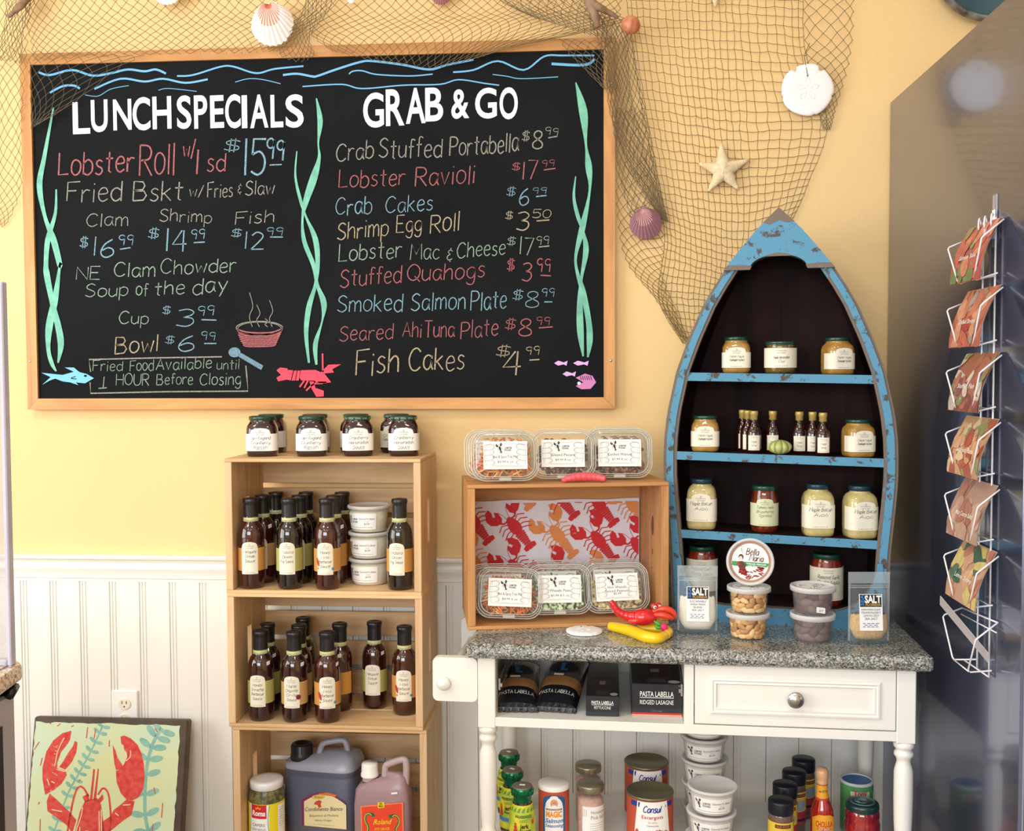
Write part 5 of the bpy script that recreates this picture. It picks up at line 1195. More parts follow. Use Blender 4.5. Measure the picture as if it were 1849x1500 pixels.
def clam(fn, lines, cardtilt=0, w_=.150, h=.112, d=.052, seed=1):
    t = maker('snack_box', 'box')
    b = MB(); sec = [(.0, w_*.90, h*.90), (-.008, w_*.93, h*.93), (-d+.014, w_*.97, h*.97)]
    def ring(y, ww, hh, r): return [(u, y, v+(h-hh)/2) for u, v in rrect(ww, hh, r)]
    rs = [ring(-.0005, w_*.80, h*.78, .022), ring(-.002, w_*.88, h*.86, .026), ring(-.016, w_*.92, h*.90, .028), ring(-d+.018, w_*.96, h*.955, .030), ring(-d+.014, w_, h, .032), ring(-d+.008, w_, h, .032), ring(-d+.006, w_*.93, h*.92, .028), ring(-d+.001, w_*.89, h*.87, .026), ring(-d, w_*.84, h*.81, .022)]
    n = len(rs[0]); b.add([p_ for r_ in rs for p_ in r_], [(k*n+i, k*n+(i+1) % n, (k+1)*n+(i+1) % n, (k+1)*n+i) for k in range(len(rs)-1) for i in range(n)]+[tuple(range(n)), tuple(range(len(rs)*n-1, len(rs)*n-n-1, -1))], M_clear, False)
    b.obj('clear_shell', t)
    b = MB()
    for (y, ww, hh, r_, rad) in ((-d+.011, w_, h, .032, .0014), (-d+.006, w_*.93, h*.92, .028, .0010), (-d+.001, w_*.87, h*.85, .026, .0010), (-.012, w_*.92, h*.90, .028, .0009), (-.001, w_*.84, h*.82, .024, .0009)):
        b.tube([(u, y, v) for u, v, in [(a[0], a[2]) for a in ring(0, ww, hh, r_)]], rad, M_rim, 6, closed=True)
    b.box(-.014, .014, -d+.004, -d+.010, -.001, .008, M_rim, .002)
    b.obj('shell_rim', t)
    fn(t, w_*.9, h*.93, d)
    c_, q = math.cos(cardtilt), math.sin(cardtilt)
    b = MB(); cz = h*.50; p = Print(b, lambda u, v, hh: (u*c_-v*q, -d-.0006-hh, cz+u*q+v*c_), .00015)
    cw, chh = w_*.655, h*.555
    p.poly([(-cw/2, -chh/2), (cw/2, -chh/2), (cw/2, chh/2), (-cw/2, chh/2)], M_paperw); p.up()
    p.stroke([(-cw*.42, chh*.40), (-cw*.42, -chh*.40), (cw*.42, -chh*.40), (cw*.42, chh*.40), (-cw*.30, chh*.40)], .0004, M_inkg)
    lobster(p, -cw*.12, chh*.24, chh*.32, .3, M_ink); p.type('LOBSTER', -cw*.02, chh*.23, .0038, M_ink, .017, bold=.03); p.type('POUND', -cw*.02, chh*.15, .0038, M_ink, .015, bold=.03)
    p.lines(0, chh*.06, cw*.28, 1, .002, .0005, M_inkg)
    y = -chh*.10 if len(lines) < 3 else -chh*.04
    for i, s_ in enumerate(lines[:-1]): p.type(s_, 0, y, .0062 if len(lines) < 3 else .0052, M_ink, min(cw*.56, .0043*len(s_)), center=True); y -= .0085
    p.type(lines[-1], 0, -chh*.27, .0045, M_ink, .0035*len(lines[-1]), center=True); p.lines(0, -chh*.37, cw*.6, 2, .0018, .0005, M_inkg, rag=.15)
    for s_ in (-1, 1):      # outline fingers holding the card
        for k in range(4):
            z_ = chh*(.30-.19*k); x_ = cw*(.245+.012*math.sin(k)); pts = [(s_*cw*.48, z_+chh*.07), (s_*(x_+cw*.05), z_+chh*.085), (s_*x_, z_+chh*.02), (s_*(x_+cw*.03), z_-chh*.07), (s_*(x_+cw*.10), z_-chh*.075)]
            p.stroke(catmull(pts, 3), .0005, M_ink); p.stroke(catmull([(s_*(x_+cw*.055), z_+chh*.05), (s_*(x_+cw*.01), z_+chh*.03), (s_*(x_+cw*.012), z_-chh*.03), (s_*(x_+cw*.055), z_-chh*.03)], 3), .0004, M_ink)
        p.stroke(catmull([(s_*cw*.30, chh*.42), (s_*cw*.44, chh*.34), (s_*cw*.47, 0), (s_*cw*.44, -chh*.36)], 3), .0004, M_ink)
    b.obj('card_label', t); return t
trail = ['Hot & Spicy Trail Mix', '$4.99 6 oz']
kA = lambda: clam(mix_sticks([M_or1, M_or2, M_tn, M_rd], 'stick', 3), trail)
kA2 = lambda: clam(mix_sticks([M_or1, M_or2, M_tn, M_rd], 'stick', 4), trail, -.0)
kP = lambda: clam(mix_sticks([M_gp, M_gp, M_wn2], 'nut', 5), ['Glazed Pecans', '$9.99 8 oz'])
kW = lambda: clam(mix_sticks([M_wn1, M_wn2, M_wn1], 'nut', 6), ['Candied Walnuts', '$7.99 8 oz'])
kV = lambda: clam(mix_sticks([M_pe1, M_pe2, M_pe3, M_pe1], 'pea', 8), ['Wasabi Peas', '$5.99 8.5 oz'])
kS = lambda: clam(mix_sticks([M_pn, M_pn2], 'nut', 9), ['Hot Wasabi', 'Spiced Peanuts', '$5.99'])
CTOPZ = CHT
def clamp_(key, mk, px, py, lab, top, lean, rz, Y, zoff=0, roll=0, grp=None):
    """front bottom edge seen at (px,py); stands in / on the amber crate at depth v"""
    z = (CTOPZ+.0005) if top else .0085
    lo, hi = -.22, .22
    for _ in range(30):
        mid = (lo+hi)/2
        if proj(inc(mid, Y-.05, z))[0] < px: lo = mid
        else: hi = mid
    o = place(key, mk, lab, inc(lo, Y, z+zoff), CA+rz, grp); o.rotation_euler[0] = lean; o.rotation_euler[1] = roll; return o
GS1, GS2 = 'clear snack boxes standing on the amber crate', 'clear snack boxes standing in the amber crate'
clamp_('kA', kA, 914, 875, 'clear box of orange trail mix sticks standing on the amber crate, left', True, -.16, -.02, .058, grp=GS1)
clamp_('kP', kP, 1021, 866, 'clear box of glazed pecans standing on the amber crate, middle', True, -.16, -.10, .092, grp=GS1)
clamp_('kW', kW, 1124, 864, 'clear box of candied walnuts standing on the amber crate, right', True, -.14, -.12, .098, grp=GS1)
clamp_('kW', kW, 1120, 858, 'clear box peeking out above the candied walnuts box', True, -.14, -.12, .156, grp=GS1)
clamp_('kA', kA, 900, 875, 'clear box of trail mix behind the front one on the crate top', True, -.14, -.02, .116, grp=GS1)
clamp_('kA2', kA2, 918, 1120, 'clear box of trail mix sticks at the left front inside the amber crate', False, -.30, .02, .057, grp=GS2, roll=.07)
clamp_('kV', kV, 1014, 1112, 'clear box of green wasabi peas inside the amber crate, middle', False, -.30, -.04, .080, grp=GS2)
clamp_('kS', kS, 1120, 1105, 'clear box of spiced peanuts inside the amber crate, right', False, -.30, -.06, .084, grp=GS2, roll=-.03)
clamp_('kA2', kA2, 905, 1100, 'clear box of trail mix behind the left front one inside the crate', False, -.28, .0, .114, grp=GS2)
clamp_('kV', kV, 1006, 1100, 'clear box behind the wasabi peas inside the crate', False, -.28, -.02, .137, grp=GS2)
clamp_('kS', kS, 1112, 1100, 'clear box behind the spiced peanuts inside the crate', False, -.28, -.02, .141, grp=GS2)
# lobster print cloth at the back of the amber crate
M_cloth = P('white cotton cloth', (228, 226, 238), .85, bump=.3, bscale=400); M_lr = P('red lobster print', (206, 44, 52), .8); M_lo = P('orange lobster print', (224, 142, 84), .8)
t = thing('lobster_print_cloth', 'white cloth printed with red and orange lobsters hung inside the amber crate', 'cloth', inc(0, 0, 0), CA)
cw, c0, c1 = CWD/2-.020, .02, CHT-.062
def cf(u, v, h):
    y = CDD-.009-.002*math.sin(u*22+v*4)-.003; return (u, y-h*2, v)
b = MB(); nu, nv = 36, 14; vs = []
for k, off in enumerate((0, .0012)):
    vs += [(lambda q: (q[0], q[1]+off, q[2]))(cf(-cw+2*cw*i/nu, c0+(c1-c0)*j/nv-(.0012*math.sin(i*.5) if j == nv else 0), 0)) for j in range(nv+1) for i in range(nu+1)]
A_ = (nu+1)*(nv+1)
b.add(vs, [(j*(nu+1)+i, j*(nu+1)+i+1, (j+1)*(nu+1)+i+1, (j+1)*(nu+1)+i) for j in range(nv) for i in range(nu)]+[(A_+j*(nu+1)+i, A_+j*(nu+1)+i+1, A_+(j+1)*(nu+1)+i+1, A_+(j+1)*(nu+1)+i) for j in range(nv) for i in range(nu)], M_cloth, True); b.obj('cloth_sheet', t)
b = MB(); p = Print(b, cf, .0, clip=(-cw+.002, cw-.002, c0, c1-.006)); p.h = .0009
zs_ = .2866*2.33/FPX
def c2(zx, zy): return ((zx-705)*zs_, CHT-.065-(zy-515)*zs_)
for zx, zy, mt in ((430, 695, M_lr), (725, 755, M_lo), (1010, 800, M_lr), (145, 650, M_lr), (735, 490, M_lr), (1010, 545, M_lr), (430, 420, M_lo), (1250, 560, M_lo), (1290, 850, M_lr), (440, 985, M_lr), (150, 930, M_lo), (740, 1040, M_lr), (1010, 1080, M_lo)):
    x_, y_ = c2(zx, zy); lobster(p, x_, y_, .127, .66, mt)
b.obj('lobster_print', t)

# ---------------------------------------------------------------- goods on the granite
# round nut tubs
M_alm = P('roasted almond', (226, 182, 118), .45, c2=(206, 156, 96), cscale=90, bump=.3, bscale=300); M_choc = P('cocoa dusted almond', (104, 82, 76), .7, c2=(86, 66, 62), cscale=60)
def nut_tub(R_, H, n_l, per, mat, ax, nm, frost, rimm, name='nut_tub'):
    t = maker(name, 'tub'); b = MB(); rb = R_*.80
    b.lathe([(rb*.97, 0), (rb, .002), (R_*.90, H*.80), (R_*.91, H*.84)], frost, 40, cap1=False); b.obj('tub_body', t)
    b = MB(); b.lathe([(R_*.93, H*.80), (R_, H*.81), (R_, H*.965), (R_*.985, H*.985), (R_*.90, H), (R_*.88, H*.955), (.0001, H*.95)], rimm, 44, cap0=False, cap1=False); b.obj('lid', t)
    b = MB(); p = Print(b, lambda u, v, h: (u, v, H*.951+h)); p.ell(0, 0, R_*.74, R_*.74, M_paperw, 36); p.up(); rnd = random.Random(5)
    for _ in range(26):
        a = rnd.uniform(0, 2*PI); r_ = R_*.6*rnd.random()**.5; p.ell(r_*math.cos(a), r_*math.sin(a), R_*.07, R_*.03, rnd.choice([M_ink, P('dark red print', (130, 40, 34), .6), P('green print', (70, 150, 100), .6)]), 6, a)
    b.obj('lid_label', t)
    ms = []; mats_ = {'almond': [mat, P('light almond', (236, 200, 142), .45), P('brown almond', (192, 138, 82), .45), P('golden almond', (222, 170, 100), .4)], 'cocoa_almond': [mat, P('light cocoa', (128, 106, 100), .7), P('dark cocoa', (84, 64, 60), .7), P('mid cocoa', (112, 92, 84), .7)]}[nm]
    rnd = random.Random(11)
    for k in range(4):
        m_ = MB(); s1 = rnd.uniform(.9, 1.08)
        vs = []; n = 10; kk = 7
        for j in range(kk+1):
            th = PI*j/kk
            for i in range(n): a = 2*PI*i/n; f = (1-.22*math.cos(th)); vs.append((ax[1]*math.sin(th)*math.cos(a)*f, ax[2]*math.sin(th)*math.sin(a)*f, ax[0]*math.cos(th)*s1))
        m_.add(vs, [(j*n+i, j*n+(i+1) % n, (j+1)*n+(i+1) % n, (j+1)*n+i) for j in range(kk) for i in range(n)], mats_[k], True); ms.append(m_.mesh(nm))
    for l_ in range(n_l):
        z = ax[1]*.9+(H*.78-ax[1]*1.5)*l_/max(1, n_l-1); rr = rb+(R_*.88-rb)*z/(H*.8)-ax[2]-.0018
        for k in range(per):
            a = -PI/2+(k-per/2+.5*(l_ % 2))*2*PI/per+rnd.uniform(-.1, .1)
            o = bpy.data.objects.new(nm, rnd.choice(ms)); COL.objects.link(o); o.parent = t
            zz = z+rnd.uniform(-.0015, .0015)+(.002 if l_ == 0 else 0)
            o.location = (rr*math.cos(a), rr*math.sin(a), zz); tl = rnd.uniform(-.5, .5)+(PI/2 if rnd.random() < (.55 if l_ not in (0, n_l-1) else .85) else .5); M_ = Matrix.Rotation(a+PI/2, 3, 'Z') @ Matrix.Rotation(tl, 3, 'Y')
            o.rotation_euler = M_.to_euler()
    m_ = MB(); m_.lathe([(rb*.62, .002), (rb*.70, H*.62), (.0001, H*.66)], mats_[2], 16, cap1=False); o = m_.obj('nut_heap', t); o['kind'] = 'stuff'
    return t
NR = .0465
pa = stand(1350, 1157, TZ, NR*.8); pc = stand(1467, 1162, TZ, NR*.8)
M_froc = clear('hazy tub plastic', (186, 176, 184), .20, .25, .3); M_fral = clear('clear tub plastic', (232, 230, 222), .05, .15, .4)
ntA = lambda: nut_tub(NR, .0555, 4, 13, M_alm, (.0105, .0066, .0040), 'almond', M_fral, M_frostrim)
ntC = lambda: nut_tub(.0475, .0585, 3, 9, M_choc, (.0150, .0095, .0075), 'cocoa_almond', M_froc, M_frostrim, 'cocoa_nut_tub')
place('ntA', ntA, 'clear tub of roasted almonds, lower one of the left stack on the granite', (pa.x, pa.y, TZ+.0003), .2, 'nut tubs on the granite')
place('ntA', ntA, 'clear tub of roasted almonds on which the round labelled tub leans', (pa.x+.002, pa.y, TZ+.0562), 1.3, 'nut tubs on the granite')
place('ntC', ntC, 'hazy tub of cocoa dusted almonds, lower one of the right stack', (pc.x, pc.y, TZ+.0003), .0, 'nut tubs on the granite')
o = place('ntC', ntC, 'hazy tub of cocoa dusted almonds with price sticker, upper one of the right stack', (pc.x, pc.y, TZ+.0592), .9, 'nut tubs on the granite')
b = MB(); p = Print(b, wrap(.0475*.875, 2, .008)); p.poly([(-.001, 0), (.018, -.003), (.018, .009), (-.001, .012)], M_paperw); p.up(); p.type('$8.99', .009, .002, .004, M_inkg, .009, center=True); sk = b.obj('price_sticker', o); sk.rotation_euler[2] = -.9
# round tub standing on its edge, label to the front
t = thing('labelled_almond_tub', 'round tub with Spanish dancer label standing on edge on the almond tubs', 'tub', (pa.x+.004, pa.y+.004, TZ+.1122+.0505), 0)
t.rotation_euler = (-.10, 0, -.04); R_ = .0505
b = MB(); b.M = Matrix.Rotation(PI/2, 4, 'X')
b.lathe([(R_*.80, -.040), (R_*.90, .006)], M_fral, 40, cap0=True, cap1=False); b.obj('tub_body', t)
b = MB(); b.M = Matrix.Rotation(PI/2, 4, 'X'); b.lathe([(R_*.93, .002), (R_, .003), (R_, .013), (R_*.98, .0145), (R_*.90, .015), (R_*.87, .011)], M_frostrim, 48, cap0=False, cap1=False); b.lathe([(R_*.88, .011), (.0001, .0112)], P('brown pink lid disc', (176, 132, 112), .6), 48, cap0=False, cap1=False); b.obj('lid', t)
b = MB(); p = Print(b, lambda u, v, h: (u, -.0116-h, v)); LR = R_*.775
p.ell(0, 0, LR, LR, M_paperw, 48); p.up()
Mgr = P('green label band', (66, 158, 96), .6); Mdr = P('label dark red', (176, 52, 44), .6); Mbr = P('label brown ink', (92, 56, 44), .6)
p.area(-LR*.985, LR*.985, lambda u: max(-.010-.04*u, -math.sqrt(max(0, LR*LR-u*u))), lambda u: -.0005-.06*u, Mgr, 20); p.up()
p.hand('Bella', LR*.10, LR*.40, LR*.34, Mbr, LR*.66, .13, center=True, slant=.35, slope=-.08); p.hand('Maria', LR*.30, LR*.06, LR*.32, Mbr, LR*.74, .13, center=True, slant=.35, slope=-.08)
p.up(); p.type('Valencia Almonds', LR*.32, -.0052, .0036, M_paperw, LR*1.05, center=True, bold=.02, slope=-.06); p.type('with Fine Herbs', LR*.30, -.0100, .0036, M_paperw, LR*.9, center=True, bold=.02, slope=-.06)
# dancer: hair, face, shawl, skirt
p.ell(-LR*.50, LR*.26, LR*.14, LR*.16, Mbr, 14); p.up(); p.ell(-LR*.52, LR*.18, LR*.10, LR*.13, P('pale label skin', (238, 220, 204), .6), 14); p.poly([(-LR*.62, LR*.02), (-LR*.42, LR*.04), (-LR*.22, -LR*.16), (-LR*.30, -LR*.42), (-LR*.58, -LR*.40), (-LR*.72, -LR*.10)], Mbr)
p.up(); p.poly([(-LR*.60, -LR*.34), (-LR*.26, -LR*.36), (-LR*.16, -LR*.62), (-LR*.40, -LR*.70), (-LR*.64, -LR*.56)], Mdr); p.poly([(-LR*.74, -LR*.06), (-LR*.58, LR*.0), (-LR*.56, -LR*.18), (-LR*.66, -LR*.2)], Mdr)
rnd = random.Random(4)
for _ in range(46):
    a = rnd.uniform(-2.5, -.45); r_ = LR*rnd.uniform(.55, .93); p.ell(r_*math.cos(a)*.95, r_*math.sin(a), LR*.10, LR*.035, rnd.choice([Mdr, Mdr, Mbr]), 7, rnd.uniform(-.6, .8))
for k in range(7): p.ell(-LR*.45+rnd.uniform(-.1, .1)*LR, LR*(.5+.06*k), LR*.03, LR*.02, M_inkg, 6)
b.obj('round_label', t)
# pouches of sea salt
def pouch(px, py, w_, h, fillh, fillm, blue, head, lines, lab, rz):
    pp = stand(px, py, TZ, .022); t = thing('salt_pouch', lab, 'pouch', (pp.x, pp.y, TZ+.0004), rz, 'sea salt pouches on the granite')
    b = MB(); nz = 14; n = 24; vs = []
    def sec(q):      # half width, half depth at height q
        return w_/2*(1.0-.05*math.sin(PI*q)), max(.0006, .021*(1-q)**.75*(.55+.45*min(1, q*9)))
    for j in range(nz+1):
        q = j/nz*.84; a_, d_ = sec(q)
        for i in range(n):
            th = 2*PI*i/n; vs.append((a_*(abs(math.cos(th))**.55)*(1 if math.cos(th) > 0 else -1), d_*math.sin(th), q*h+(.004*abs(math.cos(th))**4 if j == 0 else 0)))
    b.add(vs, [(j*n+i, j*n+(i+1) % n, (j+1)*n+(i+1) % n, (j+1)*n+i) for j in range(nz) for i in range(n)]+[tuple(range(n-1, -1, -1))], M_bag, True); b.obj('pouch_film', t)
    b = MB(); b.box(-w_/2*1.01, w_/2*1.01, -.0008, .0008, h*.84, h, M_bagseal); b.box(-w_/2, w_/2, -.0018, .0018, h*.775, h*.79, M_bagseal); b.box(-w_/2, w_/2, -.0018, .0018, h*.805, h*.813, M_bagseal)
    for s_ in (-1, 1): b.box(s_*w_/2-.004 if s_ > 0 else -w_/2, s_*w_/2 if s_ > 0 else -w_/2+.004, -.0007, .0007, h*.03, h*.84, M_bagseal)
    b.obj('pouch_seal', t)
    b = MB(); vs = []; nz = 8
    for j in range(nz+1):
        q = fillh*j/nz; a_, d_ = sec(q); k_ = .93*(.66+.38*min(1, (q+.02)*6))*(1-.06*(j/nz)**3)
        for i in range(n):
            th = 2*PI*i/n; vs.append((a_*k_*(abs(math.cos(th))**.7)*(1 if math.cos(th) > 0 else -1), d_*.9*math.sin(th), .010+q*h-(.004 if j == nz and i % 2 else 0)))
    b.add(vs, [(j*n+i, j*n+(i+1) % n, (j+1)*n+(i+1) % n, (j+1)*n+i) for j in range(nz) for i in range(n)]+[tuple(range(n-1, -1, -1)), tuple(range(nz*n, nz*n+n))], fillm, True); o = b.obj('salt', t)
    b = MB(); lw = w_*.28
    def f(u, v, hh): q = v/h; a_, d_ = sec(q); return (u, -d_-.0008-hh, v)
    p = Print(b, f, .00015); l0, l1 = h*.20, h*.70; ns = 6
    for k in range(ns): z0_, z1_ = l0+(l1-l0)*k/ns, l0+(l1-l0)*(k+1)/ns; p.poly([(-lw, z0_), (lw, z0_), (lw, z1_), (-lw, z1_)], M_paperw)
    p.up().up(); bt_ = l1-h*.175
    for k in range(3): z0_, z1_ = bt_+(l1-.001-bt_)*k/3, bt_+(l1-.001-bt_)*(k+1)/3; p.poly([(-lw*.93, z0_), (lw*.93, z0_), (lw*.93, z1_), (-lw*.93, z1_)], M_ink)
    p.up().up(); p.type('SALT', -lw*.52, bt_+h*.058, h*.095, M_paperw, lw*1.42, bold=.04); p.type('FLORIDA', -lw*.44, bt_+h*.014, h*.032, P('gold print', (206, 166, 90), .6), lw*1.3, bold=.02)
    mb2 = MB(); vs2, fs2, a2, b2 = bmesh_text('SEA', .03)
    kx = h*.155/(b2-a2); b.add([f(-lw*.60-v_[1]*lw*.42, bt_+.0025+(v_[0]-a2)*kx, .0012) for v_ in vs2], fs2, P('sea blue print', (50, 120, 190), .6))
    y = bt_-h*.050
    for s_ in lines: p.type(s_, 0, y, h*.028, P('dark blue print', (54, 60, 92), .6), min(lw*1.7, h*.022*len(s_)), center=True); y -= h*.042
    p.lines(0, y-.001, lw*1.5, max(2, int((y-l0)/(h*.028))), h*.024, h*.010, P('light blue print', (110, 124, 170), .6)); b.obj('label', t)
pouch(1259, 1147, .086, .148, .50, P('white sea salt', (240, 236, 222), .9, bump=.8, bscale=400), 0, '', ['SUSTAINABLE', 'ANNA MARIA', 'ISLAND', 'SEA SALT'], 'clear pouch of white sea salt, left of the almond tubs', -.03)
pouch(1568, 1165, .086, .150, .36, P('tan lemon salt', (222, 184, 130), .9, bump=.8, bscale=400, c2=(204, 162, 106), cscale=200), 0, '', ['ANNA MARIA ISLAND', "FISHMONGER'S", 'LEMON ZEST', 'SEA SALT'], 'clear pouch of tan lemon zest salt at the right end of the granite', .06)
# sand dollar lying flat
pp = on(1055, 1141, TZ); sand_dollar((pp.x, pp.y, TZ+.003), .040, 'white sand dollar lying flat on the granite in front of the amber crate', (PI/2*0-PI/2, 0, .3))
# pink gummy lobster on the crate
M_pk = P('pink rubber', (226, 84, 96), .35, coat=.4)
pz = inc(.04, .019, CHT)
b = MB(); pts = [(-.046, 0, .008), (-.036, 0, .010), (-.015, .003, .0125), (.010, .004, .0125), (.030, .002, .011), (.045, -.004, .008)]; q = catmull(pts, 6); n = len(q)
b.tube(q, 0, M_pk, 10, rr=[(.0062+.0035*math.sin(PI*i/(n-1)))*(1+.09*(i % 3 == 0)) for i in range(n)])
for s_ in (-1, 1): b.ball((-.047, s_*.005, .006), .008, .004, .005, M_pk, 8, 5)
tag(b.obj('toy_lobster_tail', None, (pz.x, pz.y, TZ+CHT), (0, 0, CA-.1)), 'pink rubber lobster tail toy lying on top of the amber crate', 'toy')
# yellow rubber toy
M_yl = P('yellow rubber', (246, 204, 22), .3, coat=.4)
y0 = on(1150, 1146, TZ); b = MB()
def tp_(px, py, dz=0): q_ = on(px, py, TZ+dz); return (q_.x-y0.x, q_.y-y0.y, dz)
q = catmull([tp_(1099, 1130, .010), tp_(1120, 1134, .011), tp_(1142, 1140, .011), tp_(1165, 1149, .011), tp_(1188, 1152, .010), tp_(1202, 1146, .010)], 5); n = len(q)
b.tube(q, 0, M_yl, 12, rr=[(.0095+.0035*math.sin(PI*i/(n-1)*1.0)) if 0 < i < n-1 else .004 for i in range(n)])
q = catmull([tp_(1150, 1134, .012), tp_(1180, 1135, .012), tp_(1203, 1136, .012)], 5); n = len(q); b.tube(q, 0, M_yl, 12, rr=[.0105 if 0 < i < n-1 else .004 for i in range(n)])
q = catmull([tp_(1203, 1136, .012), tp_(1208, 1141, .011), tp_(1202, 1147, .010)], 4); b.tube(q, .0095, M_yl, 10)
tag(b.obj('toy_banana', None, (y0.x, y0.y, TZ)), 'yellow curved rubber toy lying under the red toy lobster', 'toy')
f0 = on(1194, 1150, TZ); t = thing('toy_flower', 'small pink rubber flower bud with green leaves on the yellow toy', 'toy', (f0.x, f0.y, TZ+.0215))
b = MB(); b.ball((.006, -.004, .001), .0085, .007, .0085, P('magenta rubber', (228, 40, 110), .35), 12, 6); b.tube([(.008, -.006, -.004), (.012, -.008, -.012)], .003, P('magenta rubber', (228, 40, 110), .35), 6, rr=[.005, .001]); b.obj('bud', t)
b = MB(); Mg = P('green rubber', (60, 170, 50), .4); b.tube([(.002, 0, .002), (-.008, .002, .008), (-.016, .002, .013)], 0, Mg, 8, rr=[.003, .0042, .001]); b.tube([(.002, 0, -.002), (-.008, 0, -.001), (-.015, 0, .002)], 0, Mg, 8, rr=[.003, .004, .001]); b.obj('leaf', t)
# red toy lobster
M_rt = P('red toy plastic', (214, 30, 36), .25, coat=.6); L0 = on(1160, 1146, TZ)
t = thing('toy_lobster', 'red plastic toy lobster with goggle eyes on the yellow toy', 'toy', (L0.x, L0.y, TZ+.022), .05)
mm = 2.23/FPX
def lp(px, py, dy=0): return ((px-1160)*mm, dy, (1128-py)*mm+.006)
b = MB(); b.ball(lp(1162, 1119), .030, .018, .0185, M_rt, 20, 10); b.ball(lp(1148, 1124, -.010), .020, .006, .007, M_rt, 12, 6); b.obj('body', t)
b = MB(); q = catmull([lp(1144, 1118), lp(1130, 1116), lp(1115, 1108), lp(1106, 1095), lp(1102, 1089)], 6); n = len(q); b.tube(q, 0, M_rt, 12, rr=[(.0125-.0075*i/(n-1))*(1+.07*(i % 3 == 0)) for i in range(n)]); b.obj('tail', t)
for dy, ex in ((-.006, 1180), (.007, 1190)):
    b = MB(); b.ball(lp(ex, 1098+dy*100, dy), .0068, .0068, .0068, M_rt, 12, 7); b.ball((lp(ex, 1099, dy)[0]+.002, lp(ex, 1099+dy*100, dy)[1]-.0045, lp(ex, 1099+dy*100, dy)[2]), .0042, .0035, .0042, M_paperw, 10, 6); b.ball((lp(ex, 1099, dy)[0]+.0025, dy-.0078, lp(ex, 1099+dy*100, dy)[2]), .0018, .0014, .0018, M_ink, 8, 4); b.obj('goggle_eye', t)
for k, pts in enumerate(([lp(1178, 1110), lp(1190, 1104), lp(1205, 1104), lp(1216, 1110), lp(1220, 1119)], [lp(1178, 1114, -.004), lp(1192, 1113, -.008), lp(1206, 1116, -.008), lp(1214, 1120, -.006)])):
    q = catmull(pts, 5); n = len(q); b = MB(); b.tube(q, 0, P('orange red claw plastic', (230, 66, 40), .3, coat=.5), 10, rr=[.0035+.0035*math.sin(PI*i/(n-1)) if 0 < i < n-1 else .0012 for i in range(n)])
    for i in range(n//2, n-1): b.ball(q[i], .0046, .003, .0052, P('orange red claw plastic', (230, 66, 40), .3, coat=.5), 6, 4)
    b.obj('claw', t)
# ---------------------------------------------------------------- pasta in the open compartment
ZPF = ZP+.0240; PB = P('glossy black carton', (24, 26, 36), .3, coat=.3, c2=(34, 34, 42), cscale=20)
def cartp(px, Y): # cart x for a front edge seen at px, plane y
    return at(px, 1285, Y).x
def pasta_box(px0, px1, Yf, h, d, lines, lab, name, red=False):
    xa_, xb_ = at(px0, 1285, Yf).x, at(px1, 1285, Yf).x; w_ = xb_-xa_; t = thing(name, lab, 'box', ((xa_+xb_)/2, Yf, ZPF), -.02, 'black cartons of pasta')
    b = MB(); b.box(-w_/2, w_/2, 0, d, 0, h, PB, .0015); b.obj('carton', t)
    b = MB(); p = Print(b, lambda u, v, hh: (u, -.0003-hh, v), .0001)
    p.type('PASTA LABELLA', 0, h*.60, w_*.10, M_paperw, w_*.66, center=True, bold=.012); p.stroke([(-w_*.33, h*.565), (w_*.33, h*.565)], w_*.012, M_paperw)
    p.type(lines, 0, h*.36, w_*.085, M_paperw, w_*(.66 if red else .5), center=True)
    if red: p.area(-w_/2+.001, w_/2-.001, .003, .007, P('red carton stripe', (190, 50, 44), .4), 4); p.area(-w_/2+.001, w_/2-.001, .0, .003, P('pale carton stripe', (220, 170, 140), .4), 4); p.type('12/8/21 54485', 0, h*.13, w_*.03, M_inkg, w_*.22, center=True)
    b.obj('front_print', t)
    b = MB(); p = Print(b, lambda u, v, hh: (u, v, h+.0003+hh), .0001)
    p.poly([(-w_*.32, d*.12), (w_*.32, d*.12), (w_*.32, d*.62), (-w_*.32, d*.62)], P('dark pasta window', (54, 32, 34), .3)); p.up(); p.poly([(-w_*.18, d*.02), (w_*.18, d*.02), (w_*.18, d*.16), (-w_*.18, d*.16)], P('dim carton print', (70, 60, 62), .4)); p.up()
    p.poly([(-w_*.1, d*.32), (w_*.08, d*.32), (w_*.08, d*.42), (-w_*.1, d*.42)], P('dim price tag', (140, 140, 146), .6)); p.ell(w_*.34, d*.05, w_*.12, d*.04, P('round white badge', (190, 176, 172), .6), 14)
    b.obj('top_print', t)
pasta_box(1058, 1118, -.438, .044, .25, 'FETTUCCINE', 'narrow black pasta carton reading FETTUCCINE in the open compartment', 'pasta_box')
pasta_box(1140, 1232, -.428, .070, .26, 'RIDGED LASAGNE', 'wide black pasta carton reading RIDGED LASAGNE with red base stripe', 'pasta_box', True)
M_film = P('dark pasta film', (26, 28, 36), .2, coat=1); M_pasta = P('dry tan pasta', (186, 136, 84), .4, coat=1, c2=(150, 104, 64), cscale=150, stretch=(1, 8, 1)); M_pdim = P('smoky film over pasta', (92, 84, 82), .25, coat=1)
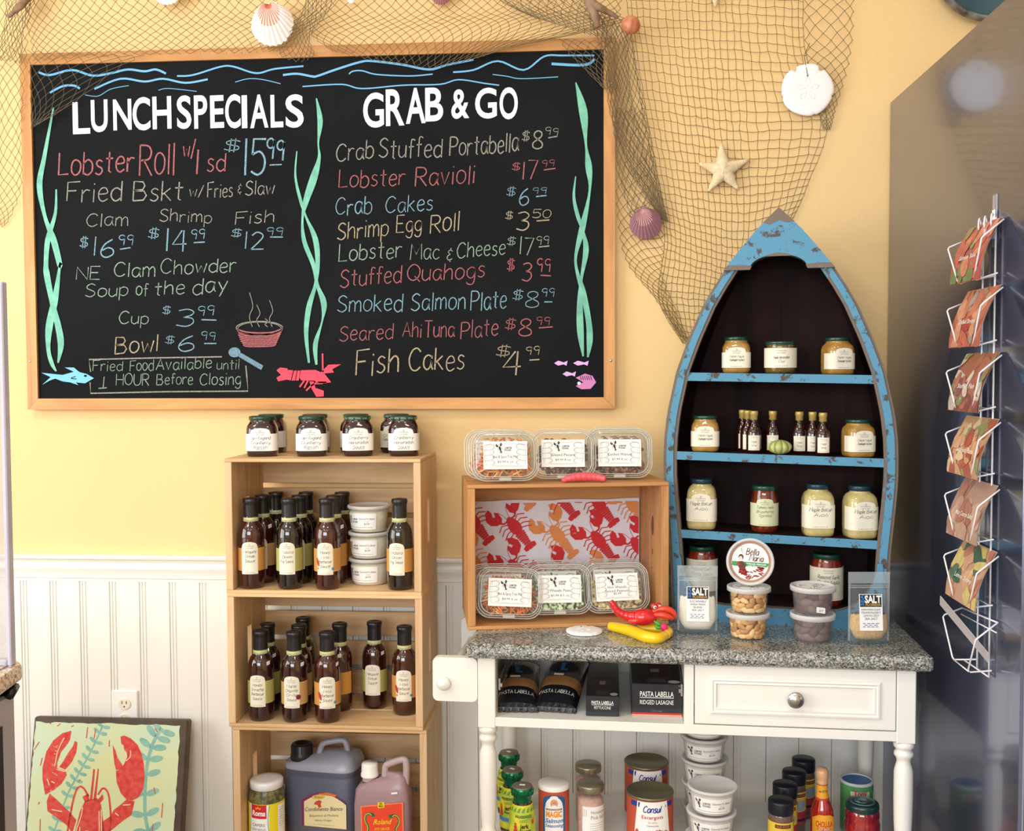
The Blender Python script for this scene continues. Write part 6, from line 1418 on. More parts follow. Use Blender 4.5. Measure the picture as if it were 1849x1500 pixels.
def pasta_bag(px, py, rz, lab, w_=.094, L_=.17, tilt=.30):
    q0 = on(px, py, ZPF); t = thing('pasta_bag', lab, 'bag', (q0.x, q0.y+.022, ZPF+.001), rz, 'soft bags of pasta'); t.rotation_euler[0] = tilt
    def S(u, v):   # u -1..1, v 0..1 along length
        hh = .004+.030*math.sin(PI*min(1, max(0, v*.93+.05)))**.5*math.sqrt(max(0, 1-abs(u)**2.6))*(1 if v < .92 else .55); return (u*w_/2*(1-.06*math.sin(v*9)*.5), v*L_, hh)
    bands = [(0, .06, M_film), (.06, .24, M_film), (.24, .40, M_pasta), (.40, .90, M_pdim), (.90, 1.0, M_film)]
    b = MB(); NU = 18
    for v0, v1, mt in bands:
        k = 4; b.add([S(2*i/NU-1, v0+(v1-v0)*j/k) for j in range(k+1) for i in range(NU+1)], [(j*(NU+1)+i, j*(NU+1)+i+1, (j+1)*(NU+1)+i+1, (j+1)*(NU+1)+i) for j in range(k) for i in range(NU)], mt, True)
    b.add([S(2*i/NU-1, v) for v in (0, 1) for i in range(NU+1)]+[(S(2*i/NU-1, v)[0], S(0, v)[1], 0) for v in (0, 1) for i in range(NU+1)], [(i, i+1, 2*(NU+1)+i+1, 2*(NU+1)+i) for i in range(NU)]+[(NU+1+i, NU+2+i, 3*(NU+1)+i+1, 3*(NU+1)+i) for i in range(NU)], M_film)
    b.add([(-w_/2, 0, 0), (w_/2, 0, 0), (w_/2, L_, 0), (-w_/2, L_, 0)], [(0, 3, 2, 1)], M_film)
    for i in range(9): x = -w_/2+w_*i/8; b.tube([(x, .0, .003), (x*1.03, -.016, .001+.003*(i % 2))], .0025, M_film, 4)
    b.add([(-w_/2+w_*i/12, 0, .005) for i in range(13)]+[(-w_/2*1.04+w_*1.04*i/12, -.020, .002+.005*(i % 2)) for i in range(13)], [(i, i+1, 14+i, 13+i) for i in range(12)], P('crinkled clear seal', (96, 98, 104), .15, coat=1))
    b.obj('film_bag', t)
    b = MB(); p = Print(b, lambda u, v, hh: (lambda s: (s[0], s[1], s[2]+.0008+hh))(S(u/(w_/2), v/L_)), .0003)
    p.hand('PASTA LABELLA', 0, L_*.12, .0105, M_paperw, w_*.84, .12, center=True, slant=0); Mb = P('blue boot print', (50, 110, 170), .5)
    p.ell(0, L_*.59, w_*.36, L_*.13, P('dark bag oval', (46, 42, 42), .3), 18); p.up().up()
    p.poly([(-.004, L_*.50), (.010, L_*.50), (.012, L_*.53), (.002, L_*.54), (.004, L_*.66), (.010, L_*.69), (-.010, L_*.70), (-.006, L_*.60)], Mb)
    p.poly([(-.016, L_*.405), (.006, L_*.40), (.006, L_*.435), (-.016, L_*.44)], M_paperw); b.obj('film_print', t); return t
pasta_bag(930, 1287, .02, 'smaller looking black film bag of pasta at the left of the compartment', L_=.21, tilt=.17)
pasta_bag(1001, 1287, -.14, 'black film bag of pasta leaning over the left one beside the narrow carton', L_=.225, tilt=.20)

# ---------------------------------------------------------------- goods on the lower shelf
def topat(px, py, H): q = on(px, py, ZS+H); return (q.x, q.y, ZS+.0004)
M_gcap = P('green foil cap', (18, 110, 72), .22, metal=.6); M_lidgrey = P('grey tin lid top', (120, 112, 96), .4, metal=.3); M_yel = P('yellow label', (236, 216, 52), .55, c2=(150, 190, 60), cscale=40); M_jerk = P('dark jerk paste', (44, 30, 22), .12, coat=1)
def jerk():
    t = maker('jerk_bottle', 'bottle'); H = .148; b = MB()
    b.lathe([(.025, 0), (.028, .003), (.029, .02), (.0285, .075), (.024, .098), (.0185, .112), (.0175, .122)], M_jerk, 28); b.obj('glass_body', t)
    b = MB(); vs = [(.0185, .110), (.0195, .118), (.0190, .122), (.0235, .127), (.0245, .134), (.0240, .140), (.0225, .143)]
    b.lathe(vs, M_gcap, 40, cap1=False); b.lathe([(.0225, .143), (.0215, .1455), (.0190, .146), (.0001, .1455)], M_lidgrey, 30, cap0=False, cap1=False)
    for k in range(20): a = 2*PI*k/20; b.tube([(.0240*math.cos(a), .0240*math.sin(a), .1275), (.0247*math.cos(a), .0247*math.sin(a), .139)], .0011, M_gcap, 4)
    b.obj('cap', t)
    b = MB(); b.lathe([(.0293, .018), (.0295, .022), (.0290, .076), (.0262, .092), (.0215, .108)], M_yel, 32, cap0=False, cap1=False)
    def f(u, v, h): r_ = .0296+h+.0003 if v < .076 else .0296-(v-.076)*.235+h+.0003; a = -PI/2+u/.0295; return (r_*math.cos(a), r_*math.sin(a), v)
    p = Print(b, f, .0003); Mr = P('rooster red print', (206, 52, 40), .6); Mb = P('sea blue label', (74, 130, 196), .6)
    for k in range(-3, 4): p.poly([(k*.012-.005, .094), (k*.012+.003, .094), (k*.012+.006, .104), (k*.012-.001, .101)], P('leaf green print', (96, 160, 60), .6))
    p.area(-.03, .03, .035, .044, Mb, 16); p.up()
    p.type('WALKERSWOOD', -.000, .0835, .0056, M_ink, .040, center=True, bold=.02); p.lines(.001, .079, .020, 2, .003, .0008, M_ink); p.type('jerk', .002, .0615, .0095, M_ink, .019, center=True, bold=.03); p.type('seasoning', .004, .0545, .0050, M_ink, .026, center=True, bold=.02)
    p.ell(-.018, .064, .0035, .0045, Mr, 10); p.poly([(-.022, .059), (-.014, .060), (-.012, .050), (-.018, .046), (-.024, .050)], Mr); p.ell(-.018, .071, .003, .0025, Mr, 8); p.stroke([(-.019, .046), (-.019, .041)], .0012, M_ink); p.ell(.022, .074, .004, .005, Mr, 10)
    b.obj('paper_label', t)
    b = MB(); p = Print(b, lambda u, v, h: (u, v, .1462+h)); p.poly([(-.007, -.003), (.005, -.006), (.007, .002), (-.005, .005)], M_paperw); b.obj('price_sticker', t)
    return t
GJ = 'green capped jerk seasoning bottles'
for px, py, rz, lab in ((943, 1417, .15, 'green capped jerk seasoning bottle, front one of three on the lower shelf'), (925, 1388, -.3, 'green capped jerk seasoning bottle, middle one of three'), (919, 1357, -.6, 'green capped jerk seasoning bottle, rear one of three against the left leg')):
    place('jerk', jerk, lab, topat(px, py, .146), rz, GJ)
M_orr = P('orange red can paint', (196, 82, 54), .5)
q = topat(1000, 1412, .128); t = thing('salmon_seasoning_can', 'round red cardboard shaker with white lid reading Salmon Seasoning', 'can', q, .05); R_ = .0345
b = MB(); b.lathe([(R_*.99, 0), (R_, .002), (R_, .126)], M_orr, 36, cap1=False); b.obj('can_body', t)
b = MB(); b.lathe([(R_*1.01, .118), (R_*1.01, .127), (R_*.97, .1285), (.0001, .1285)], M_paperw, 36, cap0=False, cap1=False); b.obj('lid', t)
b = MB(); p = Print(b, wrap(R_*1.002, 2), .00015); Mb = P('deep blue label', (40, 92, 150), .6)
p.area(-.0265, .0265, .0, lambda u: .112-.0*u-.55*abs(u)**1.2*9*.12 if False else .098+.014*math.sqrt(max(0, 1-(u/.0265)**2)), Mb, 20); p.up(); p.area(-.021, .021, 0, lambda u: .080+.028*math.sqrt(max(0, 1-(u/.021)**2)), M_paperw, 20); p.up()
p.ell(0, .093, .0085, .010, P('chef skin print', (222, 160, 130), .6), 16); p.ell(0, .106, .009, .0045, M_paperw, 12); p.up(); p.ell(0, .086, .006, .004, M_paperw, 12); p.stroke([(-.003, .095), (-.001, .095)], .0012, M_ink); p.stroke([(.001, .095), (.003, .095)], .0012, M_ink)
p.area(-.018, .018, .078, .0815, P('brown banner', (120, 70, 50), .6), 8); p.type('MAGIC', 0, .063, .0125, P('gold magic print', (240, 150, 40), .6), .036, center=True, bold=.05); p.type('Salmon', 0, .050, .0095, P('blue print', (30, 110, 180), .6), .040, center=True, bold=.02, slant=.2); p.type('Seasoning', 0, .040, .0075, P('blue print', (30, 110, 180), .6), .040, center=True, bold=.02, slant=.2)
p.up(); p.type('SEASONING', 0, .0788, .0022, M_paperw, .03, center=True); b.obj('label_print', t)
M_psalt = P('pink salt', (214, 176, 160), .8, c2=(196, 150, 136), cscale=120, bump=.5)
def saltjar():
    t = maker('pink_salt_jar', 'jar'); R_ = .0295; b = MB(); b.lathe([(R_*.96, 0), (R_, .004), (R_, .105), (R_*.93, .112), (R_*.92, .118)], M_glassjar, 32, cap1=False); b.obj('glass_body', t)
    b = MB(); b.lathe([(R_*.92, .004), (R_*.95, .008), (R_*.95, .098), (R_*.5, .104), (.0001, .102)], M_psalt, 26, cap1=False); b.obj('pink_salt', t)
    b = MB(); b.lathe([(R_*1.02, .116), (R_*1.04, .118), (R_*1.04, .128), (R_*1.0, .131), (.0001, .1315)], P('dull tin lid', (150, 146, 124), .3, metal=.7), 36, cap0=False, cap1=False); b.obj('lid', t)
    b = MB(); p = Print(b, wrap(R_*1.004, 2), .00015); p.area(-.026, .040, .0, .088, M_paperw, 20); p.up(); Mr = P('rose lattice print', (196, 84, 96), .6)
    p.type('Himalayan', -.006, .072, .0072, M_inkg, .036); p.type('Pink Salt', -.006, .060, .0080, M_inkg, .034); p.lines(.008, .050, .034, 6, .005, .0008, M_inkg)
    for k in range(3):
        a_ = .004*k; p.stroke([(-.024+a_, .066), (-.024+a_, .082)], .0008, Mr); p.stroke([(-.025, .068+a_), (-.011, .068+a_)], .0008, Mr)
    p.stroke([(-.024, .084), (-.010, .084)], .0010, Mr); b.obj('paper_label', t); return t
place('psalt', saltjar, 'pink salt jar with flat tin lid, front one of two on the lower shelf', topat(1066, 1413, .131), .25, 'pink salt jars')
place('psalt', saltjar, 'pink salt jar with flat tin lid, rear one of two', topat(1062, 1379, .131), .3, 'pink salt jars')
def escargot():
    t = maker('escargot_can', 'can'); R_ = .0515; H = .118; b = MB(); Mt = P('olive tin', (134, 128, 100), .35, metal=.7)
    b.lathe([(R_*.99, 0), (R_, .002), (R_, H-.003)], M_orr, 44, cap1=False); b.obj('can_body', t)
    b = MB(); b.lathe([(R_*1.0, H-.006), (R_*1.025, H-.003), (R_*1.02, H), (R_*.98, H+.0005), (R_*.95, H-.004), (R_*.7, H-.0035), (R_*.68, H-.0045), (.0001, H-.0045)], Mt, 48, cap0=False, cap1=False); b.obj('can_lid', t)
    b = MB(); p = Print(b, wrap(R_*1.002, 2), .00015); Mnb = P('navy can print', (40, 60, 150), .5)
    for s_ in (-1, 1): p.area(s_*.040-.012, s_*.040+.012, H-.020, H-.009, Mnb, 8)
    p.up(); 
    for k in range(10):
        z0_, z1_ = (H-.007)*k/10, (H-.007)*(k+1)/10; w0, w1 = .046-.012*k/10, .046-.012*(k+1)/10
        for j in range(8): a0, a1 = -1+2*j/8, -1+2*(j+1)/8; p.poly([(w0*a0, z0_), (w0*a1, z0_), (w1*a1, z1_), (w1*a0, z1_)], M_paperw)
    p.up(); p.hand('Consul', -.002, H-.030, .014, Mnb, .038, .17, center=True, slant=.3); p.type('Escargots', 0, H-.044, .0072, M_orr, .048, center=True, bold=.02); p.type('Snails', 0, H-.054, .005, P('rose can print', (220, 130, 130), .6), .020, center=True); p.type('Caracoles', 0, H-.061, .004, Mnb, .026, center=True)
    rnd = random.Random(3)
    for _ in range(60): p.ell(rnd.uniform(-.038, .040), rnd.uniform(.012, .048), rnd.uniform(.003, .006), rnd.uniform(.002, .004), rnd.choice([P('snail brown', (186, 130, 90), .6), P('herb green', (120, 160, 80), .6), P('snail cream', (230, 206, 170), .6), P('tomato red print', (206, 90, 70), .6)]), 7, rnd.uniform(0, 3)); p.h += .00002
    b.obj('label_print', t); return t
place('esc', escargot, 'orange and white escargot can, front one of two', topat(1173.5, 1426, .118), .06, 'escargot cans')
place('esc', escargot, 'orange and white escargot can, rear one of two', topat(1167, 1373, .118), .02, 'escargot cans')
tubB = lambda: tub(.0535, .0555, M_flour2)
GB = 'batter tubs stacked on the lower shelf'
qf = on(1283, 1420, ZS+.155); qb = on(1274, 1345, ZS+.200)
qb = Vector((at(1274, 1345, -.255).x, -.255, 0))
NB_ = ('lowest', 'second from the bottom', 'third from the bottom', 'fourth from the bottom', 'topmost, right under the cart rail')
for k in range(5): place('tubB', tubB, 'white batter tub in the rear stack, '+NB_[k], (qb.x-.001*k, qb.y, ZS+.0004+k*.0537), -.15, GB)
for k in range(3): place('tubB', tubB, 'white batter tub in the front stack, '+('lowest', 'middle one', 'topmost with open looking lid')[k], (qf.x+.002*k, qf.y, ZS+.0004+k*.0537), -.12, GB)
# Old River shakers
M_nav = P('black shaker cap', (18, 22, 34), .35); M_spice = P('brown spice in plastic', (112, 84, 74), .2, coat=.6)
def shaker():
    t = maker('spice_shaker', 'shaker'); R_ = .0268; b = MB(); b.lathe([(R_*.9, 0), (R_*.97, .003), (R_*.97, .10), (R_*.95, .106), (R_*.88, .110)], M_spice, 28); b.obj('plastic_body', t)
    b = MB(); b.lathe([(R_*.98, .108), (R_*1.0, .110), (R_*1.0, .132), (R_*.97, .135), (.0001, .1355)], M_nav, 30, cap0=False, cap1=False); b.obj('cap', t)
    b = MB(); p = Print(b, wrap(R_*.975, 2), .00015); p.area(-.062, .062, .022, .094, P('mustard yellow label', (226, 194, 60), .55), 30); p.up(); p.area(-.062, .062, .022, .050, P('raspberry label', (176, 50, 70), .55), 30); p.up()
    for u0 in (-.0, .046): p.area(u0-.019, u0+.015, .083, .0905, M_ink, 8); p.area(u0-.016, u0+.014, .028, .034, M_ink, 8)
    p.ell(0, .064, .014, .0125, P('blue grey disc', (150, 160, 176), .5), 20); p.ell(.044, .060, .013, .015, P('grey disc', (110, 110, 124), .5), 18); p.up(); p.type('OLD RIVER', -.002, .0848, .0042, P('brick print', (214, 110, 60), .6), .029, center=True, bold=.02)
    b.obj('label', t); return t
for px, py, rz, lab in ((1410, 1443, .1, 'black capped spice shaker, front one of four'), (1417.5, 1414, .25, 'black capped spice shaker, second of four from the front'), (1434, 1391, .4, 'black capped spice shaker, third of four from the front'), (1451, 1369, .5, 'black capped spice shaker, rearmost of four')):
    place('shk', shaker, lab, topat(px, py, .1355), rz, 'black capped spice shakers')
# hot sauce
q = topat(1485, 1390, .180); t = thing('hot_sauce_bottle', 'red hot sauce bottle with round wooden cap and yellow label', 'bottle', q, .0)
S_hot = P('red hot sauce in glass', (170, 30, 24), .1, coat=1); b = MB(); b.lathe([(.0235, 0), (.0245, .004), (.0245, .078), (.0235, .092), (.019, .106), (.0135, .118), (.0115, .130), (.0110, .152)], S_hot, 28); b.obj('glass_body', t)
b = MB(); b.lathe([(.0108, .150), (.0125, .152), (.0115, .156), (.0108, .158), (.0125, .163), (.0138, .170), (.0132, .178), (.010, .1835), (.005, .186), (.0001, .1865)], P('light wood cap', (222, 172, 124), .35, coat=.5), 24, cap1=False); b.obj('wooden_cap', t)
b = MB(); Myl = P('hot sauce yellow', (236, 168, 44), .5); b.lathe([(.0147, .117), (.0122, .130), (.0117, .149)], Myl, 26, cap0=False, cap1=False); b.lathe([(.0151, .1165), (.0136, .1225)], P('neck red stripe', (196, 60, 40), .5), 26, cap0=False, cap1=False)
fn = lambda u, v, h: ((.0122+h)*math.sin(u/.012), -(.0122+h)*math.cos(u/.012), v); p = Print(b, fn, .0002); p.ell(0, .137, .004, .0025, P('chili green', (80, 150, 50), .5), 8, .6); p.ell(-.007, .136, .003, .002, P('chili red', (200, 50, 30), .5), 8); p.ell(.007, .137, .003, .002, P('chili red', (200, 50, 30), .5), 8); b.obj('neck_label', t)
b = MB(); p = Print(b, wrap(.0248, 2), .00015); p.area(-.028, .030, .012, lambda u: .090-(max(0, abs(u)-.012)*.6), Myl, 20); p.up(); Mrp = P('brick red print', (186, 46, 24), .6); p.stroke([(-.024, .080), (-.010, .087), (.012, .087), (.026, .078)], .0012, Mrp)
p.type('CHOLULA', 0, .064, .0120, Mrp, .037, center=True, bold=.03); p.area(-.015, .015, .0565, .0615, Mrp, 8); p.up(); p.type('HOT SAUCE', 0, .0575, .0030, M_paperw, .026, center=True, bold=.02); b.obj('front_label', t)
# green seasoning can
q = topat(1547, 1407, .112); t = thing('green_seasoning_can', 'green round seasoning can with blue top behind the red pepper jar', 'can', q, .1); R_ = .036; b = MB(); b.lathe([(R_*.99, 0), (R_, .002), (R_, .110)], P('leaf green can', (72, 148, 84), .5, c2=(90, 160, 96), cscale=30), 36, cap1=False); b.obj('can_body', t)
b = MB(); b.lathe([(R_*1.0, .107), (R_*1.02, .109), (R_*1.01, .113), (R_*.90, .1135), (R_*.88, .111)], P('grey white rim', (206, 212, 212), .4), 40, cap0=False, cap1=False); b.lathe([(R_*.88, .111), (.0001, .111)], P('blue can top', (36, 110, 176), .4), 36, cap0=False, cap1=False); b.obj('can_lid', t)
b = MB(); p = Print(b, wrap(R_*1.002, 2), .00015); Mrp2 = P('candy red print', (214, 50, 66), .6); p.area(-.026, .018, .078, .096, P('pale green patch', (206, 222, 190), .6), 12); p.area(-.03, -.012, .01, .078, P('pale green patch', (206, 222, 190), .6), 6); p.up(); p.type('Tony', -.004, .087, .0120, Mrp2, .030, center=True, bold=.04); p.type("Chachere's", -.008, .077, .0085, Mrp2, .042, center=True, bold=.03); b.obj('label_print', t)
# red pepper jar
q = topat(1557, 1445, .108); t = thing('pepper_jar', 'jar of red peppers with dark green lid, right front of the lower shelf', 'jar', q, 0); b = MB()
b.lathe([(.034, 0), (.0375, .004), (.0375, .060), (.0355, .068), (.0362, .074), (.0362, .084), (.0335, .090), (.032, .093)], P('red peppers in glass', (170, 40, 34), .1, coat=1, c2=(120, 14, 40), cscale=40), 32); b.obj('glass_body', t)
b = MB(); b.lathe([(.0345, .090), (.0355, .092), (.0355, .100), (.034, .1045), (.0290, .1065), (.0001, .1070)], P('dark green lid', (22, 54, 54), .3, coat=.4), 40, cap0=False, cap1=False)
Ml = P('pale green lid line', (120, 160, 154), .5)
for rr_ in (.026, .0235): b.tube([(rr_*math.cos(2*PI*k/32), rr_*math.sin(2*PI*k/32), .1068) for k in range(32)], .0004, Ml, 4, closed=True)
for k in range(3): b.tube([((.008+.004*k)*math.cos(a_), (.006+.003*k)*math.sin(a_), .1072) for a_ in [k+q_*.35 for q_ in range(10)]], .0006, Ml, 4)
b.obj('lid', t)

# ---------------------------------------------------------------- big jars and jugs in the lowest crate
ZL = Z3+.0085
yq = -.215; xq = at(480, 1405, yq).x+.002; zl = at(480, 1412, yq).z; Hc = zl-ZL+.004
t = thing('caper_jar', 'large glass jar of capers with white lid in the lowest crate', 'jar', (xq, yq, ZL), -.1); R_ = .0425
b = MB(); b.lathe([(R_*.93, 0), (R_, .006), (R_, Hc*.80), (R_*.97, Hc*.86), (R_*.88, Hc*.92), (R_*.86, Hc*.96)], P('green capers in brine', (70, 74, 42), .12, coat=1, c2=(112, 112, 66), cscale=130, sharp=.6), 40, cap1=False); b.obj('glass_body', t)
b = MB(); b.lathe([(R_*.90, Hc*.925), (R_*.93, Hc*.93), (R_*.93, Hc*1.02), (R_*.90, Hc*1.035), (R_*.60, Hc*1.04), (.0001, Hc*1.045)], P('white jar lid', (234, 232, 236), .35, coat=.3), 44, cap0=False, cap1=False); b.obj('lid', t)
b = MB(); p = Print(b, wrap(R_*1.003, 2), .00015); lt = Hc*.735; p.area(-.056, .072, .01, lt, P('bright yellow label', (238, 220, 30), .55), 30); p.up()
p.area(-.030, .022, .01, lt-.002, M_paperw, 14); p.area(.044, .070, .015, lt-.006, M_paperw, 10); p.up(); p.area(-.024, .016, lt-.034, lt-.001, P('label red', (206, 30, 40), .55), 12)
Mtq = P('teal outline', (40, 140, 140), .6); p.stroke(catmull([(-.031, lt-.002), (-.027, lt-.04), (-.031, lt-.08)], 4), .0014, Mtq); p.stroke(catmull([(.023, lt-.002), (.019, lt-.04), (.023, lt-.08)], 4), .0014, Mtq)
p.up(); p.type('Roma', -.004, lt-.027, .0125, M_paperw, .034, center=True, bold=.03, slant=.15); p.poly([(-.010, lt-.012), (-.011, lt-.006), (-.0065, lt-.009), (-.004, lt-.004), (-.0015, lt-.009), (.003, lt-.006), (.002, lt-.012)], P('gold crown', (240, 170, 40), .5))
p.type('CAPERS', -.004, lt-.053, .0070, M_inkg, .032, center=True, bold=.01); p.type('NON-PAREILLES', -.004, lt-.063, .0058, M_inkg, .036, center=True); p.lines(.057, lt-.014, .020, 9, .0055, .0012, M_inkg); b.obj('paper_label', t)
def jug(name, lab, loc, rz, w_, d, h, top, mat, topmat, cap, capm, capr, handle_m):
    t = thing(name, lab, 'jug', loc, rz); b = MB(); n = 40
    def ring(z, kx, ky, cx=0): return [(cx+w_/2*kx*(abs(math.cos(a))**.42)*(1 if math.cos(a) > 0 else -1), d/2*ky*(abs(math.sin(a))**.42)*(1 if math.sin(a) > 0 else -1), z(cx+w_/2*kx*math.cos(a)) if callable(z) else z) for a in [2*PI*i/n for i in range(n)]]
    return t, b, ring, n
# big grey blue vinegar jug
M_jb = P('smoky blue jug plastic', (84, 88, 108), .35, coat=.2, c2=(96, 98, 116), cscale=3); M_jt = P('hazy pale jug plastic', (158, 162, 180), .35, coat=.2)
yj = -.128; xj = at(588, 1450, yj).x; top_z = at(600, 1372, yj-.03).z
t, b, ring, n = jug('vinegar_jug', 'big smoky blue vinegar jug with black cap in the lowest crate', (xj, yj, ZL), -.14, .186, .115, .3, 0, 0, 0, 0, 0, 0, 0)
h = top_z-ZL-.020
rs = [ring(0, .92, .90), ring(.006, .98, .97), ring(h*.4, 1, 1), ring(h*.90, 1, 1), ring(h*.915, .985, .985), ring(h*.93, 1, 1), ring(h, 1, 1)]
b.add([p_ for r_ in rs for p_ in r_], [(k*n+i, k*n+(i+1) % n, (k+1)*n+(i+1) % n, (k+1)*n+i) for k in range(len(rs)-1) for i in range(n)]+[tuple(range(n-1, -1, -1))], M_jb, True); b.obj('jug_body', t)
b = MB(); rs = [ring(h, 1, 1), ring(h+.012, .985, .97), ring(lambda x: h+.022+.010*x/.09, .90, .82), ring(lambda x: h+.030+.016*x/.09, .62, .5), ring(lambda x: h+.033+.016*x/.09, .01, .01)]
b.add([p_ for r_ in rs for p_ in r_], [(k*n+i, k*n+(i+1) % n, (k+1)*n+(i+1) % n, (k+1)*n+i) for k in range(len(rs)-1) for i in range(n)], M_jt, True)
b.lathe([(.022, h+.014), (.022, h+.030)], M_jt, 24, c=(-.052, -.022, 0)); b.obj('jug_shoulder', t)
b = MB(); b.tube(catmull([(-.012, -.01, h+.018), (-.006, -.01, h+.045), (.006, -.008, h+.056), (.045, 0, h+.062), (.056, 0, h+.054), (.060, 0, h+.036)], 4), .0075, M_jt, 10); b.obj('handle', t)
b = MB(); b.lathe([(.0265, h+.016), (.0275, h+.018), (.0275, h+.030), (.0255, h+.034), (.0255, h+.052), (.024, h+.055), (.016, h+.055), (.015, h+.050), (.0001, h+.050)], M_black, 32, c=(-.052, -.022, 0), cap0=False, cap1=False)
for k in range(16): a = 2*PI*k/16; b.box(-.052+.0255*math.cos(a)-.001, -.052+.0255*math.cos(a)+.001, -.022+.0255*math.sin(a)-.001, -.022+.0255*math.sin(a)+.001, h+.034, h+.052, M_black)
b.obj('screw_cap', t)
b = MB(); p = Print(b, lambda u, v, hh: (u, -d_j/2-.0012-hh, v), .0002); d_j = .115; Mcr = P('cream vinegar label', (226, 214, 168), .55); Mpu = P('plum label edge', (126, 34, 84), .55); Mor = P('orange label edge', (216, 110, 50), .55)
lb, lt = h-.135, h-.052
def archp(k, dx=0): return [(-.038*k+dx, lb)]+[(-.038*k+dx+(.115*k)*q_/14, lb+(.050+.036*math.sin(PI*(.12+.76*q_/14)))*(k**.5)) for q_ in range(15)]+[(.077*k+dx, lb)]
p.poly(archp(1.0), Mpu); p.up(); p.poly([(u+.0045, v-.002 if v > lb else v) for u, v in archp(.95)], Mcr); p.poly([(.0, lb+.075), (.008, lb+.083), (.03, lb+.087), (.055, lb+.083), (.05, lb+.078), (.02, lb+.08)], Mor); p.up()
p.ell(.006, lb+.074, .018, .006, P('gold oval', (214, 186, 90), .5), 18, .15); p.up(); p.type('Roland', .006, lb+.0715, .0055, P('brown oval print', (110, 60, 30), .6), .020, center=True, slant=.3)
p.poly([(-.002, lb+.062), (.008, lb+.067), (.015, lb+.064), (.012, lb+.057), (.014, lb+.050), (.006, lb+.047), (.004, lb+.054), (-.006, lb+.055)], P('rust print', (190, 74, 44), .6))
p.up(); p.type('Condimento Bianco', -.030, lb+.036, .0100, M_ink, .098, slant=.2, slope=.10); p.type('Balsamico di Modena', -.018, lb+.023, .0058, M_inkg, .075, slant=.2, slope=.10); p.type('White Vinegar', -.004, lb+.013, .0050, M_inkg, .045, slant=.2, slope=.10); p.lines(.02, lb+.006, .06, 1, .003, .0008, M_inkg); b.obj('paper_label', t)
# mauve sauce jug
M_jm = P('mauve jug plastic', (156, 126, 134), .4, coat=.2, c2=(164, 136, 142), cscale=3); M_jmt = P('pale mauve jug top', (188, 168, 168), .4, coat=.2)
yj = -.216; xj = at(693, 1460, yj).x; zc = at(661, 1378, yj).z
t = thing('sauce_jug', 'mauve plastic sauce jug with white cap and red dragon label', 'jug', (xj, yj, ZL), -.10); w_, d = .138, .066; h = zc-ZL-.028
def ring(z, kx, ky): return [(w_/2*kx*(abs(math.cos(a))**.5)*(1 if math.cos(a) > 0 else -1), d/2*ky*(abs(math.sin(a))**.5)*(1 if math.sin(a) > 0 else -1), z(math.cos(a)) if callable(z) else z) for a in [2*PI*i/n for i in range(n)]]
b = MB(); rs = [ring(0, .94, .9), ring(.006, 1, 1), ring(h*.62, 1, 1), ring(h*.82, .95, .93), ring(lambda c: h*.95+.010*c, .82, .74), ring(lambda c: h*.985+.014*c, .62, .5), ring(lambda c: h+.012*c, .01, .01)]
b.add([p_ for r_ in rs for p_ in r_], [(k*n+i, k*n+(i+1) % n, (k+1)*n+(i+1) % n, (k+1)*n+i) for k in range(len(rs)-1) for i in range(n)]+[tuple(range(n-1, -1, -1))], M_jm, True); b.lathe([(.018, h*.93), (.017, h+.006)], M_jmt, 22, c=(-.034, 0, 0)); b.obj('jug_body', t)
b = MB(); b.tube(catmull([(.003, 0, h*.88), (.004, 0, h*1.0), (.006, 0, h+.022), (.016, 0, h+.030), (.048, 0, h+.042), (.056, 0, h+.036), (.057, 0, h+.012), (.055, 0, h-.02)], 4), .0085, M_jmt, 10); b.obj('handle', t)
b = MB(); b.lathe([(.0215, h-.002), (.0215, h+.004), (.0200, h+.006), (.0195, h+.024), (.0180, h+.029), (.0001, h+.030)], P('white screw cap', (244, 243, 240), .4), 32, c=(-.034, 0, 0), cap0=False, cap1=False); b.obj('screw_cap', t)
b = MB(); p = Print(b, lambda u, v, hh: (u, -d/2-.0012-hh, v), .0002); Mrl = P('orange red label', (232, 70, 34), .55); Mgd = P('dragon green', (30, 110, 70), .55); Mye = P('label yellow', (240, 214, 40), .55)
lt = h*.70; p.poly([(-.045, .01), (.060, .01), (.058, lt+.006), (-.047, lt-.010)], P('pale red label edge', (244, 130, 90), .55)); p.up(); p.poly([(-.042, .012), (.057, .012), (.055, lt+.003), (-.044, lt-.013)], Mrl); p.up()
p.poly([(-.004, lt-.012), (.012, lt-.010), (.012, lt+.004), (-.004, lt+.002)], Mye)
for s_, cx in ((-1, -.026), (1, .038)):
    dr_ = catmull([(cx+s_*.006, lt-.075), (cx+s_*.002, lt-.060), (cx+s_*.009, lt-.045), (cx+s_*.008, lt-.032), (cx-s_*.001, lt-.026), (cx-s_*.008, lt-.030)], 4)
    p.stroke(dr_, .006, Mgd); p.poly([(cx-s_*.004, lt-.024), (cx-s_*.014, lt-.026), (cx-s_*.016, lt-.033), (cx-s_*.006, lt-.034)], Mgd)
    p.up(); p.stroke([(a_[0]+s_*.001, a_[1]) for a_ in dr_], .0014, Mye)
p.up(); p.type('NO', .004, lt-.003, .0045, M_ink, .008, center=True, bold=.02); p.type('MSG', .004, lt-.009, .0045, M_ink, .010, center=True, bold=.02)
p.type('Roland', .006, lt-.052, .0125, Mye, .042, center=True, bold=.01, slant=.3, slope=.1); p.type('SOY SAUCE', .006, lt-.066, .006, Mye, .036, center=True, bold=.01, slope=.1)
p.poly([(.030, h*.83), (.045, h*.845), (.044, h*.87), (.029, h*.855)], M_paperw); b.obj('paper_label', t)

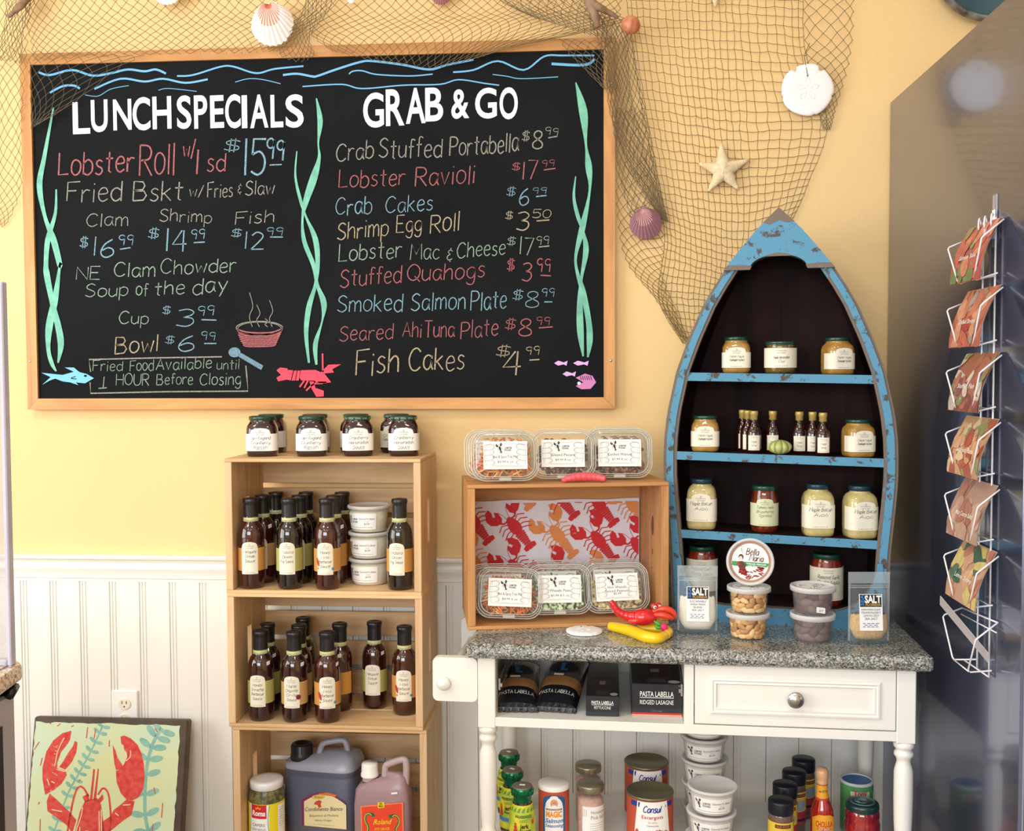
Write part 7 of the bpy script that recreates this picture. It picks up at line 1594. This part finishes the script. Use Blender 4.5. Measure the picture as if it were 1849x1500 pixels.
# ---------------------------------------------------------------- lobster painting leaning on the wall
TLp = at(62, 1293, -.060); TRp = at(340, 1300, -.060); AW = TRp.x-TLp.x; AT = (TLp.z+TRp.z)/2; AL = .558
lean = math.asin(min(.3, .115/AL)); 
t = thing('lobster_painting', 'square lobster print painting on a dark brown panel leaning on the beadboard', 'painting', (TLp.x, -.060-.115, AT-AL*math.cos(lean)), 0); t.rotation_euler = (-lean, 0, .0)
t.location.z = .001; AL2 = (AT-.001)/math.cos(lean)
M_bp = P('dark brown panel', (84, 70, 56), .6, c2=(64, 52, 42), cscale=12, bump=.5); b = MB(); b.box(0, AW, 0, .028, 0, AL2, M_bp, .004); b.obj('wood_panel', t)
M_mint = P('mint to lime print paper', (200, 222, 196), .75, c2=(214, 218, 158), cscale=3); M_lred = P('brick red ink', (204, 50, 48), .75, c2=(218, 88, 74), cscale=70); M_teal = P('teal wash', (120, 178, 168), .75, c2=(146, 194, 176), cscale=40); M_crm = P('pale print line', (236, 216, 170), .75)
b = MB(); p = Print(b, lambda u, v, hh: (u, -.0006-hh, v), .00025); KZ = .000394*AW/.41
rnd = random.Random(2); x0_, x1_p = .006, AW-.020; z0_, z1_ = .01, AL2-.013
ed = [(x0_+(x1_p-x0_)*i/30, z1_+rnd.uniform(-.0025, .0015)) for i in range(31)]+[(x1_p+rnd.uniform(-.0025, .0015), z1_-(z1_-z0_)*i/40) for i in range(1, 41)]+[(x0_+rnd.uniform(-.0015, .0015), z0_+(z1_-z0_)*i/40) for i in range(0, 40)]
p.poly(ed, M_mint); p.up()
def A(L): return [((x-235)*KZ*.985+.004, AL2-(y-722)*KZ) for x, y in L]
p.clip = (x0_, x1_p, z0_, z1_)
def leafy(stem, w0, ls, lw, side2=True, step=2):
    s_ = catmull(A(stem), 6); p.stroke(s_, w0, M_teal)
    for i in range(0, len(s_)-1, step):
        a = s_[i]; q = s_[min(i+1, len(s_)-1)]; dx, dy = q[0]-a[0], q[1]-a[1]; L = math.hypot(dx, dy) or 1; nx, ny = -dy/L, dx/L
        for sg in (-1, 1): p.ell(a[0]+sg*nx*ls*.6, a[1]+sg*ny*ls*.6-.002, ls*.55, lw, M_teal, 9, math.atan2(ny, nx)+sg*.3)
leafy([(705, 765), (640, 920), (570, 1060), (500, 1200), (430, 1420), (400, 1520)], .0050, .018, .0048, step=2); leafy([(1110, 775), (1050, 880), (1020, 1050), (1030, 1300), (1080, 1480), (1100, 1600)], .0090, .034, .0085, step=3); p.up()
for P_ in ([(490, 805), (430, 822), (370, 870), (330, 940), (312, 1040), (318, 1110), (345, 1210), (400, 1180), (450, 1140), (482, 1085), (470, 1055), (415, 1045), (410, 1010), (430, 940), (470, 890), (485, 860)], [(538, 880), (520, 868), (508, 905), (480, 945), (450, 1000), (425, 1035), (470, 1050), (510, 1000), (535, 940)],
           [(830, 835), (855, 828), (900, 845), (950, 885), (980, 940), (1000, 1000), (1012, 1080), (1008, 1160), (980, 1210), (940, 1230), (900, 1225), (860, 1190), (825, 1120), (815, 1050), (850, 1035), (870, 1000), (885, 960), (880, 935), (860, 915), (855, 890), (838, 880)], [(780, 890), (800, 920), (820, 970), (855, 1010), (860, 1035), (815, 1045), (800, 1000), (790, 950)],
           [(375, 1200), (430, 1240), (480, 1280), (520, 1310), (570, 1360), (550, 1440), (510, 1395), (440, 1350), (370, 1310), (360, 1250)], [(900, 1225), (955, 1235), (940, 1320), (880, 1360), (820, 1410), (760, 1450), (740, 1370), (800, 1330), (820, 1290), (860, 1260)],
           [(620, 1240), (700, 1220), (730, 1260), (745, 1330), (765, 1420), (765, 1640), (550, 1640), (570, 1420), (590, 1310)], [(660, 1040), (672, 1045), (668, 1235), (652, 1235)], [(690, 1035), (698, 1045), (694, 1235), (676, 1235)], [(600, 1215), (640, 1195), (650, 1240), (620, 1250)], [(700, 1240), (735, 1195), (745, 1225), (725, 1250)]): p.poly(A(P_), M_lred)
for P_, w0 in (([(640, 1210), (600, 1160), (565, 1160), (543, 1220), (528, 1320), (518, 1420), (508, 1560)], 12), ([(705, 1200), (735, 1160), (770, 1185), (790, 1260), (803, 1360), (800, 1560)], 12)): p.stroke(catmull(A(P_), 4), w0*KZ, M_lred)
for P_ in ([(275, 880), (245, 930)], [(305, 980), (296, 1030)], [(600, 780), (597, 850)], [(655, 790), (650, 850)], [(755, 860), (757, 900)], [(1145, 1240), (1143, 1330)], [(325, 1360), (338, 1540)], [(1090, 1370), (1085, 1430)], [(345, 758), (340, 768)], [(410, 762), (390, 780)], [(505, 772), (487, 780)], [(1062, 780), (1078, 800)], [(575, 1108), (568, 1125)], [(1080, 1145), (1090, 1185)], [(1010, 1450), (1020, 1540)], [(240, 1040), (255, 1060)], [(310, 1255), (305, 1270)]): p.stroke(A(P_), 6*KZ, M_lred)
p.up()
for P_ in ([(445, 850), (410, 930), (395, 1030)], [(420, 1050), (470, 1060), (500, 1040)], [(400, 1300), (470, 1310)], [(560, 1560), (575, 1430), (600, 1340), (608, 1280)], [(735, 1290), (745, 1400), (760, 1560)], [(610, 1445), (650, 1425), (690, 1445)], [(720, 1300), (730, 1400), (735, 1500)], [(600, 1400), (595, 1500)], [(905, 920), (905, 960), (880, 985)], [(640, 1500), (625, 1560)], [(680, 1500), (700, 1560)], [(350, 1110), (370, 1150)], [(380, 1125), (405, 1135)], [(880, 1260), (930, 1255)], [(830, 1310), (855, 1325)]): p.stroke(catmull(A(P_), 4), 6*KZ, M_crm)
for k in range(16): x_ = 400+rnd.uniform(-25, 25); y_ = rnd.uniform(900, 1190); p.stroke(A([(x_, y_), (x_+rnd.uniform(5, 16), y_+rnd.uniform(-6, 10))]), 3*KZ, M_crm)
b.obj('printed_paper', t)

# ---------------------------------------------------------------- card rack hanging on the refrigerator
M_wire = P('white coated wire', (240, 238, 242), .35, coat=.3)
XB = FX-.006; t = thing('wire_card_rack', 'white wire rack of seven pockets hanging on the refrigerator side', 'rack', (FX, -.66, 0)); 
def rk(x, y, z): return (x-FX, y+.66, z)
ytop = at(1808, 1138, -.70); ZK = [.975+.1190*k for k in range(7)]
b = MB(); zt0, zb0 = ZK[6]+.010, .880
for y in (-.648, -.706): b.tube([rk(XB, y, zb0), rk(XB, y, zt0+.012)], .0018, M_wire, 8)
for z in ZK: b.tube([rk(XB-.002, -.566, z-.012), rk(XB-.002, -.743, z-.004)], .0013, M_wire, 6) if z == ZK[0] else b.tube([rk(XB-.002, -.640, z-.082), rk(XB-.002, -.712, z-.082)], .0013, M_wire, 6)
b.tube([rk(XB, -.648, zb0), rk(XB, -.706, zb0)], .0015, M_wire, 6); b.tube([rk(XB, -.706, zb0), rk(XB-.02, -.64, zb0+.012)], .0015, M_wire, 6)
for y in (-.640, -.668, -.700):
    b.tube([rk(XB-.004+.006*math.cos(a), y+.010*math.cos(a), zt0+.006+.014*math.sin(a)) for a in [PI*k/10 for k in range(-2, 13)]], .0016, M_wire, 6)
b.obj('rack_frame', t)
for z in ZK:
    b = MB(); yf, yn = -.566, -.743; xo = .686
    for ya__, yb__, yc__ in ((yn, -.700, -.724), (yf, -.618, -.650)):
        b.tube([rk(XB, ya__, z+.014 if ya__ == yn else z+.0), rk(xo+.003, ya__, z-.014), rk(xo, ya__+(.002 if ya__ == yn else -.002), z-.018), rk(xo+.002, yb__, z-.084), rk(xo+.006, yb__, z-.088), rk(XB-.002, yc__, z-.078)], .0016, M_wire, 7)
    b.tube([rk(xo+.003, -.700, z-.087), rk(xo+.003, -.618, z-.087)], .0013, M_wire, 6)
    if z == ZK[0]: b.tube([rk(XB, yf, z+.0), rk(XB, yn, z+.014)], .0016, M_wire, 6)
    b.obj('wire_pocket', t)
hk = atx = at(1790, 380, -.70)
t2 = thing('adhesive_hook', 'clear adhesive hook with white strip holding the wire rack', 'hook', (FX-.0005, -.690, 1.705))
b = MB(); b.box(-.0025, 0, -.010, .010, -.045, .050, clear('clear hook plastic', (210, 214, 224), .25, .1, .6), .001); b.obj('clear_backplate', t2)
b = MB(); b.box(-.0045, -.0027, -.006, .006, -.030, .022, M_paperw, .0005); b.obj('white_strip', t2)
b = MB(); b.tube(catmull([(-.004, 0, -.020), (-.012, 0, -.030), (-.018, 0, -.022), (-.018, 0, -.012)], 4), .003, clear('clear hook plastic two', (220, 224, 232), .35, .1, .6), 8); b.obj('hook_tip', t2)
CARDS = [(0, [(190, 182, 184), (176, 160, 170)], [], 'plain', 'card lying slanted and loose in the lowest wire pocket', ''),
 (1, [(226, 170, 130), (232, 204, 110), (206, 120, 90), (70, 110, 84)], [], '', 'recipe card with lemon wedges and shrimp, second pocket from the bottom', 'Lemon Shrimp'),
 (2, [(206, 156, 130), (190, 120, 96), (214, 170, 140)], [], '', 'plain salmon coloured recipe card, third pocket from the bottom', 'Main Course Salad'),
 (3, [(230, 170, 120), (236, 210, 150), (200, 90, 60), (150, 160, 90)], [], '', 'recipe card with yellow peppers, fourth pocket from the bottom', 'Seafood Pasta'),
 (4, [(196, 110, 80), (140, 160, 90), (150, 80, 80), (216, 200, 180)], [], '', 'recipe card with green leaves and dark red peppers, third pocket from the top', 'Stuffed Fish'),
 (5, [(216, 110, 80), (196, 60, 60), (180, 160, 150), (226, 150, 110)], [], '', 'orange red shrimp recipe card, second pocket from the top', 'Grilled Shrimp'),
 (6, [(206, 84, 74), (170, 70, 90), (120, 150, 80), (224, 130, 96)], [], '', 'watermelon red recipe card in the top wire pocket', 'Salmon Salsa')]
for k, cols, _x, kind, lab, txt in CARDS:
    rnd = random.Random(40+k); z = ZK[k]; w_, h = .158, .112; cols = [tuple(int(.72*q_+.28*s_*.62) for q_, s_ in zip(c_, (sum(c_)/3,)*3)) for c_ in cols]; base = P('card %d' % k, cols[0], .45, coat=.25)
    y0c, roll = -.655, .0
    t = thing('recipe_card', lab, 'card', (FX-.002, y0c, z-.089), 0, 'recipe cards in the wire rack')
    def cf2(u, v, hh, off=0):  # curls outward at the top-left; u along -y (towards camera), v up
        s = v/h; x = -.040+.036*s-.010*math.sin(PI*s)*(1-s*.3); return (x-hh-off, -u, v*.97)
    b = MB(); N1, N2 = 8, 14
    if kind == 'plain':
        def cf2(u, v, hh, off=0): return (-.050+.034*(u/w_+.5)-hh*.2-off, -u*1.0, .062-(u/w_)*.070+v*.16+hh)
    for off in (0, -.0012):
        b.add([cf2(-w_/2+w_*i/N1, h*j/N2, 0, off) for j in range(N2+1) for i in range(N1+1)], [(j*(N1+1)+i, j*(N1+1)+i+1, (j+1)*(N1+1)+i+1, (j+1)*(N1+1)+i) for j in range(N2) for i in range(N1)], base if off == 0 else M_paperw, True)
    p = Print(b, cf2, .00006, clip=(-w_/2+.001, w_/2-.001, .001, h-.001)); p.h = .0004
    if kind != 'plain':
        for _ in range(26):
            a = rnd.uniform(0, 3.1); cx_, cy_ = rnd.uniform(-w_/2, w_/2), rnd.uniform(0, h); r1, r2 = rnd.uniform(.014, .036), rnd.uniform(.008, .020)
            pts = [(cx_+(r1*math.cos(q_)*(1+.25*math.sin(3*q_+k)))*math.cos(a)-r2*math.sin(q_)*math.sin(a), cy_+r1*math.cos(q_)*math.sin(a)+r2*math.sin(q_)*math.cos(a)) for q_ in [2*PI*i/12 for i in range(12)]]
            c_ = rnd.choice(cols); m_ = P('card tint %d %d %d' % tuple(c_), c_, .45, coat=.25, c2=tuple(min(255, int(v_*1.12)) for v_ in c_), cscale=60); p.poly(pts, m_); p.up()
        p.up(); p.type(txt, 0, h*.40, .0085, P('pale card lettering', (240, 232, 226), .5), .085, center=True, bold=.01, slant=.2)
    b.obj('printed_sheet', t)
